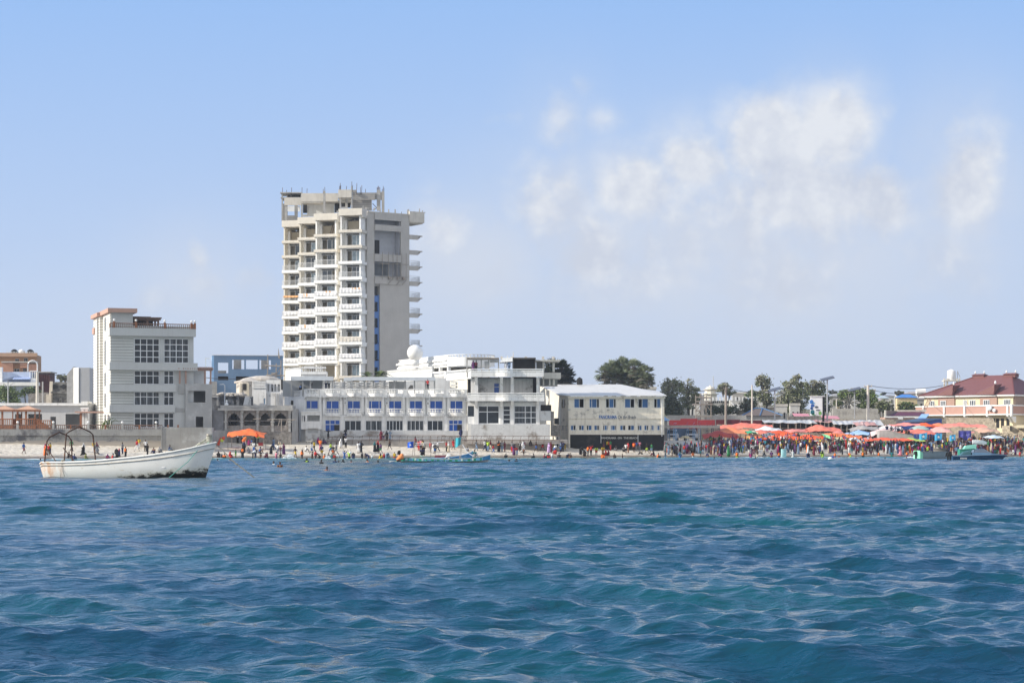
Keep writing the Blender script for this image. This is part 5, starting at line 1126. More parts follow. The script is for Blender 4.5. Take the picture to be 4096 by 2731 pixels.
def panorama():
    F=Fr('beach_restaurant','weathered cream restaurant with corrugated roof, sliding windows and painted name on the wall','building',2274,331,4,2.0)
    z=lambda py,v=0:F.z(py,16,v); W=F.u(2657)
    X=lambda a:2120+a/3.92
    up=[(690,848),(930,1088),(1188,1350),(1485,1640),(1695,1855),(1943,2048)]; lo=[(637,720),(767,848),(886,970),(1005,1088),(1143,1225),(1263,1357),(1411,1500),(1536,1637),(1687,1755),(1790,1860),(1893,1955),(1987,2048)]
    hs=[F.rect(X(a),X(b),1594,1631) for a,b in up]+[F.rect(X(a),X(b),1700,1721) for a,b in lo]
    pc=mat('panorama_plaster',(.80,.74,.63),.9,.10,.5,dirt=(.34,.31,.27),dirt_amt=.22,dirt_scale=.5,streak=.3,bump=.3)
    m=MB(); m.wall(0,W,z(1738),z(1588),hs,0,.3); F.part(m,'wall',pc)
    m=MB(); m.box(-.2,W+.15,-.35,.0,z(1593),z(1586)); F.part(m,'eaves_beam',pc)
    m=MB(); m.box(0,W,-.13,-.003,z(1674),z(1658)); m.box(0,W,-.2,-.003,z(1738),z(1731)); F.part(m,'band',pc)
    for a,b in ((605,635),(862,885),(1100,1142),(1362,1410),(1642,1685),(1867,1890),(2055,2105)): m=MB(); bx(F,m,X(a),X(b),1674,1731,-.1,.095); F.part(m,'pilaster',pc)
    for a,b,c,d,e_,f_ in ((0,F.u(X(635)),-.08,-.004,z(1731),z(1593)),(F.u(X(2055)),W,-.08,-.004,z(1731),z(1593)),(F.u(X(600)),F.u(X(625)),-.45,-.15,-.5,z(1735))): F.part(MB().box(a,b,c,d,e_,f_),'corner_pier',pc)
    m=MB(); m.wall(0.2,W,-1,z(1738),[],.2,.5); F.part(m,'black_base',M['black'])
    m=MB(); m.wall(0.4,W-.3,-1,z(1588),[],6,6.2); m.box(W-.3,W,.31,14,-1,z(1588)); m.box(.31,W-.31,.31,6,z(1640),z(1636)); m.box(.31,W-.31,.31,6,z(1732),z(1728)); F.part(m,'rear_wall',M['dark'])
    bg=mat('glass_mid_blue',(.03,.12,.30),.15,.3,.8); 
    pats=[[0,.53,1],[0,.25,.75,1],[0,.33,.78,1],[0,.58,1],[0,.4,1],[0,.46,1]]; solid=[(0,),(0,1),(1,),(0,),(1,),(1,)]
    for i,h in enumerate(hs):
        k=i if i<6 else (i*5)%6
        u0,u1,z0,z1=h; m=MB(); fw=.08; cp=pats[k]
        for c in cp: x=min(max(u0+(u1-u0)*c,u0+fw/2),u1-fw/2); m.box(x-fw/2,x+fw/2,.1,.18,z0,z1)
        for q in (z0+fw/2,z1-fw/2): m.box(u0,u1,.104,.176,q-fw/2,q+fw/2)
        f=F.part(m,'sliding_window',M['frame'])
        for s in solid[k]: m=MB(); m.box(u0+(u1-u0)*cp[s]+.05,u0+(u1-u0)*cp[s+1]-.05,.13,.145,z0+.06,z1-.06); m.build('glass',bg,f)
    # left lit facet and left wall
    a=F.u(2247.5,1.2); d=(a,3.0); ang=math.atan2(-3.0,-a); Lf=math.hypot(a,3.0)
    Mx=Matrix.Translation((a,3.0,0))@Matrix.Rotation(ang,4,'Z')
    zt=z(1588)+.25
    def xf(m): m.v=[tuple(Mx@Vector(p)) for p in m.v]; return m
    zz=lambda y:z(y)
    m=MB(); hh=[(.1*Lf,.36*Lf+.5,zz(1630),zz(1596)),(.05*Lf,.3*Lf,zz(1720),zz(1701)),(.55*Lf,.8*Lf,zz(1720),zz(1701))]; m.wall(0,Lf,-1,zt,hh,0,.3); F.part(xf(m),'left_facet',pc)
    for h in hh: m=MB(); m.box(h[0],h[1],.12,.16,h[2],h[3]); o=F.part(xf(m),'side_window',M['glass']); m=MB(); m.box((h[0]+h[1])/2-.05,(h[0]+h[1])/2+.05,.05,.11,h[2],h[3]); xf(m).build('frame',M['frame'],o)
    bxk=F.u(2160,26); m=MB(); m.hull([(bxk,26,-1),(a,3,-1),(a+.3,3.2,-1),(bxk+.3,26,-1)],[(bxk,26,F.z(1539,5,24)),(a,3,zt),(a+.3,3.2,zt),(bxk+.3,26,F.z(1539,5,24))]); F.part(m,'left_wall',M['cream'])
    # roof sheets
    e0=z(1586)+.06; rt=F.z(1540,20,24); c1=F.u(X(1430),24); m=MB()
    L0=(-.4,-.6,e0);L1=(W+.35,-.6,e0);T0=(bxk-.3,26,F.z(1539,5,24));T1=(c1,24,rt);T2=(F.u(X(1750),24),24,F.z(1558,35,24));T3=(F.u(X(2000),20),20,F.z(1567,40,20));K=(a-.5,2.6,zt+.08)
    th=.12
    for tri in ((L0,L1,T1),(L0,T1,T0),(L0,T0,K),(L1,T2,T1),(L1,T3,T2)):
        m.hull([(x,y,q) for x,y,q in tri],[(x,y,q+th) for x,y,q in tri])
    F.part(m,'corrugated_roof',mat('corrugated_roof',(.68,.66,.62),.6,.12,.4,dirt=(.40,.36,.32),dirt_amt=.22,dirt_scale=.4,wave=('X',2.6,(.58,.56,.52),0.3)))
    m=MB(); bx(F,m,X(480),X(1430),1539,1543,23.5,.5); bx(F,m,X(1425),X(1520),1540,1545,22,.5); F.part(m,'ridge_cap',M['raw'])
    m=MB(); m.tube([(F.u(X(2065)),-.25,z(1745)),(F.u(X(2065)),-.25,z(1592))],.07,6); m.tube([(F.u(X(1112)),-.05,z(1772)),(F.u(X(1112)),-.05,z(1738))],.05,6); m.tube([(F.u(X(1693)),-.05,z(1770)),(F.u(X(1693)),-.05,z(1738))],.05,6); F.part(m,'drain_pipe',M['frame'])
    for a_,b_ in ((905,775),(1225,775),(612,770)): m=MB(); c=F.u(X(a_)); m.box(c-.2,c+.2,-.35,-.1,z(1440+b_/3.92+4),z(1440+b_/3.92)); F.part(m,'flood_lamp',M['raw'])
    blue=mat('painted_blue_letters',(.03,.14,.40),.8,.1); grey=mat('painted_grey_letters',(.17,.18,.20),.8,.1); wht=mat('chalk_white',(.6,.6,.58),.9,.1)
    text(F,F.e,'PANORAMA',X(1080),X(1360),1659.5,1674,-.145,blue); text(F,F.e,'On the Beach',X(1378),X(1660),1659.5,1674,-.145,grey)
    text(F,F.e,'PANORAMA  ON  THE BEACH',X(1115),X(1690),1746.5,1754.5,.185,wht)
    m=MB(); m.lathe([(.5,0),(.55,.2),(.5,1.0),(.1,1.3)],(F.u(X(778),22),22,rt),10); F.part(m,'roof_tank',M['black'])
panorama()
# ================= TREES
M['foliage']=mat('dry_foliage',(0.17,0.20,0.09),.7,.3,.9,col2=(0.30,0.29,0.22),c2scale=.5,c2pos=.52)
M['foliage_dark']=mat('dark_foliage',(0.07,0.095,0.05),.7,.35,.9,col2=(0.13,0.14,0.10),c2scale=.6)
M['foliage_green']=mat('green_foliage',(0.18,0.26,0.07),.7,.3,.9,col2=(0.13,0.16,0.08),c2scale=.6)
M['bark']=mat('grey_bark',(0.17,0.15,0.13),.9,.3,3)
def crown_mb(blobs,n,size,seed,flat=.8):
    rg=np.random.RandomState(seed); m=MB(); V=[];Fc=[]
    tot=sum(b[3]*b[4]*b[5] for b in blobs)
    for (cx,cy,cz,rx,ry,rz) in blobs:
        k=max(20,int(n*rx*ry*rz/tot)); 
        # leaf clusters gathered in clumps near the outside
        nc=max(6,k//28); d=rg.normal(size=(nc,3)); d/=np.linalg.norm(d,axis=1)[:,None]; rr=rg.uniform(.35,1.08,nc)**.6
        cl=d*rr[:,None]*[rx,ry,rz]+[cx,cy,cz]
        for c in cl:
            q=rg.randint(14,42); sp=rg.uniform(.5,1.1)*min(rx,rz)*.30
            p=c+rg.normal(size=(q,3))*sp*[1,1,.6]
            a=rg.normal(size=(q,3)); a/=np.linalg.norm(a,axis=1)[:,None]; b=np.cross(a,rg.normal(size=(q,3))); b/=np.linalg.norm(b,axis=1)[:,None]
            s=size*rg.uniform(.6,1.3,(q,1)); 
            A=p-a*s; B=p+b*s*.6; C=p+a*s; D=p-b*s*.6
            V.append(np.stack([A,B,C,D],1).reshape(-1,3))
    V=np.concatenate(V); m.v=[tuple(x) for x in V]; 
    for i in range(0,len(V),4): m.face((i,i+1,i+2,i+3))
    return m
def tree(label,bl,Y,zb,n=1500,size=.28,fm='foliage',seed=1,group=None,name='tree',twigs=True):
    """bl: crown blobs in photo pixels (cx,cy,rx,ry)"""
    cx=sum(b[0] for b in bl)/len(bl); F=Fr(name,label,'tree',cx,Y,0,zb,group); r=random.Random(seed); k=Y/FP
    B=[(F.u(b[0]),r.uniform(-.5,.5),F.z(b[1],0),b[2]*k,(b[2]+b[3])*k*.5,b[3]*k) for b in bl]
    F.part(crown_mb(B,n,size,seed),'crown',M[fm])
    m=MB(); 
    for b in B:
        e=Vector((b[0],b[1],b[2])); h=max(.5,b[2]-b[5]*.4); s=Vector((b[0]*.3,0,-.5)); mid=Vector((b[0]*.5,0,h*.55))
        m.tube([s,mid,e],[.28,.2,.08],6)
        if twigs:
            for q in range(9):
                d=Vector((r.uniform(-1,1),r.uniform(-.6,.6),r.uniform(-.1,1))).normalized(); L=r.uniform(.6,1.12); t=e+Vector((d.x*b[3],d.y*b[4],d.z*b[5]))*L
                m.tube([mid.lerp(e,r.uniform(.4,1)),e.lerp(t,.5)+Vector((r.uniform(-.3,.3),0,.2)),t],[.09,.06,.025],4)
    F.part(m,'trunk',M['bark'])
TG='scrubby trees and bushes behind the right hand beach'
tree('tall grey-green tree just right of the cream restaurant, by its roof corner',[(2690,1555,38,36),(2672,1535,22,20)],400,4,2100,.23,seed=2,group=TG)
tree('dark low bush mass close behind the right corner of the restaurant',[(2680,1620,42,40),(2705,1635,30,30)],392,3,2700,.23,'foliage_dark',3,TG,'bush')
tree('scraggly tree with bare upper twigs, left of the scaffolded column',[(2745,1545,30,30),(2755,1590,38,45),(2780,1560,20,18)],410,4,2100,.22,seed=4,group=TG)
tree('round dark bush below the white crenellated walls, left part',[(2850,1640,40,22),(2900,1640,50,20)],395,4,2100,.22,'foliage_dark',5,TG,'bush')
tree('small tree with bare twigs above the crenellated white building',[(2890,1555,30,22),(2920,1565,22,18),(2900,1540,14,16)],470,6,1350,.23,seed=6,group=TG)
tree('little green tree rising behind the crenellated wall by the tall pole',[(3005,1580,26,16),(3012,1568,14,10)],480,6,1050,.23,'foliage_green',7,TG)
tree('tall narrow tree with two tiers, left of the thick tree group',[(3050,1528,28,26),(3070,1545,18,18),(3056,1580,26,28),(3070,1600,26,20)],412,4,2380,.22,seed=8,group=TG)
tree('dark shrub against the white walls, right of the concrete pole',[(2995,1620,32,26)],398,4,1260,.22,'foliage_dark',9,TG,'bush')
tree('big spreading grey-green tree left of the painted billboard',[(3160,1560,36,34),(3150,1610,46,44),(3185,1630,34,30),(3200,1590,34,34)],405,4,4800,.23,seed=10,group=TG)
tree('thin tall tree crown poking up above the big spreading tree',[(3188,1525,20,22),(3205,1545,14,18)],420,5,700,.26,seed=11,group=TG)
tree('rounded tree directly behind the billboard',[(3245,1545,30,26),(3275,1555,26,28),(3262,1585,30,26)],425,5,2550,.23,seed=12,group=TG)
tree('dark bush between the billboard and the tall solar lamp',[(3300,1610,26,32),(3285,1640,20,20)],412,4,1400,.22,'foliage_dark',13,TG,'bush')
tree('bright green tree above the pale wall, left of the lamp with twin arms',[(3385,1580,30,22),(3360,1610,24,18),(3405,1568,18,10)],432,5,2100,.23,'foliage_green',14,TG)
tree('wide green tree right of the twin arm lamp, beside the grey pole',[(3445,1575,30,24),(3480,1590,26,34),(3455,1615,30,22)],430,5,2850,.23,'foliage_green',15,TG)
tree('low grey-green bush right of the tall wooden pole',[(3530,1620,32,22),(3555,1632,26,16),(3515,1640,18,14)],425,5,1819,.22,seed=16,group=TG,name='bush')
tree('green bush below the blue roofed hillside house',[(3625,1625,26,18),(3650,1635,34,14),(3610,1640,24,12)],430,5,1680,.22,'foliage_green',17,TG,'bush')
tree('small round far tree on the hill beside the blue roof',[(3592,1572,18,9)],620,10,400,.35,'foliage_dark',18,TG)
tree('tiny far tree on the hill left of the round one',[(3535,1574,12,6)],700,12,200,.35,'foliage_dark',19,TG)
tree('far dark tree on the skyline between the solar lamps',[(3330,1568,16,7),(3345,1572,10,6)],650,10,350,.35,'foliage_dark',20,TG)
tree('far low hillside tree right of the twin arm lamp panel',[(3370,1567,14,5)],680,11,200,.35,'foliage_dark',21,TG)
tree('green shrub bank at the far left under the white terrace house',[(20,1575,40,34),(60,1590,30,26)],412,4,3080,.22,'foliage_green',22,None,'bush')
tree('low green shrub along the hill wall beside the tall pole, far left',[(120,1563,34,14),(150,1572,26,10),(95,1570,20,10)],414,4,1400,.22,'foliage_green',23,None,'bush')
tree('dry bush on top of the old ruin left of the windowless block',[(262,1513,30,11),(240,1507,14,9)],408,4,700,.26,'foliage',24,None,'bush')
def fanpalm(label,heads,Y,zb,seed,fm,group):
    cx=sum(h[0] for h in heads)/len(heads); F=Fr('doum_palm',label,'palm tree',cx,Y,0,zb,group); r=random.Random(seed); k=Y/FP
    m=MB(); dead=MB(); tr=MB()
    for (px,py,rp) in heads:
        c=Vector((F.u(px),r.uniform(-1,1),F.z(py,0))); R_=rp*k*1.45*1.25
        tr.tube([(c.x*.5,0,-1),(c.x*.8,0,c.z*.6),tuple(c)],[.3,.25,.2],6)
        for q in range(80):
            a=r.uniform(0,6.28); el=r.uniform(-.7,1.45); d=Vector((math.cos(a)*math.cos(el),math.sin(a)*math.cos(el),math.sin(el)))
            o=c+d*R_*r.uniform(.45,.62); s=d.cross(Vector((0,0,1)));
            if s.length<.1: s=Vector((1,0,0))
            s.normalize(); u=s.cross(d); tgt=m if el>-.35 else dead
            for w in range(9):
                t=(w/8-.5)*2.6; e=d*math.cos(t)+s*math.sin(t); e2=d*math.cos(t+.22)+s*math.sin(t+.22)
                L=R_*.55*(1-.25*abs(t)/1.3); tip=o+e*L+u*r.uniform(-.1,.1)-Vector((0,0,.12*L)); tgt.tri(tuple(o),tuple(o+e2*L*.55),tuple(tip))
            tr.tube([tuple(c),tuple(o)],[.05,.03],3,False)
    F.part(tr,'trunk',M['bark']); F.part(m,'crown',M[fm]); F.part(dead,'dead_fronds',mat('dead_fronds',(.20,.19,.16),.9,.3,2))
M['fan']=mat('fan_leaf',(0.25,0.29,0.18),.65,.3,1.0,col2=(.14,.17,.11),c2scale=.7)
M['fan_dark']=mat('fan_leaf_dark',(0.03,0.045,0.028),.7,.3,1.0)
PG='clump of doum palms behind the restaurant roof'
fanpalm('leftmost grey-green doum palm of the clump behind the restaurant roof',[(2418,1500,24),(2428,1525,22)],372,4,1,'fan',PG)
fanpalm('second doum palm from the left in the clump behind the restaurant roof',[(2450,1482,26),(2462,1510,24)],373,4,2,'fan',PG)
fanpalm('highest middle doum palm of the clump behind the restaurant roof',[(2490,1474,28),(2500,1500,26),(2485,1528,22)],375,4,3,'fan',PG)
fanpalm('doum palm right of the middle of the clump, above the roof slope',[(2535,1482,28),(2545,1512,26),(2525,1530,24)],373,4,4,'fan',PG)
fanpalm('rightmost doum palm of the clump with drooping dark fronds',[(2578,1500,26),(2585,1525,22),(2565,1545,22)],371,4,5,'fan',PG)
fanpalm('dark palm thicket between the corner block and restaurant, left part',[(2205,1478,28),(2200,1510,28)],362,4,6,'fan_dark','dark palms behind the concrete slab')
fanpalm('dark palm thicket above the restaurant roof, right part',[(2242,1486,30),(2262,1512,28),(2272,1533,22),(2240,1525,28)],364,4,7,'fan_dark','dark palms behind the concrete slab')
def deadpalm():
    F=Fr('dead_palm','dry grey fan palm before the pale wall under the green tree','palm tree',3397,395,0,4); m=MB(); m.tube([(0,0,-1),(0,0,F.z(1620,0))],[.35,.3],7); F.part(m,'trunk',M['bark']); m=MB(); z=F.z(1605,0); r=random.Random(2)
    for k in range(46):
        a=r.uniform(-.7,3.84); L=r.uniform(1.6,2.4); d=Vector((math.cos(a),r.uniform(-.5,.5),math.sin(a))); p=Vector((0,0,z-.3)); m.tube([p,p+d*L*.5,p+d*L+Vector((0,0,-.15*L))],[.06,.07,.02],3)
    F.part(m,'crown',mat('dry_grey_frond',(.24,.23,.20),.9,.2))
deadpalm()
# ================= POLES, WIRES, LAMPS
def pole(F,mb): pass
WP={}
def mkpole(name,label,cat,px,Y,ytop,r,m,zb,arm=None,panel=None,lamparms=None,ybase=None):
    F=Fr(name,label,cat,px,Y,0,zb); h=F.z(ytop,0); mb=MB(); mb.tube([(0,0,-.5),(0,0,h)],[r*1.15,r*.85],8); F.part(mb,'pole',m)
    if arm: mb=MB(); mb.box(-arm,arm,-.1,.1,h-.35,h-.2); [mb.tube([(x,0,h-.2),(x,0,h+.05)],.06,5) for x in (-arm*.9,arm*.9,0.15)]; F.part(mb,'crossarm',m)
    if panel:
        mb=MB(); w,t=panel; M_=Matrix.Translation((0,0,h+.15))@Matrix.Rotation(R(-14),4,'Y')@Matrix.Rotation(R(18),4,'X'); mb.box(-w,w,-.7,.7,-.05,.05,M_); F.part(mb,'solar_panel',mat('solar_panel',(.10,.10,.11),.3,.1)); 
    for (dx,dz,b) in (lamparms or []):
        mb=MB(); mb.tube([(0,0,h+b),(dx*.6,0,h+b+dz*.75),(dx,0,h+b+dz)],[.06,.05,.05],5); o=F.part(mb,'lamp_arm',m); mb=MB(); mb.box(min(dx,dx*1.35),max(dx,dx*1.35),-.12,.12,h+b+dz-.05,h+b+dz+.06); mb.build('lamp_head',M['frame'],o)
    WP[name+str(px)]=(F.x,F.Y,F.zb+h)
    return F
mkpole('solar_street_lamp','tall grey solar street lamp right of the billboard','street lamp',3309,368,1517,.14,M['steel'],4,None,(1.25,0),[(-1.3,.45,-1.0)])
mkpole('solar_street_lamp','grey solar lamp with two arms in front of the crenellated walls','street lamp',3099,366,1560,.13,M['steel'],4,None,(1.15,0),[(-1.3,.7,-1.1),(1.3,.7,-1.1)])
mkpole('solar_street_lamp','distant thin solar lamp with twin arms before the pale wall','street lamp',3418,385,1560,.10,M['steel'],4,None,(1.2,0),[(-1.0,.55,-.6),(1.0,.55,-.6)])
mkpole('solar_street_lamp','solar lamp with small panel at the far left above the low building','street lamp',32,352,1520,.10,M['steel'],4,None,(.9,0),[(-.9,.6,-1.2),(.9,.6,-1.2)])
mkpole('utility_pole','dark wooden utility pole left of the tall pale pole','utility pole',2903,366,1549,.22,M['pole'],4,.4)
mkpole('utility_pole','tall pale concrete pole leaning slightly, before the crenellated walls','utility pole',3008,365,1540,.15,M['raw_light'],4)
mkpole('utility_pole','tall pale utility pole with crossarm right of the green trees','utility pole',3472,370,1540,.27,M['raw_light'],4,.75)
mkpole('utility_pole','thick pale concrete pole at far left before the ruin','utility pole',149,350,1488,.28,M['raw_light'],4)
mkpole('utility_pole','thin dark leaning pole beside the thick pale one at far left','utility pole',171,348,1526,.16,M['raw'],4)
mkpole('utility_pole','short far pole near the yellow hillside house','utility pole',3580,400,1585,.12,M['raw_light'],5)
mkpole('utility_pole','short far pole between lamp and dead palm','utility pole',3346,395,1597,.14,M['raw_light'],4)
def wire(label,pts,sag=.6):
    mb=MB()
    for a,b in zip(pts[:-1],pts[1:]):
        a,b=Vector(a),Vector(b); mb.tube([a.lerp(b,t/8)-Vector((0,0,sag*4*(t/8)*(1-t/8))) for t in range(9)],.05,4,False)
    o=mb.build('overhead_wire',mat('wire_black',(.05,.05,.055),.6,0)); tag(o,label,'wire')
wire('black overhead wire from the restaurant to the dark pole and on',[P(2560,1563,360),P(2903,1549,366),P(3100,1562,372),P(3309,1590,380)])
wire('long overhead wire from the crossarm pole toward the villa',[P(3472,1541,370),P(3780,1540,392)],.7)
wire('lower overhead wire behind the villa road',[P(3472,1556,372),P(3700,1572,400)],.5)
wire('overhead wire between far left pole and cream house',[P(149,1490,350),P(262,1495,352)],.3)
wire('sagging wire across the blue building front',[P(760,1500,356),P(1000,1512,356),P(1130,1498,356)],.4)
wire('wire over the hillside between solar lamp and crossarm pole',[P(3309,1560,380),P(3472,1545,371)],.6)
# ================= RIGHT SIDE BUILDINGS
def crenel(F,m,a,b,yt,v,wd=.35,gap=.35,h=.8):
    u0,u1=F.u(a,v),F.u(b,v); z=F.z(yt,(u0+u1)/2,v); n=int((u1-u0)/(wd+gap))
    for k in range(n): x=u0+(u1-u0)*(k+.25)/n; m.box(x,x+wd,v-.05,v+.25,z-h,z)
def cren():
    F=Fr('crenellated_building','old whitewashed building with rows of square crenels behind the trees','building',2790,418,0,4)
    m=MB()
    bx(F,m,2815,3035,1601,1680,0,.5); bx(F,m,2920,3036,1599,1640,-2,1.9); bx(F,m,2720,2760,1618,1680,-3,.5); bx(F,m,3038,3130,1620,1680,-2,1.9); bx(F,m,2860,2945,1628,1680,-4,1.9); F.part(m,'wall',mat('whitewash_old',(.60,.59,.55),.9,.15,.8,dirt=(.25,.24,.22),dirt_amt=.35,dirt_scale=.4,streak=.4))
    m=MB(); crenel(F,m,2818,2915,1588,-.02); crenel(F,m,2922,3036,1587,-2.02); crenel(F,m,2722,2762,1608,-3.02); crenel(F,m,3037,3128,1607,-2.02,.55); crenel(F,m,2945,2985,1616,-4.02,.4); F.part(m,'crenels',M['white'])
    m=MB()
    for k in range(13): u=F.u(2838+k*8.0,-.06); m.box(u-.12,u+.12,-.06,-.01,F.z(1611,6),F.z(1603,6))
    F.part(m,'slit_windows',M['dark'])
    m=MB(); m.hull([(F.u(2925,-2.2),-2.3,F.z(1614,7)),(F.u(2938,-2.2),-2.3,F.z(1628,7)),(F.u(2938),-.5,F.z(1628,7)),(F.u(2925),-.5,F.z(1614,7))],[(F.u(2925,-2.2),-2.3,F.z(1608,7)),(F.u(2940,-2.2),-2.3,F.z(1622,7)),(F.u(2940),-.5,F.z(1622,7)),(F.u(2925),-.5,F.z(1608,7))]); F.part(m,'stair_wall',M['white'])
    m=MB(); m.box(F.u(3060,-3),F.u(3140,-3),-4,-3,0,F.z(1630,15,-3)); F.part(m,'dome_wall',M['rubble'])
cren()
def minaret(F,mb):
    h=lambda y:F.z(y,0); mb.lathe([(1.7,0),(1.7,h(1578)),(2.2,h(1577)),(2.2,h(1574)),(1.45,h(1573)),(1.45,h(1560)),(1.9,h(1559)),(1.9,h(1557)),(1.15,h(1556)),(1.2,h(1551)),(.85,h(1547)),(.3,h(1544)),(.08,h(1540))],(0,0,0),8)
one('minaret','small distant cream minaret above the white crenellated building','minaret',2841,520,minaret,M['cream'],6)
def mast(F,mb): mb.tube([(0,0,0),(0,0,F.z(1504,0))],.12,4); mb.box(-.5,.5,-.1,.1,F.z(1548,0),F.z(1546,0))
one('radio_mast','hairline distant radio mast beside the minaret','mast',2853,620,mast,M['steel'],10)
def wallm(name,label,a,b,y0,y1,Y,dep,m,zb=3,deg=0):
    def fn(F,mb): u0,u1,z0,z1=F.rect(a,b,y0,y1); mb.box(u0,u1,0,dep,-2,z1)
    return one(name,label,'wall',a,Y,fn,m,zb,deg=deg)
wallm('boundary_wall','long grey concrete boundary wall under the dark bushes',2668,2985,1660,1690,374,.4,M['raw'])
wallm('boundary_wall','pale stone boundary wall right of the billboard with crumbling top',3330,3512,1634,1690,388,.5,mat('pale_wall',(.50,.48,.43),.9,.15,.8,dirt=(.3,.28,.25),dirt_amt=.3,dirt_scale=.5,bump=.4))
wallm('rubble_wall','dark grey rubble wall left of the billboard foot',3152,3275,1664,1700,372,.6,M['rubble'])
wallm('rubble_wall','low terrace of pale broken stone under the right tin sheds',3345,3790,1676,1712,371.5,.5,M['rubble_warm'])
wallm('rubble_wall','warm stone retaining wall beneath the middle tarps',3110,3420,1731,1765,355.5,1.5,M['rubble_warm'],2)
wallm('rubble_wall','short pale stone wall beside the steel canopy',2802,2880,1702,1752,357,.6,M['rubble_warm'],2)
wallm('rubble_wall','heap-like pale stone ledge above the salmon tarps',2870,3060,1697,1722,364,.8,M['rubble_warm'],2)
def hiphouse():
    F=Fr('brown_roof_house','low house with brown hip roof and blue ridge lines behind the boundary wall','building',2968,386,0,3)
    u0,u1=F.u(2968),F.u(3130); ze=F.z(1662,6); zt=F.z(1632,6); m=MB(); m.box(u0+.3,u1-.3,.3,9,-1,ze-.02); F.part(m,'wall',M['raw'])
    a,b=F.u(3030),F.u(3062); m=MB(); n=[(u0,0,ze),(u1,0,ze),(u1,9,ze),(u0,9,ze),(a,4.5,zt),(b,4.5,zt)]; m.v+=n; [m.face(q) for q in((0,1,5,4),(1,2,5),(2,3,4,5),(3,0,4),(3,2,1,0))]; F.part(m,'roof',mat('brown_tin_roof',(.17,.13,.11),.7,.2,.6,wave=('X',1.2,(.14,.11,.09),.3)))
    m=MB(); m.tube([(b,4.5,zt+.05),(F.u(3040),0,ze+.05)],.12,4); m.tube([(b,4.5,zt+.05),(u1,0,ze+.05)],.12,4); m.tube([(a,4.5,zt+.05),(b,4.5,zt+.05)],.12,4); m.tube([(a,4.5,zt+.05),(u0,0,ze+.05)],.12,4); F.part(m,'ridge_strip',mat('blue_strip',(.08,.18,.35),.6,.1))
hiphouse()
def redfence():
    F=Fr('red_fence','long red corrugated sheet fence behind the steel canopy','fence',2676,366,0,3)
    red=mat('red_sheet',(.42,.045,.05),.55,.25,.5,wave=('X',1.9,(.22,.02,.03),.2)); dk=mat('dark_red_sheet',(.16,.02,.03),.6,.25,.5,wave=('X',1.6,(.10,.012,.02),.3))
    for a,b,y,mm in ((2676,2722,1680,red),(2722,2790,1674,red),(2791,2860,1679,red),(2864,2960,1678,dk),(2961,3066,1681,dk)): m=MB(); bx(F,m,a,b,y,1712,0,.06); F.part(m,'fence_panel',mm)
redfence()
def bluehut(F,mb):
    u0,u1=F.u(2628),F.u(2676); mb.mi(0); mb.box(u0,u1-.3,.3,5,-1,F.z(1683,0)); mb.mi(1); z=F.z(1682,0); zt=F.z(1650,0); mb.hull([(u0,0,z),(u1+.2,0,z),(u1+.2,5.4,z),(u0,5.4,z)],[(u0,2,zt),(u0+.6,2.2,zt),(u0+.6,3,zt),(u0,3,zt)])
one('blue_roof_hut','small hut with pale blue pitched roof tucked beside the restaurant','hut',2628,352,bluehut,[M['raw'],M['bluelit']],2.7)
def unfin():
    F=Fr('unfinished_column','lone unfinished concrete column wrapped in timber scaffold','column',2812,370,0,3)
    m=MB(); m.box(F.u(2804),F.u(2817),0,.8,-1,F.z(1580,0)); m.box(F.u(2800),F.u(2822),-.05,.85,F.z(1592,0),F.z(1586,0)); F.part(m,'concrete_core',M['raw'])
    m=MB(); z=lambda y:F.z(y,0)
    for px_ in (2782,2843): u=F.u(px_); m.tube([(u,-.6,-1),(u,-.6,z(1580))],.09,5)
    for px_ in (2800,2822): u=F.u(px_); m.tube([(u,-.5,-1),(u+.1,-.5,z(1574))],.08,5)
    for k,(y,a,b) in enumerate(((1591,2780,2805),(1608,2780,2803),(1610,2818,2843),(1620,2768,2850),(1646,2780,2802),(1668,2782,2845),(1593,2815,2845))): m.box(F.u(a),F.u(b),-.75,-.45,z(y),z(y)+.25)
    for a,b,c,d in ((2784,1640,2800,1622),(2840,1640,2825,1622),(2785,1662,2803,1640),(2820,1592,2828,1574),(2797,1590,2802,1572)): m.tube([(F.u(a),-.6,z(b)),(F.u(c),-.6,z(d))],.07,4)
    F.part(m,'timber_scaffold',M['pole'])
unfin()
def canopy():
    F=Fr('steel_canopy','open steel canopy with blue braced posts beside the restaurant','canopy',2658,351,0,2.2); z=lambda y:F.z(y,3)
    m=MB(); bx(F,m,2656,2880,1703,1708,0,.3); bx(F,m,2656,2880,1708.5,1711,-.02,.3)
    for k in range(22): u=F.u(2660+k*10.3); m.box(u-.06,u+.06,-.05,4,z(1703),z(1703)+.14)
    F.part(m,'roof_beam',M['raw_light'])
    for px_,mm in ((2675,'bluepost'),(2698,'bluelit'),(2704,'bluelit'),(2750,'bluepost'),(2776,'bluelit'),(2799,'bluepost'),(2828,'navy'),(2850,'navy'),(2876,'navy')):
        m=MB(); u=F.u(px_); w=.1
        for s in (-1,1): m.box(u+s*.16-.05,u+s*.16+.05,.1,.2,-1,z(1712))
        n=10
        for k in range(n): m.tube([(u-.15,.15,-.5+k*.45),(u+.15,.15,-.3+k*.45)],.03,4)
        F.part(m,'braced_post',M[mm])
    m=MB(); bx(F,m,2700,2755,1712,1750,3.6,.1); F.part(m,'blue_panel',M['blue']); m=MB(); bx(F,m,2677,2700,1712,1752,3.7,.1); bx(F,m,2756,2790,1712,1752,3.7,.1); F.part(m,'maroon_panel',MATS['dark_red_sheet'])
    m=MB()
    for k in range(4): m.box(F.u(2818),F.u(2832),-.2,.0,z(1750)+k*.5,z(1750)+k*.5+.08)
    F.part(m,'rack',M['raw'])
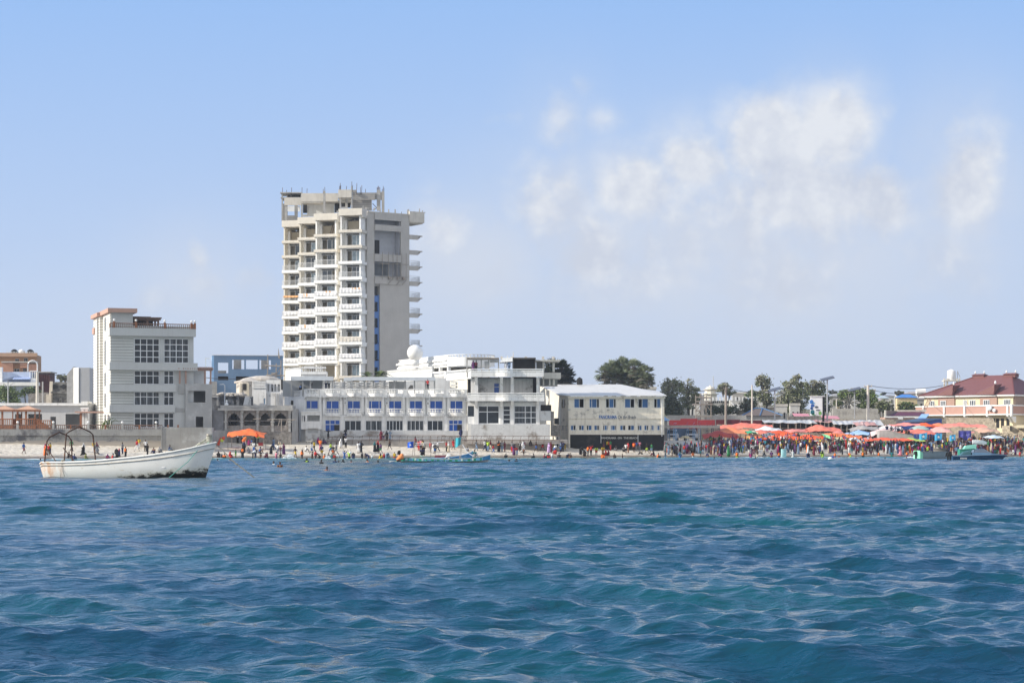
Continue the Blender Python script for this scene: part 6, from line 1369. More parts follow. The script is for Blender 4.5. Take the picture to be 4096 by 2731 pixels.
M['bluepost']=mat('post_blue',(.05,.17,.33),.6,.1); M['navy']=mat('post_navy',(.03,.05,.09),.6,.1)
canopy()
def car(px,Y,label,s=1.0):
    F=Fr('parked_car',label,'car',px,Y,0,ground(PX(px,Y),Y),'white cars parked under the steel canopy')
    m=MB(); W=1.85*s
    def sect(z,x0,x1,y0,y1): return [(x0,y0,z),(x1,y0,z),(x1,y1,z),(x0,y1,z)]
    m.hull(sect(.45,-.93,.93,-.1,4.6),sect(.9,-.95,.95,-.15,4.65)); m.hull(sect(.9,-.95,.95,-.15,4.65),sect(1.08,-.88,.88,0,4.6)); m.hull(sect(1.08,-.86,.86,1.0,4.5),sect(1.78,-.70,.70,1.6,4.2)); body=F.part(m,'body',mat('car_white',(.72,.72,.72),.25,.03,coat=.5))
    m=MB(); m.hull([(-.76,1.02,1.14),(.76,1.02,1.14),(.76,1.06,1.14),(-.76,1.06,1.14)],[(-.63,1.5,1.7),(.63,1.5,1.7),(.63,1.54,1.7),(-.63,1.54,1.7)]); F.part(m,'windscreen',M['glass'])
    for sx in (-1,1):
        m=MB(); m.hull([(sx*.865,1.4,1.14),(sx*.87,4.2,1.14),(sx*.88,4.2,1.14),(sx*.875,1.4,1.14)],[(sx*.73,1.8,1.68),(sx*.73,4.0,1.68),(sx*.75,4.0,1.68),(sx*.75,1.8,1.68)]); F.part(m,'side_window',M['glass'])
        m=MB(); m.box(sx*.6-.2,sx*.6+.2,-.2,-.12,.72,.88); F.part(m,'headlight',M['frame'])
        for y in (.9,3.7): m=MB(); m.tube([(sx*.78,y,.36),(sx*.96,y,.36)],.37,14); w_=F.part(m,'wheel',M['black']); m=MB(); m.tube([(sx*.965,y,.36),(sx*.975,y,.36)],.2,10); m.build('rim',M['steel'],w_)
    m=MB(); m.box(-.45,.45,-.2,-.15,.62,.86); F.part(m,'grille',M['black'])
    for o in [F.e]: o.scale=(1.15,1.0,1.15)
car(2690,352.5,'white off-road car under the steel canopy, nearer the restaurant'); car(2768,352.5,'white off-road car under the steel canopy, right of the other')
def billb():
    F=Fr('billboard','tall upright billboard with pale face and blue green painted swirls','billboard',3240,366,0,3); z=lambda y:F.z(y,1)
    u0,u1=F.u(3241),F.u(3290); m=MB(); m.box(u0,u1,0,.25,z(1662),z(1586)); o=F.part(m,'panel',mat('billboard_face',(.85,.87,.87),.5,.05)); m=MB(); m.box(u1+.02,u1+.35,-.1,.5,-1,z(1588)); F.part(m,'steel_post',M['black']); m=MB(); m.box(u0-.1,u1+.45,-.12,.3,z(1586),z(1583)); F.part(m,'top_edge',M['frame'])
    B=[(3246,1607,7,9,(.05,.22,.6)),(3250,1622,8,6,(.03,.12,.4)),(3246,1633,6,6,(.02,.08,.25)),(3250,1648,9,9,(.02,.16,.2)),(3256,1656,9,5,(.05,.25,.12)),(3280,1652,6,8,(.2,.45,.1)),(3266,1628,7,5,(.1,.13,.15)),(3272,1640,9,3,(.12,.14,.16)),(3254,1612,5,4,(.15,.4,.7))]
    for (px_,py_,a,b,c) in B:
        m=MB(); cx,cz=F.u(px_),F.z(py_,1); k=366/FP; n=12; ring=lambda v:[(cx+a*k*math.cos(2*math.pi*i/n)*(1+.2*math.sin(3*i)),v,cz+b*k*math.sin(2*math.pi*i/n)) for i in range(n)]; m.hull(ring(-.03),ring(-.004-.002*B.index((px_,py_,a,b,c)))); m.build('painted_shape',mat('sign_paint_%d'%int(c[0]*1000+c[2]*77+c[1]*10),c,.5,.1),o)
    m=MB(); m.box(F.u(3258),F.u(3266),-.05,-.01,z(1658),z(1644)); m.box(F.u(3267),F.u(3273),-.05,-.01,z(1658),z(1644)); m.build('picture_frame',M['frame'],o)
billb()
def maroon():
    F=Fr('maroon_roof_building','small pink walled building with maroon lean-to roof left of the villa','building',3540,378,0,3); z=lambda y:F.z(y,4); 
    m=MB(); m.box(F.u(3540),F.u(3705),0,5,-1,z(1668)); F.part(m,'wall',mat('pink_wall',(.50,.33,.26),.85,.08)); m=MB(); bx(F,m,3537,3706,1664,1670,-.3,.25); bx(F,m,3592,3612,1664,1677,-.35,.04); bx(F,m,3659,3690,1664,1673,-.35,.04); F.part(m,'band',M['white'])
    m=MB(); m.hull([(F.u(3552),.1,z(1664)),(F.u(3692),.1,z(1664)),(F.u(3700),4.5,z(1664)),(F.u(3590,4),4.5,z(1664))],[(F.u(3552),.05,z(1664)+.08),(F.u(3692),.05,z(1664)+.08),(F.u(3700,4),4.5,z(1645)),(F.u(3592,4),4.5,z(1645))]); F.part(m,'roof',mat('maroon_tiles',(.12,.03,.05),.6,.15,2))
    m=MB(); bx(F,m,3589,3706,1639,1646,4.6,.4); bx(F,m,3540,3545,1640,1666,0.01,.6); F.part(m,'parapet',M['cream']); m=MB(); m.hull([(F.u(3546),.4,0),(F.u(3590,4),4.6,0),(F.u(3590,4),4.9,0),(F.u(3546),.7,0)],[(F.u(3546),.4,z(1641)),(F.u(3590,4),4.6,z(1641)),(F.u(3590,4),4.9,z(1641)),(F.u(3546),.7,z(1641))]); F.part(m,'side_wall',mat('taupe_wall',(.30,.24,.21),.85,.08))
maroon()
def hillhouse(px0,px1,yt,yb,Y,wallc,roofc,hip,label,name='hillside_house'):
    F=Fr(name,label,'house',px0,Y,0,ground(PX(px0,Y),Y)-2,'distant houses on the hill'); W=F.u(px1); ze=F.z(yb if hip else yt,W/2); zt=F.z(yt,W/2); dp=W*.7
    m=MB(); m.box(0.05,W-.05,.1,dp,-2,ze if hip else zt); F.part(m,'wall',mat('hill_wall_%s'%''.join('%02d'%int(c*99) for c in wallc),wallc,.9,.12))
    if hip:
        m=MB(); n=[(-.3,-.2,ze),(W+.3,-.2,ze),(W+.3,dp+.2,ze),(-.3,dp+.2,ze),(W*.3,dp/2,zt),(W*.7,dp/2,zt)]; m.v+=n; [m.face(q) for q in((0,1,5,4),(1,2,5),(2,3,4,5),(3,0,4),(3,2,1,0))]; F.part(m,'roof',mat('hill_roof_%s'%''.join('%02d'%int(c*99) for c in roofc),roofc,.7,.15))
    else: m=MB(); m.box(-.1,W+.1,0,.3,zt,zt+.5); F.part(m,'parapet',M['raw_light'])
    m=MB(); 
    for k in range(2): u=W*(.25+.45*k); m.box(u,u+W*.1,-.02,.09,ze-2.4,ze-1.2)
    F.part(m,'window',M['dark'])
yl=(.66,.54,.33);wh=(.62,.60,.56);gr=(.40,.38,.35)
for a in ((3588,3670,1576,1590,520,yl,(.07,.22,.55),1,'pale yellow hillside house with bright blue roof'),(3500,3556,1582,1592,600,wh,(.42,.50,.55),1,'white hillside house with pale grey-blue roof left of the blue roof'),(3440,3502,1563,1600,640,gr,gr,0,'grey flat block on the hill behind the green trees'),(3404,3455,1557,1575,700,wh,wh,0,'whitish far block above the green trees with flat top'),(3585,3622,1567,1575,760,wh,(.35,.12,.1),1,'far house with dull red roof behind the blue one'),(3640,3700,1585,1596,560,gr,(.28,.25,.23),1,'dark grey roofed house left of the villa eave'),(3322,3368,1574,1584,640,gr,(.36,.36,.36),1,'grey roofed far house between lamp and dead palm'),(3348,3366,1602,1616,480,yl,yl,0,'tiny yellow box house above the pale wall'),(3000,3050,1570,1584,600,wh,wh,0,'white far house between the bare tree and tall tree'),(2760,2800,1580,1592,560,wh,wh,0,'white far house behind the scaffolded column'),(2676,2702,1584,1600,430,(.42,.5,.58),wh,0,'pale blue box building just above the dark bushes'),(2560,2625,1556,1575,420,wh,wh,0,'white parapet building right behind the restaurant roof end'),(3470,3540,1590,1604,540,gr,(.40,.36,.34),1,'low grey house behind the crossarm pole'),(3530,3580,1578,1584,680,wh,(.30,.30,.32),1,'far small house left of the round hill tree'),(3620,3690,1566,1576,720,wh,(.38,.33,.30),1,'long far house with brown-grey roof on the skyline'),(3100,3150,1625,1650,400,wh,wh,0,'pale painted block under the big spreading tree'),(3380,3440,1565,1572,800,gr,(.45,.42,.4),1,'very far grey house on the skyline near the twin arm lamp'),(2930,2990,1574,1590,640,gr,gr,0,'grey far house behind the crenels right of the bare tree')): hillhouse(*a)
hillhouse(3160,3200,1622,1655,398,wh,wh,0,'white shack with stained wall beneath the big tree right side')
# ---- villa
def villa():
    F=Fr('red_roof_villa','large cream and brown villa with dark red hip roof above the right beach','building',3696,398,-44,4); z0=lambda y:F.z(y,F.u(4052)); W=F.u(4052); ze=z0(1577)
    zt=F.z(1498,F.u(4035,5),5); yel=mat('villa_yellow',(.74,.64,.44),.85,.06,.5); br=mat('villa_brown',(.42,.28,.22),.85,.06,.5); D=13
    zb=z0(1648); zf=z0(1628)
    pans=[(3696,3755,0),(3755,3820,1),(3820,3922,0),(3922,3990,1),(3990,4052,0)]
    for a,b,k in pans: m=MB(); u0,u1=F.u(a),F.u(b); m.box(max(0,u0)+.01,u1,(-.25 if k else 0),.3,zb,ze-.32); F.part(m,'wall',br if k else yel)
    m=MB(); m.box(0,W,.31,D,-2,ze-.35); m.box(0,W,-.0,.3,-2,zb-.02); F.part(m,'lower_wall',yel)
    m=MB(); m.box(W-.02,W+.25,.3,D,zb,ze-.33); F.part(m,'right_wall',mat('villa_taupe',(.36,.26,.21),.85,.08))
    for a,b,v in ((3717,3738,0),(3762,3784,-.26),(3854,3868,0),(3879,3902,0),(3934,3958,-.26),(4016,4042,0)): u0,u1=F.u(a,v),F.u(b,v); F.win((u0,u1,zb+.7,z0(1597 if a<4000 else 1596)),3,1,v-.1,fw=.12,gm=M['glass_tower'])
    # eaves and roof
    m=MB(); m.box(-.7,W+.7,-.75,D+.7,ze-.3,ze); F.part(m,'eaves',M['white'])
    m=MB(); y=D/2; n=[(-.8,-.85,ze+.01),(W+.8,-.85,ze+.01),(W+.8,D+.8,ze+.01),(-.8,D+.8,ze+.01),(W*.42,y,zt),(W*.80,y,zt)]; m.v+=n; [m.face(q) for q in((0,1,5,4),(1,2,5),(2,3,4,5),(3,0,4),(3,2,1,0))]; F.part(m,'roof',mat('dark_red_tiles',(.20,.085,.08),.6,.15,1.2,wave=('X',1.5,(.17,.07,.065),.3)))
    for a,b in ((3772,3822),(3925,3988)):
        u0,u1=F.u(a),F.u(b); m=MB(); um=(u0+u1)/2; n=[(u0,-1.0,ze+.02),(u1,-1.0,ze+.02),(u1,-.4,ze+1.9),(u1-.5,1.2,ze+2.0)]; m.v+=[(u0-1,-.9,ze+.03),(u1,-1.15,ze+.03),(u1+.1,1.8,ze+2.1),(u0-1,1,ze+.9),(u1,-1.0,ze+1.9)]; [m.face(q) for q in((0,1,4),(0,4,3),(3,4,2),(1,2,4))]; F.part(m,'roof_hip',MATS['dark_red_tiles'])
        m=MB(); m.tube([(u1,-1.2,ze),(u1,-.6,ze+2.0)],.16,5); o=F.part(m,'hip_ridge',mat('ridge_dark',(.14,.045,.04),.6,.1)); m=MB(); m.lathe([(.08,0),(.22,.2),(.2,.5),(.05,.7)],(u1,-.6,ze+2.0),7); m.build('finial',M['frame'],o)
    for c in (W*.44,W*.79): m=MB(); m.box(c-1.3,c+1.3,y-.7,y+.7,zt-.5,zt+.05); m.hull([(c-1.5,y-.9,zt+.06),(c+1.5,y-.9,zt+.06),(c+1.5,y+.9,zt+.06),(c-1.5,y+.9,zt+.06)],[(c-1.1,y-.2,zt+.36),(c+1.1,y-.2,zt+.36),(c+1.1,y+.2,zt+.36),(c-1.1,y+.2,zt+.36)]); o=F.part(m,'ridge_turret',MATS['dark_red_tiles']); [MB().lathe([(.08,0),(.2,.2),(.05,.6)],(c+s*1.0,y,zt+.36),7).build('finial',M['frame'],o) for s in (-1,1)]
    m=MB(); m.tube([(-.8,-.85,ze),(W*.42,y,zt)],.15,5); m.tube([(W+.8,-.85,ze),(W*.80,y,zt)],.15,5); F.part(m,'ridge_line',MATS['ridge_dark'])
    # balcony
    m=MB(); m.box(-.9,W+.5,-1.6,-1.35,zb-.3,zf+.2); m.box(W+.25,W+.5,-1.34,D,zb-.3,zf+.2); m.box(-.9,-.65,-1.34,1,zb-.3,zf+.2); F.part(m,'balcony_wall',mat('balcony_pink',(.52,.31,.25),.85,.06))
    m=MB(); m.box(-1,W+.65,-1.72,-1.3,zf+.21,zf+.45); m.box(-1,W+.65,-1.75,-1.3,zb-.55,zb-.31); m.box(W+.2,W+.65,-1.29,D,zf+.21,zf+.45); m.box(W+.2,W+.65,-1.29,D,zb-.55,zb-.31); m.box(-.9,W+.4,-1.29,-.01,zb-.5,zb-.3); F.part(m,'balcony_trim',M['white'])
    for a in (3694,3776,3858,3948,4030,4066): u=min(F.u(a,-1.7),W+.55); m=MB(); m.box(u-.18,u+.18,-1.8,-1.28,zb-.8,zf+.55); m.hull([(u-.15,-.3,zb-2.0),(u+.15,-.3,zb-2.0),(u+.15,-.02,zb-2.0),(u-.15,-.02,zb-2.0)],[(u-.15,-1.7,zb-.81),(u+.15,-1.7,zb-.81),(u+.15,-.02,zb-.81),(u-.15,-.02,zb-.81)]); F.part(m,'bracket_pier',M['white'])
    m=MB(); m.ball((F.u(3958,-2),-2,zf-.1),(.6,.3,.6),10,8); m.ball((F.u(3976,-2),-1.95,zf-.6),(.4,.2,.4),8,6); F.part(m,'satellite_dish',M['frame'])
    # lower opening at the right
    for a,b in ((3972,3980),(3985,3997),(4004,4016),(4026,4038)): m=MB(); m.box(F.u(a),F.u(b),-.06,-.02,zb-3.0,zb-1.2); F.part(m,'lower_window',M['dark'])
    # right wing turned away
    m=MB(); m.box(W+.3,W+9,6,D+4,-2,ze-.4); F.part(m,'right_wing',MATS['villa_taupe'])
    m=MB(); m.box(W+.3,W+5,-.8,5.9,-2,zb-3.0); F.part(m,'porch_wall',yel)
villa()
def tankt():
    F=Fr('water_tower','white plastic water tank on a cream concrete frame beside the villa roof','water tank',3806,412,0,8); z=lambda y:F.z(y,0)
    m=MB(); m.lathe([(.85,z(1521)),(.9,z(1519)),(.88,z(1485)),(.7,z(1481)),(.35,z(1479)),(.3,z(1477))],(0,0,0),16); F.part(m,'tank',M['shinywhite'],True)
    m=MB(); 
    for x in (-1.6,-1.0,1.0,1.5): m.box(x-.15,x+.15,-.8,-.5,0,z(1513))
    m.box(-1.8,1.2,-1,1,z(1525),z(1521)); F.part(m,'frame',M['cream']); m=MB(); m.tube([(1.1,-.5,z(1484)),(1.7,-.5,z(1510))],.05,4); m.tube([(1.1,-.5,z(1484)),(1.1,-.5,z(1520))],.05,4); F.part(m,'pipe',M['raw'])
tankt()
def tank2(F,mb): mb.tube([(-.9,0,1.0),(.9,0,1.0)],.75,12); mb.box(-.7,-.5,-.4,.4,0,.4); mb.box(.5,.7,-.4,.4,0,.4)
one('water_tank','small white horizontal water tank left of the villa eave','water tank',3683,400,tank2,M['shinywhite'],PZ(1588,400))
def ladd(F,mb):
    a=(0,0,0);h=F.z(1590,0)
    for s in (0,.6): mb.tube([(s,0,0),(s+1.9,1,h)],.07,4)
    for k in range(14): t=(k+.5)/14; mb.tube([(1.9*t,t,h*t),(1.9*t+.6,t,h*t)],.05,4)
one('ladder','long pinkish ladder leaning against the left corner of the villa','ladder',3680,386,ladd,MATS['pink_brown_wood'],PZ(1662,386))
# ---- stone retaining wall of the villa
SWL=mat('beige_rubble_wall',(.50,.43,.32),.95,.3,2.2,dirt=(.30,.25,.19),dirt_amt=.45,dirt_scale=1.8,bump=1.0,bscale=3)
def vwall():
    F=Fr('stone_retaining_wall','tall beige stone retaining wall below the villa','wall',3785,366,-14,2)
    m=MB(); W=F.u(4000); m.hull([(0,-1.0,-1),(W+.8,-1.0,-1),(W+.8,2,-1),(0,2,-1)],[(0,0,F.z(1669,2)),(W-1.2,0,F.z(1672,W)),(W-1.2,2,F.z(1672,W)),(0,2,F.z(1669,2))]); F.part(m,'wall',SWL)
    m=MB(); m.hull([(W+.81,-1.6,-1),(W+14,-4,-1),(W+14,3,-1),(W+.81,3,-1)],[(W+.3,-.4,F.z(1702,W)),(W+14,-2.4,F.z(1700,W+6)),(W+14,3,F.z(1700,W+6)),(W+.3,3,F.z(1702,W))]); F.part(m,'lower_wall',SWL)
    m=MB(); m.box(F.u(4040),F.u(4046),-1.75,-.4,F.z(1723,12),F.z(1703,12)); F.part(m,'slot',M['dark'])
    m=MB(); m.box(F.u(4066),F.u(4110),-3.6,-1,F.z(1712,14),F.z(1700,14)); F.part(m,'cream_coping',MATS['villa_yellow'])
vwall()
def rocks(F,mb):
    r=random.Random(3)
    for k in range(260):
        px=r.uniform(3925,4140); t=(px-3925)/215; py=r.uniform(1728,1800); s=r.uniform(.15,.45); Y=352+ (1800-py)*.16; mb.ball((PX(px,Y)-F.x,Y-F.Y,PZ(py,Y)-F.zb),(s*1.3,s,s*.8),6,4)
o=one('rock_slope','slope of tumbled beige stones at the foot of the right wall','rocks',3985,356,rocks,SWL,2); tag(o,kind='stuff')
def blueshed():
    F=Fr('blue_shed','dark blue sheet shed with low pitched roof before the stone wall','shed',3588,367,0,3); z=lambda y:F.z(y,4)
    m=MB(); m.hull([(F.u(3588),0,z(1690)),(F.u(3700),0,z(1688)),(F.u(3785),3,z(1673)),(F.u(3640),4,z(1690))],[(F.u(3590),.0,z(1688)),(F.u(3700),.0,z(1684)),(F.u(3785),3.2,z(1672)),(F.u(3690),4.2,z(1672))]); F.part(m,'roof',mat('slate_blue_roof',(.07,.11,.18),.5,.2,.8))
    m=MB(); m.hull([(F.u(3605),.3,0),(F.u(3700),.3,0),(F.u(3782),3.1,0),(F.u(3700),3.3,0)],[(F.u(3605),.3,z(1690)),(F.u(3700),.3,z(1688.5)),(F.u(3782),3.1,z(1673.5)),(F.u(3700),3.3,z(1673.5))]); F.part(m,'sheet_wall',mat('royal_blue_sheet',(.03,.08,.32),.6,.15,.8,wave=('X',2.2,(.05,.12,.42),.0)))
    m=MB(); m.hull([(F.u(3676),1,z(1673)),(F.u(3708),1,z(1673)),(F.u(3731),3,z(1656)),(F.u(3700),3,z(1656))],[(F.u(3676),1,z(1671)),(F.u(3708),1,z(1671)),(F.u(3731),3,z(1654)),(F.u(3700),3,z(1654))]); F.part(m,'awning_sheet',M['bluelit'])
blueshed()
def tinshed(a,b,yt,yl,Y,label,roofm,slope=1.0):
    F=Fr('tin_roof_stall',label,'market stall',a,Y,0,3,'tin roofed stalls behind the tarps'); W=F.u(b); r=random.Random(a); m=MB(); n=9
    zf=F.z(yl,W/2); zr=F.z(yt,W/2,3.5)
    pt=[]
    for k in range(n+1):
        x=W*k/n; pt.append(((x,r.uniform(-.2,.1),zf+r.uniform(-.12,.12)),(x,3.6,zr+r.uniform(-.1,.1))))
    for (p,q),(p2,q2) in zip(pt[:-1],pt[1:]): up=lambda t:(t[0],t[1],t[2]+.06); m.hull([p,p2,q2,q],[up(p),up(p2),up(q2),up(q)])
    F.part(m,'roof',roofm)
    for k in range(5): x=.2+(W-.4)*k/4; m=MB(); m.tube([(x,.1,0),(x+r.uniform(-.1,.1),.1,zf)],.08,5); F.part(m,'post',M['pole'])
    m=MB(); m.box(0,W,3.3,3.4,0,zr-.1); F.part(m,'back_sheet',M['dark']); m=MB(); m.box(.1,W-.1,.3,.4,zf-1.0,zf-.9); m.box(.1,W-.1,.3,.4,zf-1.7,zf-1.6); F.part(m,'rail',M['pole'])
pinktin=mat('faded_pink_sheet',(.55,.30,.27),.7,.2,.6,dirt=(.55,.5,.45),dirt_amt=.4,dirt_scale=.3)
tinshed(3057,3190,1681,1692,362,'long whitish tin roofed stall behind the white tarp',M['tin']); tinshed(3178,3270,1681,1693,363.5,'grey rusty tin roofed stall with ragged edge below the billboard',M['tin']); tinshed(3262,3338,1679,1689,365,'faded pink sheet roofed stall right of the billboard',pinktin)
tinshed(3335,3440,1683,1697,363,'pale tin roofed stall before the dead palm',M['tin']); tinshed(3425,3512,1688,1703,361,'pinkish tin roofed stall below the crossarm pole',pinktin); tinshed(3440,3536,1680,1700,366,'white tin roofed stall right of the crossarm pole',M['tin'])
def pinkroof(a,b,y0,y1,Y,label):
    def fn(F,mb): u0,u1,z0,z1=F.rect(a,b,y0,y1); mb.hull([(u0,0,z0),(u1,0,z0-.1),(u1,3,z1),(u0,3,z1+.1)],[(u0,0,z0+.07),(u1,0,z0-.03),(u1,3,z1+.07),(u0,3,z1+.17)]); [mb.tube([(x,.2,-2),(x,.2,z0)],.06,4) for x in (u0+.2,u1-.2)]
    one('sheet_roof',label,'shelter roof',a,Y,fn,mat('pink_sheet',(.66,.28,.32),.7,.15,.8),4)
pinkroof(3178,3242,1655,1666,376,'pink sheet roof left of the billboard base'); pinkroof(3292,3360,1664,1674,376,'pink sheet roof right of the tall solar lamp')
# ---- rock block with people
def hulk(F,mb):
    z=lambda y:F.z(y,3); mb.hull([(F.u(3512),-.6,-1),(F.u(3680),-.8,-1),(F.u(3680),4,-1),(F.u(3512),4,-1)],[(F.u(3518),0,z(1722)),(F.u(3560),-.1,z(1720)),(F.u(3560),3,z(1720)),(F.u(3518),3,z(1722))])
    mb.hull([(F.u(3560),-.5,-1),(F.u(3672),-.7,-1),(F.u(3672),3,-1),(F.u(3560),3,-1)],[(F.u(3558),-.1,z(1722)),(F.u(3650),-.1,z(1740)),(F.u(3650),2.5,z(1740)),(F.u(3558),2.5,z(1722))])
one('concrete_block','big sloping grey concrete block people sit on, among the tarps','concrete block',3512,350,hulk,M['raw'],1.5)
# ================= TARPS
def tarp(i,x0,x1,y0,y1,Y,c,label,peak=.5,name='tarp_shelter',cat='tarp',dep=3.6,poles=True,pk=None):
    e_=(x1-x0)*.2; x0-=e_; x1+=e_; y1+=3; F=Fr(name,label,cat,x0,Y,0,ground(PX(x0,Y),Y),'coloured tarps over the beach market'); r=random.Random(i*7+1); W=F.u(x1); zf=F.z(y1,W/2); zt=F.z(y0,W/2,dep*.5); H=zt-zf; dep*=1.2
    nx,ny=max(10,int(W/.35)),9; m=MB(); ph=[r.uniform(0,6.28) for _ in range(6)]
    pks=pk or [(peak,.5,1.0)]
    if W>3.5 and not pk: pks=[(peak,.5,1.0),((peak+.35)%1*.9+.05,.45,.72)]
    for a in range(nx+1):
        for b in range(ny+1):
            u,v=a/nx,b/ny; h=0
            for (pu,pv,ps) in pks:
                d=math.hypot((u-pu)*W/ max(W*.62,1.8),(v-pv)*1.35); h=max(h,ps*max(0,1-d)**.75)
            rear=.35*v
            edge=.10*math.sin(u*17+ph[0])*(1-abs(2*v-1))
            z=zf+H*min(1,h*.8+rear)+.07*math.sin(u*W*2.1+v*4+ph[1])+.04*math.sin(u*W*5.7-v*7+ph[2])+.05*math.sin(v*19+u*5+ph[3])
            if b==0: z-=.12*abs(math.sin(u*W*1.1+ph[4]))
            m.v.append((W*u+.12*math.sin(v*5+ph[5])+ .1*math.sin(u*9+ph[0]),v*dep+.25*math.sin(u*6+ph[1])*(1-v),z))
    for a in range(nx):
        for b in range(ny): q=a*(ny+1)+b; m.face((q,q+ny+1,q+ny+2,q+1))
    o=F.part(m,'sheet',M['tarp'],True); o.color=tuple(c)+(1,)
    if poles:
        for x,y in ((.1,.1),(W-.1,.1),(W*.5,dep*.5),(.2,dep-.2),(W-.2,dep-.2)): m=MB(); m.tube([(x,y,-.4),(x+r.uniform(-.1,.1),y,zf-.05+(H*.6 if x==W*.5 else 0))],.045,5); F.part(m,'pole',M['pole'])
ORs=(.80,.12,.03); SAL=(.78,.21,.14); PEA=(.82,.26,.12); PNK=(.80,.28,.23); PALE=(.76,.40,.35)
TL=[(2834,2937,1722,1754,345,(.42,.055,.03),'deep red canopy closest to the steel canopy',.45),
(2882,2995,1706,1742,350,PEA,'wide peach orange tarp right behind the deep red canopy',.45),
(2879,3055,1690,1716,357,SAL,'long crumpled salmon tarp under the dark red fence',.6),
(3038,3112,1703,1726,354.5,(.72,.72,.71),'white tarp tent among the orange ones',.45),
(3016,3102,1718,1739,350,SAL,'small salmon tarp in front of the white tent',.5),
(3093,3181,1718,1746,348,ORs,'bright orange peaked tarp right of the white tent',.3),
(2986,3063,1734,1756,345.5,(.82,.38,.14),'amber orange tarp with a low peak left of the slate tarp',.6),
(3058,3108,1729,1748,344.5,(.16,.20,.21),'small slate grey peaked tarp',.5),
(3051,3227,1738,1762,342.5,ORs,'longest bright orange tarp at the front row middle',.45),
(2921,2992,1749,1777,341.5,(.50,.53,.68),'white and blue patterned sheet left of the front orange tarp',.55),
(2986,3060,1757,1771,341.0,(.80,.22,.08),'low orange sheet under the amber tarp',.5),
(2995,3020,1720,1732,346.5,(.05,.42,.22),'small green sheet between peach and amber tarps',.5),
(3008,3030,1723,1735,346.4,(.62,.55,.38),'small beige sheet right of the green sheet',.5),
(3163,3256,1714,1728,357,PNK,'flat pink tarp under the grey tin stall',.4),
(3252,3348,1698,1730,355,SAL,'tall crumpled salmon tarp below the pink stall',.4),
(3200,3312,1737,1757,345,ORs,'orange tarp above the stone wall right of the longest one',.4),
(3300,3316,1735,1757,344.2,(.25,.62,.30),'small light green umbrella panel beside orange tarp',.5),
(3312,3336,1740,1759,344.4,(.62,.22,.26),'small rose red sheet right of the green panel',.5),
(3320,3428,1728,1754,349,(.84,.22,.07),'orange tarp with a long right tail in the middle',.3),
(3338,3372,1722,1738,352,PNK,'small pink umbrella cover behind the orange tail',.5),
(3334,3400,1746,1766,345.2,(.68,.60,.34),'striped cream yellow sheet in the front row, left',.4),
(3390,3434,1755,1769,344.6,(.62,.55,.30),'dull yellow sheet in the front row beside white one',.6),
(3416,3450,1748,1772,343.8,(.72,.72,.72),'white pointed sheet right of the yellow ones',.4),
(3398,3494,1721,1741,353,(.35,.52,.76),'blue and white sheet left of the concrete block',.5),
(3455,3520,1748,1762,346,(.72,.26,.18),'dull salmon sheet in front of the blue sheet',.5),
(3492,3562,1711,1741,352,(.78,.60,.56),'pale pink sheet draped at the concrete block left',.6),
(3552,3602,1714,1733,354,PALE,'washed pink tarp behind the sitting people',.5),
(3489,3628,1750,1761,344,(.78,.13,.05),'long flat red-orange awning in front of the concrete block',.5),
(3612,3690,1752,1762,344.4,(.46,.60,.10),'long flat lime green awning',.5),
(3600,3720,1714,1740,350,SAL,'salmon tarp above the lime awning',.6),
(3572,3672,1689,1704,360,PNK,'faded pink tarp in front of the blue shed',.6),
(3664,3712,1700,1719,355,(.38,.50,.44),'pale green crumpled tarp under the orange one',.5),
(3678,3742,1690,1710,359,ORs,'orange tarp left of the sheet shed corner',.5),(3738,3795,1691,1711,359.5,(.82,.25,.10),'orange tarp directly below the stone wall left end',.5),
(3708,3792,1706,1733,354,PALE,'pale pink tarp with a high peak right of the green one',.7),
(3796,3925,1689,1711,358,(.82,.27,.20),'long coral pink tarp against the stone wall',.4),
(3925,3988,1707,1730,355,(.62,.38,.27),'peach brown tarp at the right end of the market',.4),
(3864,3902,1722,1731,352,PNK,'small pink sheet above the dark blue banner',.5),
(3962,4010,1741,1750,350,(.58,.68,.78),'pale blue sheet stall top before the rocks',.5),
(3535,3600,1700,1716,358,(.72,.66,.62),'whitish sheet under the tin roofs left of the concrete block',.5),
(3420,3500,1700,1722,358,(.40,.37,.34),'grey brown sacking over poles in the middle of the market',.5)]
for i,t in enumerate(TL): tarp(i,*t[:7],peak=t[7])
def lonet():
    tarp(77,930,1035,1712,1748,309,(.85,.19,.05),'lone orange tarp shelter on poles in front of the arched pavilion',pk=[(.52,.5,1.0),(.25,.6,.55)],dep=3.0)
lonet()
def umb():
    F=Fr('beach_umbrella','beige cloth umbrella on a single pole beside the parked cars','umbrella',2742,338,0,ground(PX(2742,338),338)); z=lambda y:F.z(y,0)
    m=MB(); n=10; m.v.append((0,0,z(1742))); 
    for r_,y in ((.55,1746),(.95,1753)): 
        for k in range(n): a=2*math.pi*k/n; m.v.append((r_*math.cos(a),r_*math.sin(a),z(y)+.12*(k%2)))
    for k in range(n): m.face((0,1+k,1+(k+1)%n)); m.face((1+k,1+n+k,1+n+(k+1)%n,1+(k+1)%n))
    o=F.part(m,'canopy',M['tarp']); o.color=(.60,.50,.30,1); m=MB(); m.tube([(0,0,-.3),(0,0,z(1742))],.035,6); F.part(m,'pole',M['pole'])
umb()
def banner(F,mb):
    u0,u1,z0,z1=F.rect(3834,3885,1722,1754)
    n=12
    for a in range(n+1): x=u0+(u1-u0)*a/n; y=.12*math.sin(a*1.1); mb.v+= [(x,y,z0+.3*math.sin(a*.7)),(x,y*.3,z1),(x,y*.3+.02,z1),(x,y+.02,z0+.3*math.sin(a*.7))]
    for a in range(n): b=a*4; mb.face((b,b+4,b+5,b+1)); mb.face((b+2,b+6,b+7,b+3))
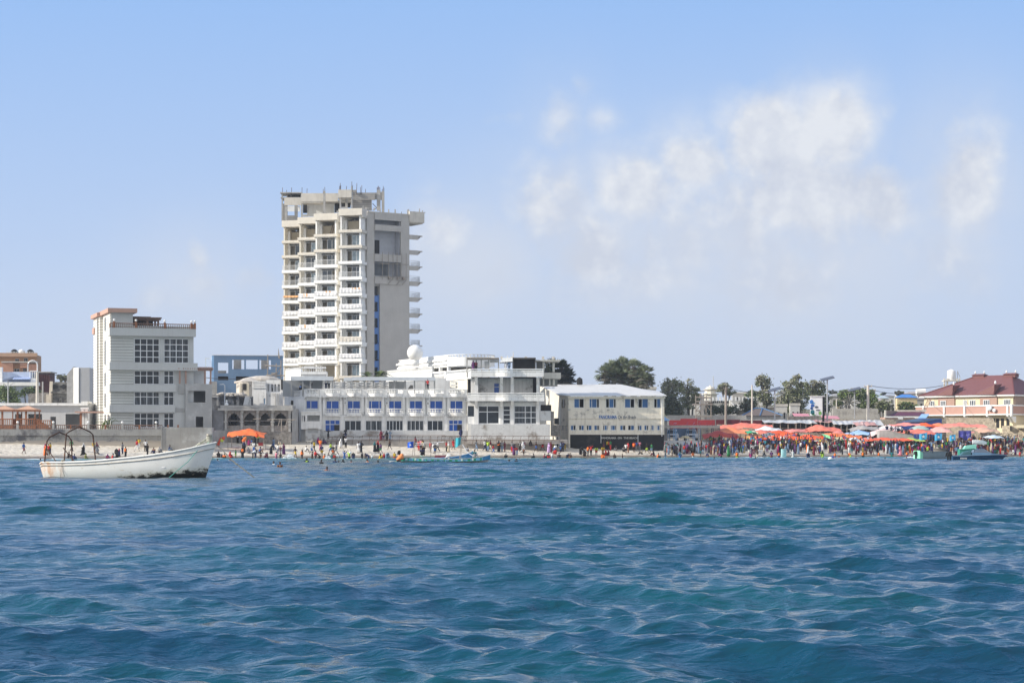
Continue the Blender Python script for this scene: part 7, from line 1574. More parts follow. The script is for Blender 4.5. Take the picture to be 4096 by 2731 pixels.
one('banner','dark blue cloth banner hanging under the coral tarp','banner',3834,350,banner,mat('navy_cloth',(.07,.07,.34),.8,.3,1.5,dirt=(.4,.4,.5),dirt_amt=.15,dirt_scale=1.5),2)
M['flagblue']=mat('flag_blue',(.06,.38,.66),.7,.1); M['flagdeep']=mat('flag_deep_blue',(.02,.12,.62),.7,.1); M['starw']=mat('star_white',(.75,.75,.75),.7,0)
def star(cx,cz,r_,y):
    return [(cx+ (r_ if k%2==0 else r_*.4)*math.sin(math.pi*k/5),y,cz+(r_ if k%2==0 else r_*.4)*math.cos(math.pi*k/5)) for k in range(10)]
def flag(px,Y,y0,y1,w,label,m_,zb,star_=True,side=1,base=None):
    F=Fr('flag',label,'flag',px,Y,0,zb); z0,z1=F.z(y1,0),F.z(y0,0); m=MB(); m.tube([(0,0,0),(.05,0,z1+.15)],.04,5); F.part(m,'flagpole',M['pole'])
    n=10; m=MB(); f=lambda t:.12*math.sin(t*7)*t
    for a in range(n+1): t=a/n; x=side*w*t; m.v+=[(x,f(t),z0-.25*t*(z1-z0)),(x,f(t)+.03*0,z1-.18*t*(z1-z0))]
    for a in range(n): b=a*2; m.face((b,b+2,b+3,b+1))
    o=F.part(m,'cloth',m_)
    if star_: 
        s=MB(); c=star(side*w*.5,(z0+z1)/2-.1*(z1-z0),.3*(z1-z0),-.14); s.hull(c,[(x,y-.012,z) for x,y,z in c]); s.build('star',M['starw'],o)
for a in ((3678+30,345,1730,1756,1.3,'sky blue flag with white star left of the pale pink tarp',M['flagblue'],1.8,True,-1),(3768,345,1733,1757,1.25,'sky blue flag with white star under the pale pink tarp',M['flagblue'],1.8,True,-1),(3744,346.5,1731,1755,.9,'second blue flag partly behind its neighbour, left of it',M['flagblue'],1.8,True,1),(3822,345,1737,1759,1.0,'blue flag with white star left of the dark banner',M['flagblue'],1.8,True,-1),(3046,339.6,1751,1765,.8,'small blue flag with star over the low orange sheet',M['flagdeep'],1.2,True,-1),(3073,339.4,1760,1773,.8,'small sky blue flag right of the other small flag',M['flagblue'],1.2,True,-1),(3016,339.7,1749,1762,.6,'small teal flag over the low orange sheet, left',M['flagblue'],1.2,False,-1)): flag(*a)
# ================= BOATS
def hull_mesh(st,thick=.06,floor=.25,mi=None):
    """st: (x_keel,x_sheer,half_beam,z_sheer,z_keel). returns outer+inner shell mesh"""
    m=MB(); prof=[(0,0),(.45,.10),(.78,.34),(.93,.66),(1.0,1.0)]
    rows=[]
    for (xk,xs,hb,zs,zk) in st:
        row=[]
        for s in (1,-1):
            pts=[]
            for (a,b) in prof: pts.append((xk+(xs-xk)*b,-s*hb*a,zk+(zs-zk)*b))
            row.append(pts)
        rows.append(row)
    def strip(k,off):
        base=len(m.v); n=len(prof)
        for r_ in rows: m.v+= [tuple(Vector(p)+Vector(off(p))) for p in r_[k]]
        for i in range(len(rows)-1):
            for j_ in range(n-1): a=base+i*n+j_; m.face((a,a+n,a+n+1,a+1))
        return base,n
    for k in (0,1): strip(k,lambda p:(0,0,0))
    # inner shell
    for k in (0,1):
        base=len(m.v); n=3
        for (xk,xs,hb,zs,zk),r_ in zip(st,rows):
            s=1 if k==0 else -1; fz=min(zs-.1,max(zk+.35,.12)); h2=max(hb-.09,0.005)
            xi=xk+(xs-xk)*(fz-zk)/(zs-zk); m.v+=[(xi,0,fz),(xi,-s*h2*.8,fz),(xs,-s*h2,zs-.01)]
        for i in range(len(st)-1):
            for j_ in range(n-1): a=base+i*n+j_; m.face((a,a+1,a+n+1,a+n))
    # gunwale cap
    for k in (0,1):
        s=1 if k==0 else -1; base=len(m.v)
        for (xk,xs,hb,zs,zk) in st: m.v+=[(xs,-s*(hb+.03),zs),(xs,-s*max(hb-.1,0),zs),(xs,-s*(hb+.03),zs-.1),(xs,-s*(hb+.001),zs-.1)]
        for i in range(len(st)-1):
            a=base+i*4; m.face((a,a+4,a+5,a+1)); m.face((a,a+2,a+6,a+4)); m.face((a+2,a+3,a+7,a+6))
    # transom
    b=len(m.v); r_=rows[0]; pts=[p for p in reversed(r_[0])]+[p for p in r_[1][1:]]; m.v+=pts; m.face(list(range(b,b+len(pts))))
    return m
def outboard(parent,x,z,s=1.0,name='outboard_motor',y=0):
    m=MB(); m.hull([(x-.45*s,y-.2*s,z+.1*s),(x,y-.2*s,z+.1*s),(x,y+.2*s,z+.1*s),(x-.45*s,y+.2*s,z+.1*s)],[(x-.35*s,y-.15*s,z+.55*s),(x-.05*s,y-.15*s,z+.6*s),(x-.05*s,y+.15*s,z+.6*s),(x-.35*s,y+.15*s,z+.55*s)]); m.box(x-.25*s,x-.1*s,y-.08*s,y+.08*s,z-.7*s,z+.1*s); m.box(x-.45*s,x-.05*s,y-.04,y+.04,z-.8*s,z-.6*s); return m.build(name,M['black'],parent)
def skiff():
    Y=124.0; F=Fr('white_skiff','big white fibreglass skiff with rusty hoops, moored with its raised bow to the right','boat',177,Y,-14,0.0)
    L=F.u(869); z=lambda px,py:(F.z(py,F.u(px))); u=F.u
    st=[]
    for (pxk,pxs,hb,py) in ((194,177,.62,1852),(205,190,.80,1845),(290,280,.95,1844.5),(370,364,1.02,1842),(440,436,1.06,1837),(505,504,1.08,1830),(575,575,1.07,1823),(636,640,1.02,1815),(700,712,.90,1803),(750,775,.70,1790),(788,825,.44,1777),(806,852,.22,1770),(816,867,.03,1766)):
        zk=-.45 if pxk<780 else -.30; st.append((u(pxk),u(pxs),hb,z(pxs,py),zk))
    m=hull_mesh(st); o=F.part(m,'hull',None,True)
    mt=bpy.data.materials.new('skiff_gelcoat'); nt,N_,L_=nodes(mt); b=N_['Principled BSDF']; b.inputs['Roughness'].default_value=.45
    tc=N_.new('ShaderNodeTexCoord'); sp=N_.new('ShaderNodeSeparateXYZ'); L_.new(tc.outputs['Object'],sp.inputs[0])
    def mt_(op,a,b_=None,c=None,cl=False):
        n=N_.new('ShaderNodeMath'); n.operation=op; n.use_clamp=cl
        for i_,x in enumerate((a,b_,c)):
            if x is None: continue
            if isinstance(x,(int,float)): n.inputs[i_].default_value=x
            else: L_.new(x,n.inputs[i_])
        return n.outputs[0]
    def ns(s,sc_=(1,1,1),d=6,rg=.65):
        mp=N_.new('ShaderNodeMapping'); mp.inputs['Scale'].default_value=sc_; L_.new(tc.outputs['Object'],mp.inputs['Vector']); n=N_.new('ShaderNodeTexNoise'); n.inputs['Scale'].default_value=s; n.inputs['Detail'].default_value=d; n.inputs['Roughness'].default_value=rg; L_.new(mp.outputs[0],n.inputs['Vector']); return n.outputs['Fac']
    def mx(f,a,b_):
        x=N_.new('ShaderNodeMix'); x.data_type='RGBA'; L_.new(f,x.inputs[0])
        for i_,c in ((6,a),(7,b_)):
            if isinstance(c,tuple): x.inputs[i_].default_value=c+(1,)
            else: L_.new(c,x.inputs[i_])
        return x.outputs[2]
    Xc,Zc=sp.outputs['X'],sp.outputs['Z']
    c=mx(mt_('MULTIPLY_ADD',ns(1.2),2,-.6,True),(.88,.88,.85),(.80,.80,.77))
    # black growth under the bow, its line climbing toward the stem
    line=mt_('MULTIPLY_ADD',mt_('SUBTRACT',Xc,5.2),.085,0.05)
    g=mt_('SUBTRACT',mt_('ADD',line,mt_('MULTIPLY_ADD',ns(2.2,(1,1,1.5),8,.75),1.1,-.55)),Zc); gx=mt_('MULTIPLY_ADD',Xc,1.0,-4.8,True)
    c=mx(mt_('MULTIPLY',mt_('MULTIPLY_ADD',g,3.0,.75,True),mt_('MULTIPLY',gx,.55)),c,(.42,.38,.22))
    c=mx(mt_('MULTIPLY',mt_('MULTIPLY_ADD',g,9.0,.2,True),gx),c,(.018,.016,.012))
    # specks on the bow
    sk_=mt_('MULTIPLY',mt_('MULTIPLY_ADD',ns(9,(1.6,1,.7),4,.7),20,-13.2,True),mt_('MULTIPLY_ADD',Xc,.5,-2.8,True)); c=mx(sk_,c,(.12,.12,.12))
    # rust near the stern and on the rail
    rs=mt_('MULTIPLY',mt_('MULTIPLY_ADD',ns(1.6,(1,1,.35),6),7,-3.4,True),mt_('MULTIPLY_ADD',Xc,-.7,1.5,True)); c=mx(mt_('MULTIPLY',rs,.75),c,(.62,.30,.12))
    r2=mt_('MULTIPLY',mt_('MULTIPLY_ADD',ns(3.5,(.7,1,1.5),6,.7),12,-7.3,True),.6); c=mx(r2,c,(.55,.42,.26))
    L_.new(c,b.inputs['Base Color']); o.data.materials.clear(); o.data.materials.append(mt)
    # rubbing strake
    m=MB(); pts=[(xk+(xs-xk)*.82,-(hb*.975)-.012,zk+(zs-zk)*.84) for (xk,xs,hb,zs,zk) in st]; m.tube(pts,.032,6); F.part(m,'rubbing_strake',mat('strake',(.5,.47,.42),.7,.3,4))
    # hoops
    for i,pp in enumerate((((204,1846),(206,1765),(209,1748),(240,1728),(270,1744),(273,1760),(270,1846)),((282,1846),(283,1735),(288,1725),(320,1706),(356,1727),(360,1738),(364,1845)))):
        m=MB(); n=len(pp); m.tube([(u(a),-.85+1.5*k/(n-1),z(a,b_)) for k,(a,b_) in enumerate(pp)],.045,8); h=F.part(m,'hoop_frame',M['rust'])
        a=((209,1788,239,1845),(276,1790,313,1845))[i]; m=MB(); m.tube([(u(a[0]),-.8+(.0 if i==0 else .0),z(a[0],a[1])),(u(a[2]),-.5,z(a[2],a[3]))],.035,6); m.build('brace',M['wooddark'],h)
        m=MB(); m.tube([(u(pp[3][0]+3),-.1,z(pp[3][0],pp[3][1]+4)),(u(pp[3][0]+20),.2,z(pp[3][0],pp[3][1]+26)),(u(pp[4][0]),.5,z(pp[4][0],pp[4][1]+16))],.012,4); m.build('thin_line',M['rope'],h)
    m=MB(); m.ball((u(279),-.9,z(279,1842)),(.14,.1,.1),8,5); m.tube([(u(278),-.95,z(278,1842)),(u(272),-.93,z(272,1870)),(u(266),-.80,z(266,1914))],.012,4); m.tube([(u(281),-.97,z(280,1846)),(u(277),-.9,z(276,1880)),(u(284),-.85,z(284,1905))],.010,4); F.part(m,'lashing',M['rope'])
    m=MB(); 
    for a in (.25,.5,.72): x=L*a; m.box(x-.15,x+.15,-.85,.85,.62,.68)
    F.part(m,'thwart',M['frame'])
    # bow post with coiled ropes
    m=MB(); r=random.Random(5); c0=(u(838),0,z(838,1768))
    m.lathe([(.12,-.1),(.13,.35),(.2,.38),(.2,.5),(.1,.52)],c0,8); F.part(m,'bow_post',mat('bleached_wood',(.45,.42,.36),.9,.2,3))
    m=MB()
    for k in range(8): R_=r.uniform(.12,.2); m.tube([(c0[0]+R_*math.cos(t),c0[1]+R_*math.sin(t),c0[2]+.05+.05*k+.03*math.sin(t*2)) for t in np.linspace(0,6.28,11)],.022,5)
    for k in range(7): m.tube([(c0[0]-.1,r.uniform(-.1,.1),c0[2]+r.uniform(0,.3)),(c0[0]-.5,r.uniform(-.3,.3),c0[2]-.02+r.uniform(0,.1)),(c0[0]-r.uniform(.7,1.1),r.uniform(-.3,.3),c0[2]-.28)],.03,5)
    F.part(m,'rope_coil',mat('pale_rope',(.50,.50,.42),.9,.3,6))
    m=MB(); m.tube([(c0[0]+.05,-.05,c0[2]+.35),(c0[0]+.03,-.12,c0[2]),(u(800),-.55,z(800,1805)),(u(775),-.86,z(775,1845)),(u(735),-1.05,z(735,1882)),(u(690),-1.2,-.2)],.02,5); F.part(m,'teal_rope',mat('teal_rope',(.12,.45,.38),.8,.1))
    m=MB(); m.tube([(u(867)-.1,0,z(865,1772)),(u(890),0,z(890,1800)),(u(930),0,z(930,1842)),(u(1001),0,z(1001,1897)),(u(1060),.2,-.5)],[.028,.03,.035,.035,.035],6); m.ball((u(947),0,z(947,1856)),(.09,.06,.06),6,4); F.part(m,'mooring_rope',M['rope'])
skiff()
def painted():
    Y=222.0; F=Fr('painted_boat','long open boat painted in green and blue stripes with white stars, flags on poles','boat',1606,Y,-3,.34); u=F.u; z=lambda px,py:F.z(py,u(px))
    st=[(u(a),u(b),hb,z(b,py),-.3) for a,b,hb,py in ((1606,1605,.6,1829),(1640,1638,.8,1829),(1720,1720,.88,1832),(1800,1800,.9,1834),(1870,1870,.82,1832),(1915,1920,.62,1827),(1940,1948,.35,1820),(1950,1962,.03,1815))]
    m=hull_mesh(st); F.part(m,'hull',mat('boat_white',(.68,.69,.68),.5,.12,1.5,dirt=(.3,.33,.3),dirt_amt=.3,dirt_scale=1.5),True)
    # painted band on the outside
    gm=mat('boat_green',(.03,.42,.28),.55,.3,2); bm=mat('boat_blue',(.20,.55,.80),.55,.3,2); nb=mat('boat_deep_blue',(.05,.26,.50),.55,.3,2)
    def side(x,f):
        for a,b in zip(st[:-1],st[1:]):
            if a[1]<=x<=b[1]: t=(x-a[1])/(b[1]-a[1]); hb,zs,zk=[a[i]+(b[i]-a[i])*t for i in(2,3,4)]; return (x,-(hb*(.90+.1*f)+.03),zk+(zs-zk)*f-.02)
        return (x,-.05,st[-1][3]*f)
    m=MB(); x0,x1=st[0][1]+.02,st[-1][1]-.02; n=64
    for s in (1,-1):
        for k in range(n):
            a=x0+(x1-x0)*k/n; b=x0+(x1-x0)*(k+1)/n; px=1606+356*k/n; q=(px-1606)%24; m.cm=2 if px>1932 else (0 if q<9 or px<1618 else 1)
            p=[side(a,.42),side(b,.42),side(b,.70),side(b,.99),side(a,.99),side(a,.70)]; 
            if s<0: p=[(x,-y,z_) for x,y,z_ in p]
            m.quad(p[0],p[1],p[2],p[5]); m.quad(p[5],p[2],p[3],p[4])
    band=F.part(m,'painted_band',[gm,bm,nb])
    m=MB(); m.cm=0
    for s in(0,1):
        for k in range(40): a=x0+(x1-1.0-x0)*k/40; b=x0+(x1-1.0-x0)*(k+1)/40; m.quad(*[tuple(Vector(side(x,f))+Vector((0,-.006,0))) for x,f in ((a,.40+.55*s),(b,.40+.55*s),(b,.46+.55*s),(a,.46+.55*s))])
    m.build('green_edge',gm,band)
    for px in (1629,1664,1693,1850,1893):
        x,y,z_=side(u(px),.72); c=star(x,z_,.17,y-.03); m=MB(); m.hull(c,[(a,b-.012,d) for a,b,d in c]); m.build('star',mat('pale_star',(.6,.72,.74),.6,.1),band)
    vv=side(u(1740),.75)[1]-.035
    text(F,band,'SHARDO) 16',1706,1800,1837,1848,vv,mat('boat_letter',(.02,.05,.12),.7,.1))
    m=MB(); 
    for a in (1660,1720,1790,1860): m.box(u(a)-.12,u(a)+.12,-.75,.75,z(a,1835)-.1,z(a,1835)-.04)
    F.part(m,'thwart',bm)
    for a,b,top in ((1648,1656,1762),(1657,1660,1758),(1723,1722,1745),(1838,1846,1746),(1843,1848,1760)): m=MB(); m.tube([(u(a),.1,.2),(u(b),.1,z(b,top))],.035,6); F.part(m,'pole',M['pole'])
    for a,b,c,d in ((1662,1772,1780,1767),(1662,1779,1703,1778),(1732,1774,1752,1776)):
        m=MB(); n=int((c-a)/4)
        for k in range(n): t=k/n; m.ball((u(a+(c-a)*t),.1,z(1700,b+(d-b)*t)),(.055,.04,.04),6,4)
        F.part(m,'float_string',M['frame'])
    m=MB(); pts=[(1851,1779),(1860,1795),(1872,1810),(1890,1822),(1915,1824)]
    for (a,b),(c,d) in zip(pts[:-1],pts[1:]):
        for k in range(5): t=k/5; m.ball((u(a+(c-a)*t),.1,z(1860,b+(d-b)*t)),(.07,.05,.05),6,4)
    F.part(m,'float_rope',M['frame'])
    for fx,y0,y1,w,mm,nm,st_ in ((1656,1764,1790,.75,M['flagdeep'],'deep_blue_flag',1),(1846,1748,1790,.70,mat('flag_turquoise',(.05,.42,.50),.7,.1),'turquoise_flag',0)):
        m=MB(); n=8; x0_=u(fx); za,zb=z(fx,y0),z(fx,y1)
        for a in range(n+1): t=a/n; m.v+=[(x0_-w*t,.1+.1*math.sin(t*8),zb+(.0 if st_ else .35*(za-zb)*(1-t))-.03*t),(x0_-w*t,.1+.1*math.sin(t*8+.5),za-.12*t)]
        for a in range(n): b=a*2; m.face((b,b+2,b+3,b+1))
        o=F.part(m,nm,mm)
        if st_: c=star(x0_-w*.55,zb+.3,.16,-.02); m=MB(); m.hull(c,[(a,b-.012,d) for a,b,d in c]); m.build('star',M['starw'],o)
    for k,(c,x,y) in enumerate(((M['frame'],1572,1843),(M['black'],1580,1846),(M['frame'],1568,1848))): pass
    outboard(F.e,u(1603),.55,.9); 
    m=MB(); m.hull([(u(1808),-.95,.55),(u(1804),-.95,.65),(u(1795),-.9,z(1795,1813)),(u(1798),-.9,z(1795,1813))],[(u(1780),-.95,z(1780,1833)),(u(1780),-.9,z(1780,1836)),(u(1793),-.85,z(1795,1813)),(u(1796),-.85,z(1795,1815))]); m.box(u(1793),u(1800),-.9,-.8,z(1795,1835),z(1795,1811)); F.part(m,'white_cloth',M['white'])
painted()
def fl(F,mb): r=random.Random(3); mb.ball((0,0,.30),(.36,.3,.3),10,7); mb.ball((.12,0,.52),(.22,.2,.22),8,6); mb.ball((-.25,0,.12),(.26,.25,.16),8,6)
one('orange_float','lumpy orange float bag at the stern of the painted boat','float',1603,221,fl,mat('float_orange',(.85,.30,.10),.6,.15,3,bump=.5),.35,smooth=True)
def simpleboat(name,label,pxs,pxb,Y,deg,pys,pyb,hb,m_,zk=-.3,band=None,zb=0,inner=None):
    F=Fr(name,label,'boat',pxs,Y,deg,zb); L=F.u(pxb); zs=F.z(pys,0); zbw=F.z(pyb,L); st=[]
    for t,h,r_ in ((0,.85,0),(.15,.95,0),(.4,1,0.0),(.6,.93,.10),(.78,.7,.32),(.9,.4,.6),(.97,.15,.85),(1,.03,1)): st.append((L*t*.965,L*t,hb*h,zs+(zbw-zs)*r_,zk))
    F.part(hull_mesh(st),'hull',m_,True)
    return F,st
F,_=simpleboat('blue_boat','bright blue boat with raised bow lying just behind the painted boat',1672,1893,236,-2,1830,1802,.85,mat('skyblue_boat',(.08,.34,.70),.5,.3,1.5,dirt=(.25,.45,.6),dirt_amt=.4,dirt_scale=1.5))
m=MB(); m.hull([(F.u(1680),-.6,.7),(F.u(1735),-.7,.6),(F.u(1735),.4,.6),(F.u(1680),.4,.7)],[(F.u(1684),-.55,F.z(1822,2)),(F.u(1700),-.6,F.z(1826,2)),(F.u(1700),.3,F.z(1828,2)),(F.u(1684),.3,F.z(1822,2))]); F.part(m,'mint_tarp',mat('mint_cloth',(.25,.62,.50),.8,.1)); m=MB(); m.box(F.u(1740),F.u(1785),-.3,.5,.5,F.z(1820,4)); F.part(m,'maroon_seat',mat('maroon_seat',(.25,.07,.08),.8,.2))
def speed():
    F=Fr('speedboat','dark blue speedboat with raked windscreen in front of the right hand crowd','boat',3806,262,-2,0); u=F.u; z=lambda px,py:F.z(py,u(px))
    L=u(4027); st=[(u(a),u(b),hb,z(b,py),-.25) for a,b,hb,py in ((3808,3806,.95,1820),(3840,3838,1.05,1820),(3900,3900,1.1,1818),(3950,3960,1.0,1816),(3975,3992,.7,1816),(3990,4012,.36,1817),(4000,4027,.03,1818))]
    m=hull_mesh(st); F.part(m,'hull',mat('navy_gelcoat',(.015,.075,.17),.3,.15,1,coat=.3),True)
    m=MB(); pts=[(xs,-(hb+.035),zs-.08) for (xk,xs,hb,zs,zk) in st]; m.tube(pts,.045,6); m.tube([(x,-y,z_) for x,y,z_ in pts],.045,6); F.part(m,'rub_rail',mat('slate_rail',(.22,.32,.42),.5,.1))
    m=MB(); zd=z(3950,1813); a,b,c=u(3885),u(3960),u(4020); m.hull([(a,-.95,.7),(b,-.9,.7),(c,-.05,.72),(c,.05,.72),(b,.9,.7),(a,.95,.7)],[(a,-.85,zd+.12),(b,-.75,zd+.05),(c-.4,-.04,.80),(c-.4,.04,.80),(b,.75,zd+.05),(a,.85,zd+.12)]); F.part(m,'foredeck',mat('deck_blue',(.10,.20,.32),.4,.1))
    m=MB(); zt=z(3930,1795); m.hull([(u(3888),-.8,zd+.1),(u(3958),-.6,zd+.06),(u(3958),.6,zd+.06),(u(3888),.8,zd+.1)],[(u(3892),-.6,zt-.12),(u(3930),-.5,zt),(u(3930),.5,zt),(u(3892),.6,zt-.12)]); w_=F.part(m,'windscreen',mat('smoked_screen',(.10,.14,.20),.1,.1,spec=.8))
    m=MB(); m.tube([(u(3888),-.82,zd+.12),(u(3892),-.62,zt-.1),(u(3930),-.52,zt+.02),(u(3958),-.62,zd+.08)],.03,5); m.build('frame',MATS['slate_rail'],w_)
    m=MB(); m.box(u(3812),u(3880),-.8,.8,.55,.62); m.hull([(u(3836),-.7,.62),(u(3880),-.7,.62),(u(3880),.7,.62),(u(3836),.7,.62)],[(u(3850),-.6,z(3850,1808)),(u(3880),-.6,z(3880,1800)),(u(3880),.6,z(3880,1800)),(u(3850),.6,z(3850,1808))]); F.part(m,'seats',mat('seat_teal',(.05,.14,.17),.7,.2))
    outboard(F.e,u(3806),.45,1.25,y=-.2); outboard(F.e,u(3800),.42,1.2,y=.35)
    m=MB(); 
    for k in range(5): x=u(3837+k*5.2); m.hull([(x,-1.09,z(3840,1836)),(x+.07,-1.09,z(3840,1836)),(x+.07,-1.0,z(3840,1836)),(x,-1.0,z(3840,1836))],[(x-.05,-1.13,z(3840,1829.5)),(x+.09,-1.13,z(3840,1829.5)),(x+.09,-1.0,z(3840,1829.5)),(x-.05,-1.0,z(3840,1829.5))])
    F.part(m,'white_marks',M['frame'])
speed()
F,_=simpleboat('green_motorboat','pale green boat seen from its stern with an outboard, left of the speedboat',3669,3800,287,24,1805,1806,.95,mat('grey_boat_side',(.30,.36,.40),.5,.2,1))
m=MB(); m.box(-.1,-.02,-.8,.8,-.2,F.z(1805,0)+.12); m.box(-.02,.4,-.85,-.8,-.2,F.z(1806,0)); F.part(m,'mint_transom',mat('mint_paint',(.30,.72,.52),.5,.12,2)); outboard(F.e,-.1,.55,1.0)
gm_=mat('beached_green',(.04,.28,.20),.6,.2,1)
F,_=simpleboat('green_boat','deep green boat with mint cloth drawn up behind the speedboat',3835,3905,306,4,1795,1788,.8,gm_,-.2)
m=MB(); m.hull([(F.u(3852),-.6,F.z(1795,1)),(F.u(3902),-.5,F.z(1795,1)),(F.u(3902),.5,F.z(1795,1)),(F.u(3852),.5,F.z(1795,1))],[(F.u(3860),-.4,F.z(1782,1)),(F.u(3902),-.3,F.z(1777,1)),(F.u(3902),.3,F.z(1777,1)),(F.u(3860),.3,F.z(1782,1))]); F.part(m,'mint_cloth',MATS['mint_cloth'])
simpleboat('grey_boat','brown-grey boat end between the green boats, left of the peach boards',3788,3732,303,2,1793,1790,.8,mat('brown_grey_boat',(.17,.15,.13),.7,.3,1),-.2)
simpleboat('white_boat','long white hull beached among bathers below the small flags',2996,3113,333,2,1799,1795,.9,mat('beach_boat_white',(.82,.84,.85),.5,.1,1),-.2)
simpleboat('white_boat','small white hull pulled up high under the brown sheets right of the dark banner',3890,3948,343,-8,1759,1768,.7,MATS['beach_boat_white'],.25,zb=1.9)
simpleboat('teal_tub','small pale teal tub boat right of the long white hull',3126,3146,327,2,1795,1793,.6,mat('pale_teal',(.35,.60,.62),.6,.1),-.2)
simpleboat('far_boat','low pale boat end poking up beside the painted boat stern',1560,1590,226,10,1843,1842,.5,MATS['boat_white'],-.3)
for px,lab in ((3808,'rounded peach board standing among bathers, left one'),(3833,'rounded peach board standing among bathers, right one')):
    def bd(F,mb): mb.tube([(0,0,0),(0,0,.9)],[(.5,.06),(.42,.06)],10); mb.ball((0,0,.85),(.42,.07,.25),10,6)
    one('float_board',lab,'board',px,314,bd,mat('peach_board',(.78,.42,.25),.6,.1),ground(PX(px,314),314))
def buoy(F,mb): mb.ball((0,0,.12),.32,14,9)
o=one('buoy','round white buoy floating before the front row tarps','buoy',3321,262,buoy,M['shinywhite'],.05,smooth=True)
m=MB(); m.ball((.35,.1,.42),.14,8,5); x=m.build('marker_ball',MATS['glass_blue_tint'],o,True)
# ---- beach furniture
def pchair(px,py,label,g=None):
    x,y,z_=on_ground(px,py); F=Fr('plastic_chair',label,'chair',px,y,0,z_)
    m=MB(); m.box(-.24,.24,-.24,.24,.42,.46); F.part(m,'seat',M['frame']); m=MB(); m.box(-.24,.24,.2,.25,.47,.9); F.part(m,'backrest',M['frame'])
    for a in (-.22,.22):
        for b in (-.22,.22): m=MB(); m.tube([(a*1.1,b*1.15,0),(a,b,.42)],.025,5); F.part(m,'leg',M['frame'])
        m=MB(); m.box(a-.03,a+.03,-.24,.2,.62,.66); F.part(m,'armrest',M['frame'])
    return x,y,z_
for px,py,lab,cs in ((890,1778,'white plastic table chair piled with life vests by the skiff bow',((.75,.9,.1),(.8,.12,.06))),(977,1779,'white plastic chair heaped with orange life vests under the lone tarp',((.85,.2,.04),(.85,.25,.06)))):
    x,y,z_=pchair(px,py,lab)
    for k,c in enumerate(cs): m=MB(); m.ball((0,0,0),(.3,.16,.28),9,6); m.ball((.16,.02,.16),(.14,.12,.2),7,5); o=m.build('life_vest',M['cloth'],None,True); o.color=c+(1,); o.location=(x-.1+.2*k,y-.02,z_+.68+.3*k); tag(o,'%s life vest heaped on %s chair %s'%(('lime','lower orange')[0 if k==0 and cs[0][0]<.8 else 1] if k==0 else ('red' if cs[0][0]<.8 else 'upper orange'),'the white', 'by the skiff bow' if cs[0][0]<.8 else 'under the lone tarp'),'life vest')
def bench(F,mb): mb.box(-.9,.9,-.2,.2,.42,.47); mb.box(-.9,.9,.18,.24,.55,.62); mb.box(-.9,.9,.18,.24,.75,.82); [mb.box(s*.8-.04,s*.8+.04,-.18,.2,0,.85 if q else .42) for s in(-1,1) for q in (0,1)]
p_=on_ground(1000,1778); one('bench','dark wooden bench in the shade of the lone orange tarp','bench',1000,p_[1],bench,M['wooddark'],p_[2])
def fin(F,mb): mb.hull([(-.4,-.1,0),(.1,-.1,0),(.1,.1,0),(-.4,.1,0)],[(.25,-.03,1.35),(.35,-.03,1.3),(.35,.03,1.3),(.25,.03,1.35)])
p_=on_ground(875,1782); one('furled_umbrella','leaning furled red-orange beach umbrella right of the skiff bow','umbrella',875,p_[1],fin,mat('furled_cloth',(.70,.10,.04),.8,.2,3),p_[2])
def vst(F,mb): mb.ball((0,0,0),(.28,.18,.35),9,7); mb.ball((-.1,0,.3),(.16,.14,.2),7,5)
o=one('life_vest','orange life vest hanging on the right pole of the lone tarp','life vest',1028,308.5,vst,M['cloth'],PZ(1741,308.5),smooth=True); o.color=(.85,.12,.03,1)
def ball_(F,mb): mb.ball((0,0,0),.19,12,8)
one('beach_ball','white ball held up above a bather in a lime shirt','ball',1401,286,ball_,M['shinywhite'],PZ(1809,286),smooth=True)
def crate(F,mb): mb.box(-.35,.35,-.25,.25,0,.5); mb.box(-.38,.38,-.28,.28,.44,.5)
p_=on_ground(1043,1782); one('cooler_box','dark red box on the sand at the right pole of the lone tarp','box',1043,p_[1],crate,mat('dull_red',(.25,.03,.03),.6,.1),p_[2])
# splashes
def splash(px0,px1,py0,py1,Y,n,lab,sd):
    F=Fr('splash',lab,'splash',(px0+px1)/2,Y,0,0); r=random.Random(sd); m=MB()
    for k in range(n): 
        x=r.gauss(0,.33); h=abs(r.gauss(0,.35)); s=r.uniform(.025,.075); u0,u1=F.u(px0),F.u(px1); zt=F.z(py0,0); m.ball((x*(u1-u0)*.8,r.uniform(-.5,.5),min(1,h*(1-abs(x)))*zt),(s*1.3,s,s),5,4)
    loc=tuple(F.e.location); bpy.data.objects.remove(F.e); o=m.build('splash',M['foamw'],None,True); o.location=loc; tag(o,lab,'splash',kind='stuff')
M['foamw']=mat('foam_drops',(.85,.88,.9),.4,.05)
splash(1135,1180,1808,1838,288,260,'white splash kicked up before the hotel kiosk',1); splash(1300,1325,1815,1840,286,110,'small white splash left of the bathers by the blue door',2); splash(3618,3668,1822,1834,300,240,'low white splash left of the green motorboat',3); splash(860,885,1840,1848,262,60,'small splash round a swimmer right of the skiff bow',4); splash(905,925,1840,1850,258,60,'thin splash round the second swimmer by the bow',5)
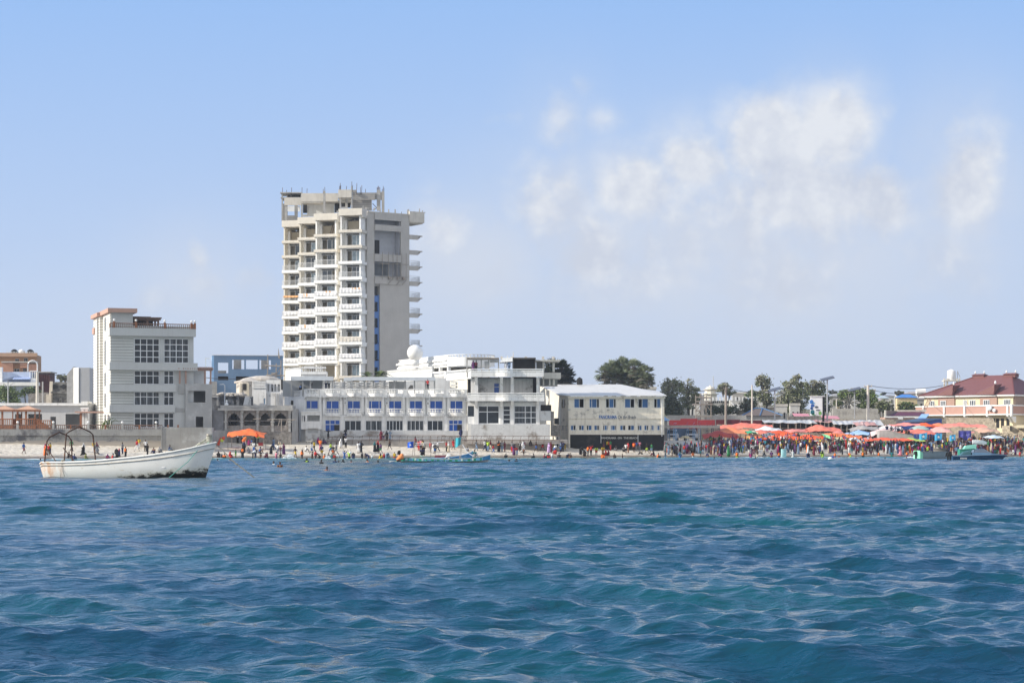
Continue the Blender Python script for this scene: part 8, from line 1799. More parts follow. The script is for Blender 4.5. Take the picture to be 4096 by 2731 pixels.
# ================= PEOPLE
def V3(*a): return Vector(a)
def pose(kind):
    J=dict(pel=V3(0,0,.92),wst=V3(0,0,1.06),chs=V3(0,0,1.30),nek=V3(0,0,1.47),hd=V3(0,-.02,1.62))
    for s,k in ((-1,'L'),(1,'R')):
        J['sh'+k]=V3(s*.185,0,1.41); J['el'+k]=V3(s*.235,.02,1.13); J['wr'+k]=V3(s*.23,-.06,.88)
        J['hp'+k]=V3(s*.09,0,.90); J['kn'+k]=V3(s*.10,-.02,.49); J['an'+k]=V3(s*.105,.02,.08); J['to'+k]=V3(s*.12,-.15,.03)
    if kind=='walk':
        J['knL']=V3(-.10,-.22,.52); J['anL']=V3(-.10,-.30,.10); J['toL']=V3(-.10,-.46,.07); J['knR']=V3(.10,.06,.49); J['anR']=V3(.10,.32,.14); J['toR']=V3(.11,.20,.03)
        J['elR']=V3(.24,-.10,1.16); J['wrR']=V3(.22,-.30,.98); J['elL']=V3(-.24,.16,1.15); J['wrL']=V3(-.24,.16,.89)
    if kind=='up': J['elR']=V3(.33,-.05,1.60); J['wrR']=V3(.30,-.08,1.86); J['elL']=V3(-.35,-.05,1.52); J['wrL']=V3(-.48,-.1,1.74)
    if kind=='hip': J['elR']=V3(.40,.06,1.18); J['wrR']=V3(.20,-.06,1.02); J['elL']=V3(-.36,-.08,1.2); J['wrL']=V3(-.22,-.22,1.32)
    if kind=='spread': J['elR']=V3(.45,0,1.36); J['wrR']=V3(.70,-.04,1.38); J['elL']=V3(-.45,0,1.36); J['wrL']=V3(-.70,-.04,1.38)
    if kind=='bend':
        J['wst']=V3(0,-.06,1.03); J['chs']=V3(0,-.25,1.16); J['nek']=V3(0,-.40,1.22); J['hd']=V3(0,-.54,1.27)
        for s,k in ((-1,'L'),(1,'R')): J['sh'+k]=V3(s*.18,-.34,1.20); J['el'+k]=V3(s*.22,-.40,.93); J['wr'+k]=V3(s*.16,-.46,.70)
    if kind=='sit':
        d=-.78
        for k in ('pel','wst','chs','nek','hd','shL','shR','elL','elR','wrL','wrR','hpL','hpR'): J[k]=J[k]+V3(0,0,d)
        for s,k in ((-1,'L'),(1,'R')): J['kn'+k]=V3(s*.16,-.34,.44); J['an'+k]=V3(s*.14,-.52,.08); J['to'+k]=V3(s*.15,-.68,.05); J['el'+k]=V3(s*.27,-.08,.40); J['wr'+k]=V3(s*.16,-.30,.42)
        J['chs']=V3(0,-.06,.50); J['nek']=V3(0,-.10,.67); J['hd']=V3(0,-.13,.82); J['shL']=V3(-.18,-.08,.61); J['shR']=V3(.18,-.08,.61)
    return J
def body_mesh(kind):
    J=pose(kind); m=MB()
    m.tube([J['pel']-(J['wst']-J['pel'])*.5,J['pel'],J['wst'],J['chs'],J['nek']-(J['nek']-J['chs'])*.25,J['nek']],[(.13,.10),(.155,.11),(.13,.09),(.165,.11),(.13,.08),(.055,.055)],12)
    up=(J['hd']-J['nek']).normalized(); fw=V3(0,-1,0); fw=(fw-up*fw.dot(up)).normalized()
    m.tube([J['nek'],J['hd']-up*.05],[.052,.055],8)
    h=J['hd']; m.ball(tuple(h+up*.02),(.075,.092,.112),14,10); m.ball(tuple(h-up*.055+fw*.02),(.055,.062,.055),10,7)
    m.ball(tuple(h+fw*.098-up*.01),(.013,.02,.022),6,5)
    for s in (-1,1): m.ball(tuple(h+V3(s*.078,0,0)),(.014,.022,.032),6,5); m.ball(tuple(h+fw*.082+V3(s*.03,0,0)+up*.018),(.014,.012,.009),6,4)
    m.ball(tuple(h+fw*.085-up*.05),(.025,.012,.010),6,4)
    for k,s in (('L',-1),('R',1)):
        m.ball(tuple(J['sh'+k]),(.062,.058,.058),8,6)
        m.tube([J['chs']*.4+J['sh'+k]*.6,J['sh'+k],J['el'+k],J['wr'+k]],[.06,.056,.042,.028],9)
        d=(J['wr'+k]-J['el'+k]).normalized(); w=J['wr'+k]; sd=d.cross(V3(0,1,0)); sd=(sd if sd.length>.2 else V3(1,0,0)).normalized(); n=d.cross(sd).normalized()
        m.tube([w,w+d*.05,w+d*.095],[(.028,.018),(.042,.019),(.040,.016)],8)
        for q,(o,l) in enumerate(((-.032,.062),(-.011,.078),(.011,.072),(.032,.055))): b=w+d*.09+sd*o; m.tube([b,b+d*l*.55+n*.008,b+d*l+n*.026],[.011,.0105,.009],6)
        b=w+d*.035+sd*.038*(-s); m.tube([b,b+d*.035+sd*.028*(-s),b+d*.065+sd*.034*(-s)+n*.012],[.013,.012,.009],6)
        m.tube([J['hp'+k]+V3(0,0,.03),J['kn'+k],J['kn'+k]*.55+J['an'+k]*.45+V3(0,.015,0),J['an'+k]],[.088,.058,.056,.038],10)
        m.tube([J['an'+k]+V3(0,.05,-.03),J['an'+k]-V3(0,0,.035),J['to'+k]],[(.035,.035),(.042,.038),(.038,.02)],8)
    o=m.build('tmp',M['skin']); md=o.modifiers.new('r','REMESH'); md.mode='VOXEL'; md.voxel_size=.0125; md.use_smooth_shade=True
    dg=bpy.context.evaluated_depsgraph_get(); me=bpy.data.meshes.new_from_object(o.evaluated_get(dg)); me.name='body_'+kind
    if not me.materials: me.materials.append(M['skin'])
    bpy.data.objects.remove(o); return me
def mk(m,name,mt=None):
    o=m.build(name,mt or M['cloth'],None,True); me=o.data; bpy.data.objects.remove(o); return me
def clothes(kind):
    J=pose(kind); D={}
    g=.018
    m=MB(); m.tube([J['pel']+V3(0,0,-.02),J['wst'],J['chs'],J['nek']-(J['nek']-J['chs'])*.25,J['nek']-(J['nek']-J['chs'])*.06],[(.185,.135),(.165,.12),(.19,.135),(.15,.10),(.075,.072)],12)
    for k in 'LR': m.ball(tuple(J['sh'+k]),(.082,.075,.078),8,6); m.tube([J['chs']*.35+J['sh'+k]*.65,J['sh'+k],J['el'+k]*.85+J['sh'+k]*.15],[.085,.078,.066],9)
    D['shirt']=mk(m,'shirt')
    m=MB(); m.tube([J['pel']+(J['wst']-J['pel'])*.6,J['pel'],J['pel']-(J['wst']-J['pel'])*.55],[(.16,.115),(.178,.13),(.15,.12)],12)
    for k in 'LR': m.tube([J['hp'+k]+V3(0,0,.03),J['kn'+k],J['an'+k]+V3(0,0,.03)],[.108,.08,.066],9)
    D['trousers']=mk(m,'trousers')
    m=MB(); m.tube([J['pel']+(J['wst']-J['pel'])*.6,J['pel'],J['pel']-(J['wst']-J['pel'])*.55],[(.16,.115),(.18,.132),(.15,.12)],12)
    for k in 'LR': m.tube([J['hp'+k]+V3(0,0,.03),J['kn'+k]*.85+J['hp'+k]*.15],[.112,.105],9)
    D['shorts']=mk(m,'shorts')
    # long robe with folds
    m=MB(); ax=[J['nek'],J['chs'],J['wst'],J['pel']]; rad=[(.09,.09),(.21,.15),(.20,.15),(.22,.18)]
    if kind=='sit': ax+=[V3(0,-.3,.2),V3(0,-.5,.08)]; rad+=[(.28,.26),(.26,.10)]
    else: 
        f=(J['anL']+J['anR'])*.5; ax+=[(J['knL']+J['knR'])*.5,V3(f.x,f.y,.06)]; sp=abs(J['anL'].y-J['anR'].y)*.45; rad+=[(.24,.20+sp*.6),(.27,.22+sp)]
    base=len(m.v); m.tube(ax,rad,20,True)
    for i in range(3*20,len(ax)*20):
        q=i%20; x,y,z=m.v[i]; c=ax[i//20]; f=1+.09*(1 if q%2 else -1)*((i//20)-2)/3; m.v[i]=(c.x+(x-c.x)*f,c.y+(y-c.y)*f,z)
    for k in 'LR': m.ball(tuple(J['sh'+k]),(.085,.08,.08),8,6); m.tube([J['sh'+k],J['el'+k],J['wr'+k]],[.085,.09,.10],9)
    D['robe']=mk(m,'robe')
    h=J['hd']; m=MB(); m.ball(tuple(h+V3(0,.014,.022)),(.098,.108,.125),12,9); m.tube([h-V3(0,-.01,.02),J['nek']+V3(0,.01,0),J['chs']+V3(0,.01,.04),J['chs']-V3(0,-.02,.14)],[(.095,.10),(.14,.12),(.225,.165),(.24,.17)],14); D['headscarf']=mk(m,'headscarf')
    m=MB(); m.ball(tuple(h+V3(0,.014,.035)),(.084,.097,.108),12,8); D['hair']=mk(m,'hair',M['hairm'])
    m=MB(); m.tube([J['wst']-(J['chs']-J['wst'])*.25,J['wst'],J['chs'],J['nek']-(J['nek']-J['chs'])*.25],[(.20,.165),(.215,.18),(.225,.19),(.17,.13)],12); m.tube([J['nek']-V3(.1,0,.03),J['nek']+V3(0,.09,0),J['nek']+V3(.1,0,-.03)],.05,6); D['life_vest']=mk(m,'life_vest')
    return D
POSES={}
def getp(k):
    if k not in POSES: POSES[k]=(body_mesh(k),clothes(k))
    return POSES[k]
CL={'black':(.012,.012,.014),'white':(.72,.72,.72),'red':(.55,.03,.03),'blue':(.04,.12,.36),'navy':(.02,.03,.10),'yellow':(.62,.42,.03),'orange':(.90,.20,.03),'green':(.03,.20,.07),'lime':(.45,.65,.07),'maroon':(.16,.02,.04),'purple':(.13,.04,.15),'magenta':(.34,.02,.15),'grey':(.22,.22,.23),'teal':(.03,.20,.22),'pink':(.72,.25,.32),'brown':(.22,.10,.05),'lilac':(.60,.42,.70),'olive':(.22,.22,.05),'beige':(.55,.48,.36),'denim':(.16,.24,.36)}
PW={'stand':'standing','walk':'walking','up':'arms raised','hip':'elbows out','spread':'arms wide','bend':'bending','sit':'sitting'}
ZN=[(290,'below the left sea wall'),(650,'behind the white skiff'),(900,'beside the skiff bow'),(1170,'before the arched pavilion'),(1290,'by the hotel kiosk'),(1450,'before the left blue door'),(1600,'left of the painted boat'),(1880,'behind the painted boat'),(2050,'right of the painted boat'),(2270,'before the corner block end'),(2470,'before the black wall left'),(2650,'before the black wall right'),(2830,'near the beige umbrella'),(2990,'near the deep red canopy'),(3120,'near the long white hull'),(3330,'before the longest orange tarp'),(3500,'before the yellow sheets'),(3690,'before the concrete block'),(3830,'behind the green motorboat'),(3960,'behind the blue speedboat'),(5000,'below the rock slope')]
def zone(px): return next(t for a,t in ZN if px<a)
USED={}; NP=[0]
PG_='people on the beach and in the shallows'
def person(px,py,kind,top,bot,o='m',place='sand',rot=None,loc=None,h=None,scarf=None,vest=None,zn=None):
    """o: m man, s man in shorts, w woman in robe, b bare chest and shorts"""
    r=random.Random(int(px*13+py*7)); me,D=getp(kind)
    if loc: x,y,z=loc
    elif place=='sand': x,y,z=on_ground(px,py)
    elif place=='water':
        y=shore(PX(px,300))-r.uniform(2,9); x=PX(px,y); z=-.45-r.uniform(0,.25)
        if kind=='sit': z=-.15
    elif place=='swim': y=2*FP/(py-YH); x=PX(px,y); z=-1.32
    rz=rot if rot is not None else r.choice([0,.4,-.5,1.2,-1.3,2.6,3.3,1.8,-1.9])
    if kind=='walk' and rot is None: rz=r.choice([1.45,-1.5,1.2,-1.2])
    hs=h or r.uniform(.93,1.06)
    e=bpy.data.objects.new('person',me); COL.objects.link(e); e.location=(x,y,z); e.rotation_euler=(0,0,rz); e.scale=(hs,hs,hs)
    def ch(n,c=None):
        k=bpy.data.objects.new(n,D[n]); COL.objects.link(k); k.parent=e
        if c: k.color=tuple(CL[c])+(1,)
    if o=='w': ch('robe',bot if False else top); ch('headscarf',scarf or top)
    else:
        if o!='b': ch('shirt',top)
        ch('trousers' if o=='m' else 'shorts',bot); ch('hair')
    if vest: ch('life_vest',vest)
    wet={'sand':'on sand','water':'wading','swim':'swimming','roof':''}[place]
    zt=zn or zone(px)
    if o=='w': d=f"{top} robe" if (scarf in (None,top)) else f"{top} robe and {scarf} scarf"
    elif o=='b': d=f"only {bot} shorts"
    else: d=f"{top} shirt and {bot} "+('trousers' if o=='m' else 'shorts')
    if vest: d=f"{vest} life vest and {bot if o!='w' else top} "+('robe' if o=='w' else ('trousers' if o=='m' else 'shorts'))
    if place=='swim': d=(f"{vest} life vest" if vest else f"{scarf or top} "+('scarf' if o=='w' else 'shirt'))
    lab=' '.join(f"person in {d} {PW[kind] if place!='swim' else ''} {wet} {zt}".split())
    e['label']=lab; e['category']='person'; e['group']=PG_ if place!='roof' else 'people on the roof terraces'
    USED.setdefault(lab,[]).append(e); NP[0]+=1
    return e
# (px, py feet, pose, top, bottom, kind, place, extras)
A_='sand';W_='water';S_='swim'
LST=[(95,1815,'walk','blue','maroon','s',A_),(181,1822,'stand','orange','orange','w',A_,dict(scarf='magenta')),(194,1823,'stand','red','black','m',A_),(201,1816,'stand','yellow','navy','m',A_),(286,1806,'walk','green','black','m',A_),(334,1820,'walk','black','black','w',A_,dict(scarf='white')),(375,1811,'stand','yellow','white','m',A_),(387,1815,'walk','grey','grey','w',A_,dict(scarf='maroon')),(8,1768,'sit','white','black','m',A_),(336,1768,'sit','yellow','navy','m',A_),(352,1768,'sit','blue','black','m',A_),(273,1832,'sit','black','black','m',A_),
(490,1816,'stand','grey','navy','m',A_),(502,1831,'stand','black','black','m',A_,dict(vest='orange')),(468,1833,'bend','black','black','w',A_),(477,1826,'stand','navy','navy','w',A_,dict(scarf='red',h=.7)),(430,1839,'sit','purple','purple','w',W_,dict(vest='red')),(449,1839,'sit','red','navy','m',W_),(341,1839,'sit','olive','olive','w',W_),(295,1838,'sit','navy','navy','m',W_),
(548,1805,'walk','red','white','m',A_),(556,1794,'stand','yellow','white','m',A_),(582,1806,'stand','white','black','m',A_),(590,1820,'hip','black','black','m',A_),(639,1785,'stand','black','black','m',A_),(705,1796,'stand','lilac','lilac','m',A_),(676,1803,'sit','navy','denim','m',A_),(617,1814,'sit','brown','navy','m',A_),(637,1812,'sit','grey','grey','w',A_),(760,1783,'stand','maroon','maroon','w',A_),(785,1782,'sit','orange','orange','w',A_),(771,1785,'sit','red','red','w',A_),
(863,1767,'up','red','red','w',A_),(951,1772,'stand','white','black','m',A_),(969,1772,'stand','white','navy','m',A_),(1005,1778,'sit','blue','white','m',A_),(996,1780,'sit','magenta','magenta','w',A_),(1019,1786,'stand','black','black','w',A_),(1032,1776,'stand','lime','black','m',A_),(1054,1770,'sit','maroon','maroon','w',A_),(1070,1771,'sit','navy','grey','m',A_),(1085,1771,'sit','white','blue','m',A_),(1120,1779,'sit','grey','beige','m',A_),(1140,1771,'sit','purple','purple','w',A_),(1151,1772,'sit','blue','white','m',A_,dict(h=.7)),(1094,1798,'walk','denim','blue','m',A_),(1084,1816,'bend','black','black','w',A_),(1112,1819,'stand','white','navy','m',A_),(1122,1818,'stand','maroon','grey','m',A_,dict(h=.75)),(1135,1818,'hip','purple','purple','w',A_,dict(scarf='maroon')),(1183,1772,'sit','lilac','lilac','w',A_),(976,1811,'stand','black','black','w',A_,dict(scarf='navy')),(970,1834,'stand','black','black','w',A_,dict(vest='orange')),(992,1813,'sit','grey','grey','w',A_),(1015,1813,'stand','white','blue','m',A_),(1038,1812,'sit','blue','brown','m',A_),(943,1832,'stand','green','lime','s',A_,dict(h=.75)),(898,1834,'sit','orange','black','m',W_,dict(vest='orange')),(918,1830,'sit','red','red','w',A_),(874,1828,'sit','black','black','w',A_),(887,1831,'sit','navy','black','s',A_,dict(h=.7)),(1011,1836,'bend','white','black','m',A_),(1022,1835,'stand','navy','navy','m',A_),(1043,1836,'stand','black','brown','s',A_,dict(h=.7)),(1060,1836,'sit','maroon','black','m',W_),(1068,1835,'stand','maroon','maroon','s',W_),(1105,1836,'stand','pink','purple','m',W_),(1122,1836,'stand','black','navy','s',W_,dict(h=.75)),(1181,1831,'walk','brown','yellow','b',A_),(1208,1836,'up','black','black','m',W_,dict(vest='orange')),
(1222,1806,'sit','white','grey','m',A_),(1246,1816,'walk','white','blue','s',A_),(1257,1804,'stand','yellow','black','s',A_),(1270,1774,'sit','magenta','magenta','w',A_),(1281,1801,'stand','orange','pink','m',A_,dict(vest='orange')),(1287,1825,'stand','navy','yellow','s',A_),(1293,1775,'sit','navy','purple','m',A_),(1262,1836,'stand','red','black','m',W_,dict(vest='red')),(1278,1834,'bend','grey','black','b',W_),(1296,1836,'sit','black','grey','m',W_,dict(vest='orange')),(1249,1836,'stand','grey','brown','b',W_),
(1323,1814,'walk','lime','blue','s',A_),(1332,1823,'stand','black','orange','s',A_),(1345,1819,'walk','grey','grey','m',A_),(1362,1791,'stand','white','white','w',A_,dict(scarf='black')),(1383,1791,'stand','white','black','m',A_),(1374,1780,'stand','black','black','m',A_),(1433,1812,'stand','white','white','m',A_),(1436,1811,'stand','denim','white','m',A_),(1444,1809,'hip','black','black','w',A_),(1499,1808,'stand','black','black','w',A_,dict(scarf='teal')),(1512,1808,'stand','black','black','w',A_,dict(scarf='red')),(1523,1814,'walk','purple','green','s',A_),(1559,1799,'walk','brown','black','b',A_),(1483,1776,'sit','maroon','brown','m',A_),(1314,1832,'stand','brown','black','b',W_,dict(h=.8)),(1327,1836,'stand','teal','black','s',W_,dict(h=.75)),(1337,1833,'sit','red','red','s',W_),(1356,1836,'bend','white','grey','s',W_),(1378,1836,'up','blue','blue','s',W_),(1397,1836,'up','lime','black','s',W_),(1414,1836,'bend','black','navy','s',W_),(1448,1836,'hip','black','black','m',W_),(1461,1836,'stand','brown','grey','b',W_,dict(h=.75)),(1475,1836,'bend','navy','navy','m',W_),(1488,1836,'stand','white','navy','s',W_,dict(h=.75)),(1524,1834,'sit','yellow','yellow','w',W_,dict(scarf='black')),(1536,1834,'stand','maroon','maroon','w',W_,dict(scarf='red',h=.8)),(1547,1836,'bend','denim','denim','w',W_),(1578,1834,'stand','yellow','red','s',W_,dict(vest='yellow',h=.85)),
(1675,1803,'stand','red','red','m',A_),(1684,1800,'stand','pink','black','m',A_),(1690,1806,'stand','yellow','brown','m',A_),(1662,1790,'walk','maroon','black','m',A_),(1722,1809,'stand','red','maroon','s',A_),(1733,1813,'stand','white','white','m',A_),(1740,1816,'hip','black','blue','s',A_),(1751,1806,'walk','white','black','m',A_),(1786,1806,'stand','red','black','m',A_),(1794,1810,'stand','beige','beige','w',A_,dict(scarf='white')),(1813,1798,'walk','red','red','s',A_),(1905,1803,'walk','grey','denim','m',A_),(1868,1808,'sit','white','grey','s',A_),
(1939,1803,'walk','white','navy','m',A_),(1946,1803,'stand','black','black','m',A_),(1952,1806,'stand','lime','denim','m',A_),(1961,1804,'walk','maroon','beige','m',A_),(1973,1811,'walk','red','blue','m',A_,dict(h=.75)),(1985,1786,'bend','pink','black','m',A_),(1995,1807,'stand','black','black','w',A_,dict(vest='orange')),(2008,1807,'hip','grey','denim','m',A_),(2019,1807,'stand','maroon','maroon','m',A_),(2048,1809,'stand','grey','red','m',A_),(2056,1820,'stand','purple','purple','w',A_,dict(scarf='black')),(2068,1821,'bend','red','denim','m',A_),(2080,1805,'hip','grey','black','m',A_),(2092,1809,'walk','white','white','w',A_),(2095,1823,'stand','brown','black','s',A_,dict(h=.72)),(2024,1832,'sit','black','black','m',W_),
(2144,1806,'walk','brown','blue','b',A_),(2171,1802,'walk','black','red','s',A_),(2183,1783,'stand','grey','grey','m',A_),(2172,1781,'stand','green','green','w',A_),(2195,1811,'stand','lilac','lilac','w',A_),(2203,1809,'stand','maroon','maroon','w',A_),(2213,1793,'stand','black','yellow','m',A_),(2218,1816,'bend','white','blue','s',A_),(2230,1790,'stand','navy','black','m',A_),(2244,1806,'stand','denim','navy','m',A_),(2251,1807,'hip','navy','black','m',A_),(2260,1800,'stand','yellow','yellow','m',A_),(2242,1813,'stand','blue','navy','s',A_,dict(h=.72)),(2222,1818,'sit','red','red','m',A_,dict(vest='red')),
(2297,1788,'stand','black','black','m',A_),(2309,1788,'stand','white','blue','s',A_),(2286,1783,'sit','white','white','w',A_),(2398,1787,'sit','pink','green','m',A_),(2415,1800,'stand','brown','maroon','b',A_),(2429,1800,'stand','yellow','black','m',A_),(2435,1800,'stand','red','black','m',A_),(2442,1802,'stand','green','red','m',A_,dict(scarf='white')),(2465,1803,'sit','black','grey','m',A_),(2473,1789,'sit','white','black','m',A_),(2488,1785,'sit','navy','navy','m',A_),(2495,1808,'sit','grey','black','m',A_),(2504,1814,'stand','white','black','s',A_),(2513,1812,'up','red','brown','m',A_),(2522,1790,'hip','white','brown','m',A_),(2536,1810,'stand','red','black','s',A_,dict(vest='orange')),(2546,1804,'stand','blue','grey','m',A_),(2558,1804,'stand','pink','grey','m',A_),(2588,1812,'walk','black','lime','s',A_),(2607,1814,'walk','green','denim','s',A_),(2568,1818,'sit','beige','black','m',A_),
(2137,1826,'sit','black','black','m',W_),(2176,1826,'sit','maroon','black','m',W_),(2192,1826,'sit','black','red','m',W_),(2208,1826,'stand','white','denim','s',W_,dict(h=.8)),(2237,1826,'sit','brown','navy','b',W_),(2270,1826,'bend','navy','black','s',W_),(2282,1826,'sit','black','brown','b',W_),(2322,1818,'bend','black','black','w',A_),(2338,1823,'sit','black','black','w',A_),(2352,1824,'stand','orange','black','m',A_,dict(vest='orange')),(2364,1822,'up','red','black','m',A_),(2385,1822,'bend','lime','red','s',A_),(2411,1822,'bend','yellow','brown','m',A_),(2425,1822,'sit','red','red','w',A_),(2436,1822,'sit','maroon','maroon','w',A_),(2409,1826,'sit','orange','orange','m',W_,dict(vest='orange')),(2616,1824,'sit','black','maroon','m',A_),(2631,1826,'sit','orange','black','m',W_,dict(vest='orange')),(2457,1828,'sit','brown','black','b',W_),(2490,1828,'stand','black','black','b',W_,dict(h=.75))]
for t in LST: person(*t[:7],**(t[7] if len(t)>7 else {}))
SW_=[(1227,1849,'black','black','w',dict(vest='lime')),(1286,1855,'black','black','m',{}),(1095,1860,'white','black','m',{}),(1341,1851,'navy','black','m',{}),(1355,1852,'black','black','m',dict(vest='red')),(1372,1850,'black','black','w',{}),(1405,1850,'grey','black','m',dict(vest='orange')),(1469,1851,'beige','black','m',dict(vest='orange')),(1512,1852,'black','black','w',{}),(1308,1883,'brown','black','m',dict(vest='orange')),(871,1844,'brown','black','m',{}),(920,1848,'grey','black','m',{}),(1588,1852,'lime','black','m',{}),(1605,1851,'yellow','black','m',dict(vest='yellow')),(2266,1832,'black','black','m',{}),(2036,1848,'brown','black','m',{}),(2065,1846,'black','black','m',{}),(2857,1836,'black','black','m',{}),(3022,1838,'pink','black','m',{}),(3356,1830,'orange','black','m',dict(vest='orange')),(3424,1833,'navy','black','m',{}),(3540,1836,'black','black','m',{}),(3626,1835,'brown','black','m',{}),(162,1843,'white','black','m',{}),(1120,1868,'brown','black','m',{})]
for px,py,t,b,o,k in SW_: person(px,py,'stand',t,b,o,S_,rot=random.Random(px).uniform(-2,2),**k)
# on terraces, walls and boats
def spot(px,py,Y): return P(px,py,Y)
for px,py,Y,kind,t,b,o,zn,kw in ((1304,1555,329,'stand','white','navy','m','on the terrace under the left awning',{}),(1316,1555,329,'stand','white','black','m','on the terrace, right one in white',{}),(1245,1558,329,'stand','white','grey','m','on the terrace above the kiosk',{}),(1204,1560,331,'sit','blue','black','m','on the terrace beside the grey screen',{}),(1711,1558,328,'stand','red','black','m','on the terrace under the long awning',{}),(1893,1486,327,'stand','purple','purple','w','at the top balcony rail',{}),(1904,1486,327,'stand','maroon','black','m','at the top balcony rail',{}),(2023,1486,327,'stand','white','white','m','at the top balcony before the canvas',{}),(2036,1486,327,'stand','denim','denim','m','at the top balcony before the canvas',{}),(1524,1761,324,'stand','maroon','maroon','w','on the hotel step behind the fence',{}),(1534,1760,324.2,'stand','white','purple','m','on the hotel step between two robes',dict(h=.8)),(1547,1762,324,'stand','black','black','w','on the hotel step behind the fence',{}),(1560,1761,324,'hip','denim','denim','m','on the hotel step behind the fence',{}),(1313,1757,324,'spread','black','black','m','on the hotel step, left',{}),(1382,1756,324,'stand','black','navy','m','on the hotel step before the ground windows',{}),(1843,1757,325,'stand','navy','black','w','at the right blue door',{}),(2095,1783,322,'sit','grey','maroon','m','on the ledge before the corner block',{}),(2121,1783,322.5,'sit','black','black','w','on the ledge before the corner block',{}),(1688,1822,222,'sit','navy','black','m','in the painted boat',{}),(1694,1818,222.3,'stand','beige','black','m','in the painted boat under the float string',dict(h=.9)),(1897,1830,222,'sit','teal','grey','m','at the bow of the painted boat',{}),(3727,1812,287,'spread','denim','navy','m','in the green motorboat',{}),(3790,1815,290,'sit','black','black','m','at the far end of the green motorboat',{})):
    person(px,py,kind,t,b,o,'roof',loc=spot(px,py,Y),zn=zn,rot=random.Random(px).uniform(-.6,.6),**kw)
for k,(px,t,b,o) in enumerate(((3547,'black','navy','m'),(3565,'black','grey','m'),(3581,'purple','white','m'),(3592,'navy','black','m'),(3606,'grey','black','m'),(3624,'black','brown','m'),(3633,'maroon','black','m'))): 
    person(px,1724,'sit',t,b,o,'roof',loc=spot(px,1722+(px-3560)*.2,350.4),zn='on top of the concrete block',rot=0)
# ---- the crowded right part
rc=random.Random(99); cols=['black','black','black','black','black','black','navy','navy','navy','maroon','maroon','grey','grey','brown','denim','white','white','white','red','orange','maroon','purple','grey','blue','green','brown','magenta','yellow','lime','teal','pink','beige','denim','lilac']
nright=300-NP[0]; pxs=[]
combo=set()
for i in range(nright):
    px=2648+(4092-2648)*(i+.5)/nright+rc.uniform(-4,4); row=(0,1,0,2)[i%4]
    if 2990<px<3118: row=0
    if 3800<px<4000 and row==0: row=2
    for tr in range(60):
        o=rc.choices(['m','s','w','b'],[4,3,5,1])[0]; t=rc.choice(cols); b=rc.choice(cols) if o!='w' else t; kind=rc.choices(['stand','walk','hip','up','bend','sit'],[8,2,2,.7,.8,.5])[0]
        v='orange' if (row==0 and rc.random()<.55 and o!='w') else None
        key=(o,t if not v else v,b,kind,v,zone(px),row)
        if key not in combo: combo.add(key); break
    kw={}
    if v: kw['vest']=v
    if o=='w' and rc.random()<.4: kw['scarf']=rc.choice(cols)
    if row==0: person(px,1822,kind if kind not in('sit',) else 'stand',t,b,o,W_,**kw)
    else:
        s=shore(PX(px,340)); Y=s+(rc.uniform(.3,2.5) if row==1 else rc.uniform(3,6)); x=PX(px,Y); person(px,1800,kind,t,b,o,A_,loc=(x,Y,ground(x,Y)),**kw)
# keep every label true to one person only
for lab,L_ in list(USED.items()):
    if len(L_)>1:
        L_.sort(key=lambda e:e.location.x/e.location.y)
        w=['left','right'] if len(L_)==2 else (['left','middle','right'] if len(L_)==3 else ['first','second','third','fourth','fifth','sixth'])
        for e,q in zip(L_,w): e['label']=lab+', '+q+(' one' if len(lab.split())<15 else '')
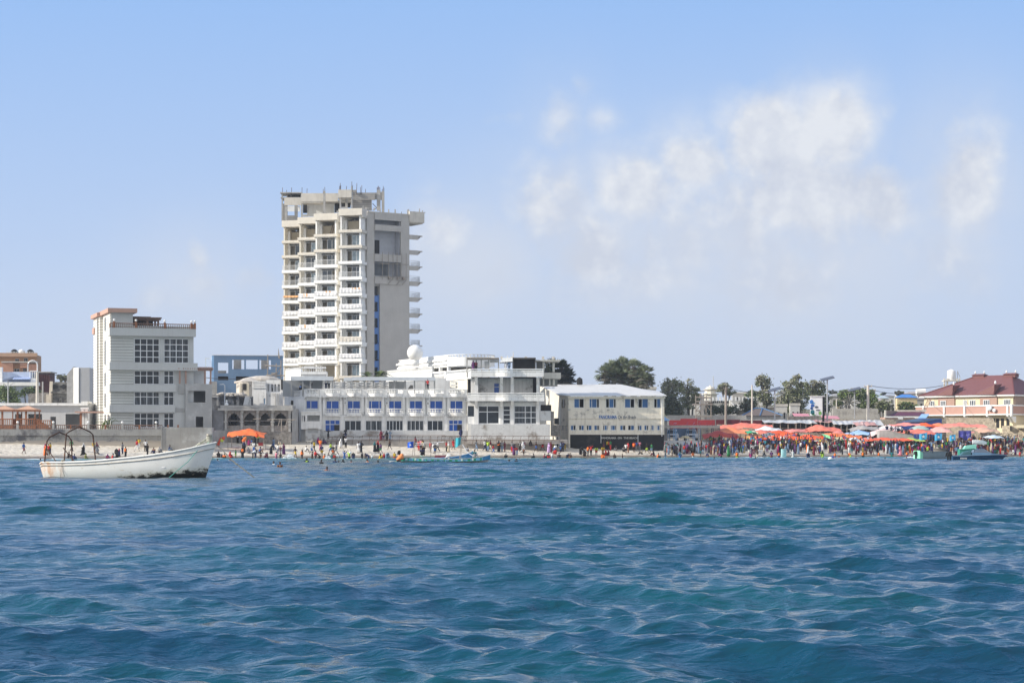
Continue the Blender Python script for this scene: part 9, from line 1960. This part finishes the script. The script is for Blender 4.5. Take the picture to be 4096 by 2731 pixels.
# rest of the crowd: too many to count, one mass of small figures
def crowd():
    m=MB(); r=random.Random(4); pal=['black','black','black','black','black','black','black','navy','navy','navy','maroon','maroon','grey','grey','brown','brown','denim','white','purple','black','black','white','red','orange','purple','grey','blue','green','brown','denim','yellow','magenta','teal','beige']
    mats=[mat('crowd_'+c,CL[c],.9,.15,4) for c in dict.fromkeys(pal)]; names=list(dict.fromkeys(pal)); mats.append(M['skin']); mats.append(M['hairm']); sk=len(names)
    n=0
    for i in range(860):
        px=r.uniform(2655,4120); s=shore(PX(px,345)); d=r.uniform(2.0,12) if i%3 else r.uniform(8,17)
        if 3500<px<3690: d=min(d,8)
        Y=s+d; x=PX(px,Y); z=ground(x,Y)
        if 2655<px<2830 and d>9: continue
        a,b=names.index(r.choice(pal)),names.index(r.choice(pal)); h=r.uniform(.8,1.04); tw=r.uniform(-.1,.1); Q=lambda X,Yy,Z:(x+X*h,Y+Yy*h,z+Z*h)
        if r.random()<.45:
            m.cm=a; m.tube([Q(0,0,.02),Q(tw*.3,0,.9),Q(tw,0,1.3),Q(tw,0,1.46)],[(.27*h,.22*h),(.2*h,.16*h),(.23*h,.15*h),(.09*h,.09*h)],8); m.cm=b if r.random()<.4 else a; m.ball(Q(tw,0,1.6),(.105*h,.11*h,.135*h),8,6); m.tube([Q(tw,0,1.5),Q(tw,0,1.25)],[(.12,.11),(.24,.17)],8)
            m.cm=sk; m.ball(Q(tw,-.085,1.6),(.055*h,.04*h,.07*h),6,5)
        else:
            m.cm=b; sp=r.uniform(.08,.2)
            for s_ in (-1,1): m.tube([Q(s_*sp,s_*r.uniform(-.1,.1),.05),Q(s_*.1,-.02,.5),Q(s_*.09,0,.92)],[.055*h,.07*h,.1*h],6)
            m.cm=a; m.tube([Q(0,0,.9),Q(tw*.5,0,1.1),Q(tw,0,1.35),Q(tw,0,1.47)],[(.18*h,.12*h),(.165*h,.12*h),(.2*h,.13*h),(.07*h,.07*h)],8)
            for s_ in(-1,1): m.tube([Q(tw+s_*.19,0,1.4),Q(tw+s_*.25,0,1.15)],[.07*h,.055*h],6)
            m.cm=sk; 
            for s_ in(-1,1): m.tube([Q(tw+s_*.25,0,1.16),Q(tw+s_*.24,-.1,.9)],[.045*h,.035*h],6)
            m.tube([Q(tw,0,1.44),Q(tw,0,1.54)],.05*h,6); m.ball(Q(tw,0,1.62),(.08*h,.095*h,.12*h),8,6); m.cm=sk+1; m.ball(Q(tw,.02,1.66),(.085*h,.095*h,.1*h),8,6)
    o=m.build('crowd',mats,None,True); tag(o,'dense mass of bathers filling the sand below the market tarps','crowd',kind='stuff')
crowd()
# ---- white dog by the kiosk
def dog():
    x,y,z=on_ground(1236,1777); m=MB()
    m.tube([(-.42,0,.50),(-.25,0,.52),(0,0,.50),(.22,0,.50),(.38,0,.56),(.46,0,.66)],[(.07,.08),(.11,.13),(.10,.11),(.13,.16),(.10,.13),(.06,.07)],10); m.ball((.52,0,.74),(.09,.07,.075),9,7); m.tube([(.55,0,.73),(.68,0,.70)],[.05,.028],8)
    for s in(-1,1):
        m.tube([(.49,s*.05,.79),(.47,s*.07,.87)],[.03,.01],5)
        m.tube([(.30,s*.08,.46),(.30,s*.08,.26),(.31,s*.08,.04),(.36,s*.08,.02)],[.055,.032,.024,.03],7)
        m.tube([(-.30,s*.08,.48),(-.22,s*.09,.32),(-.38,s*.09,.19),(-.34,s*.09,.04),(-.28,s*.09,.02)],[.085,.055,.032,.026,.03],7)
    m.tube([(-.44,0,.52),(-.58,0,.46),(-.66,0,.36)],[.03,.022,.01],6)
    o=m.build('tmp',mat('dog_fur',(.68,.64,.56),.9,.1,4)); md=o.modifiers.new('r','REMESH'); md.mode='VOXEL'; md.voxel_size=.014; md.use_smooth_shade=True
    dg=bpy.context.evaluated_depsgraph_get(); me=bpy.data.meshes.new_from_object(o.evaluated_get(dg)); bpy.data.objects.remove(o); me.materials.clear(); me.materials.append(MATS['dog_fur'])
    o=bpy.data.objects.new('dog',me); COL.objects.link(o); o.location=(x,y,z); tag(o,'white dog standing on the sand at the foot of the hotel kiosk','dog')
dog()
print('PEOPLE',NP[0])
# ---------- label check
def _chk():
    seen={}
    for o in sc.objects:
        if o.parent is None and 'label' in o:
            seen.setdefault(o['label'],[]).append(o.name)
            n=len(o['label'].split())
            if not 4<=n<=16: print('LABELLEN',n,o['label'])
    for k,v in seen.items():
        if len(v)>1: print('DUP',len(v),k)
_chk()
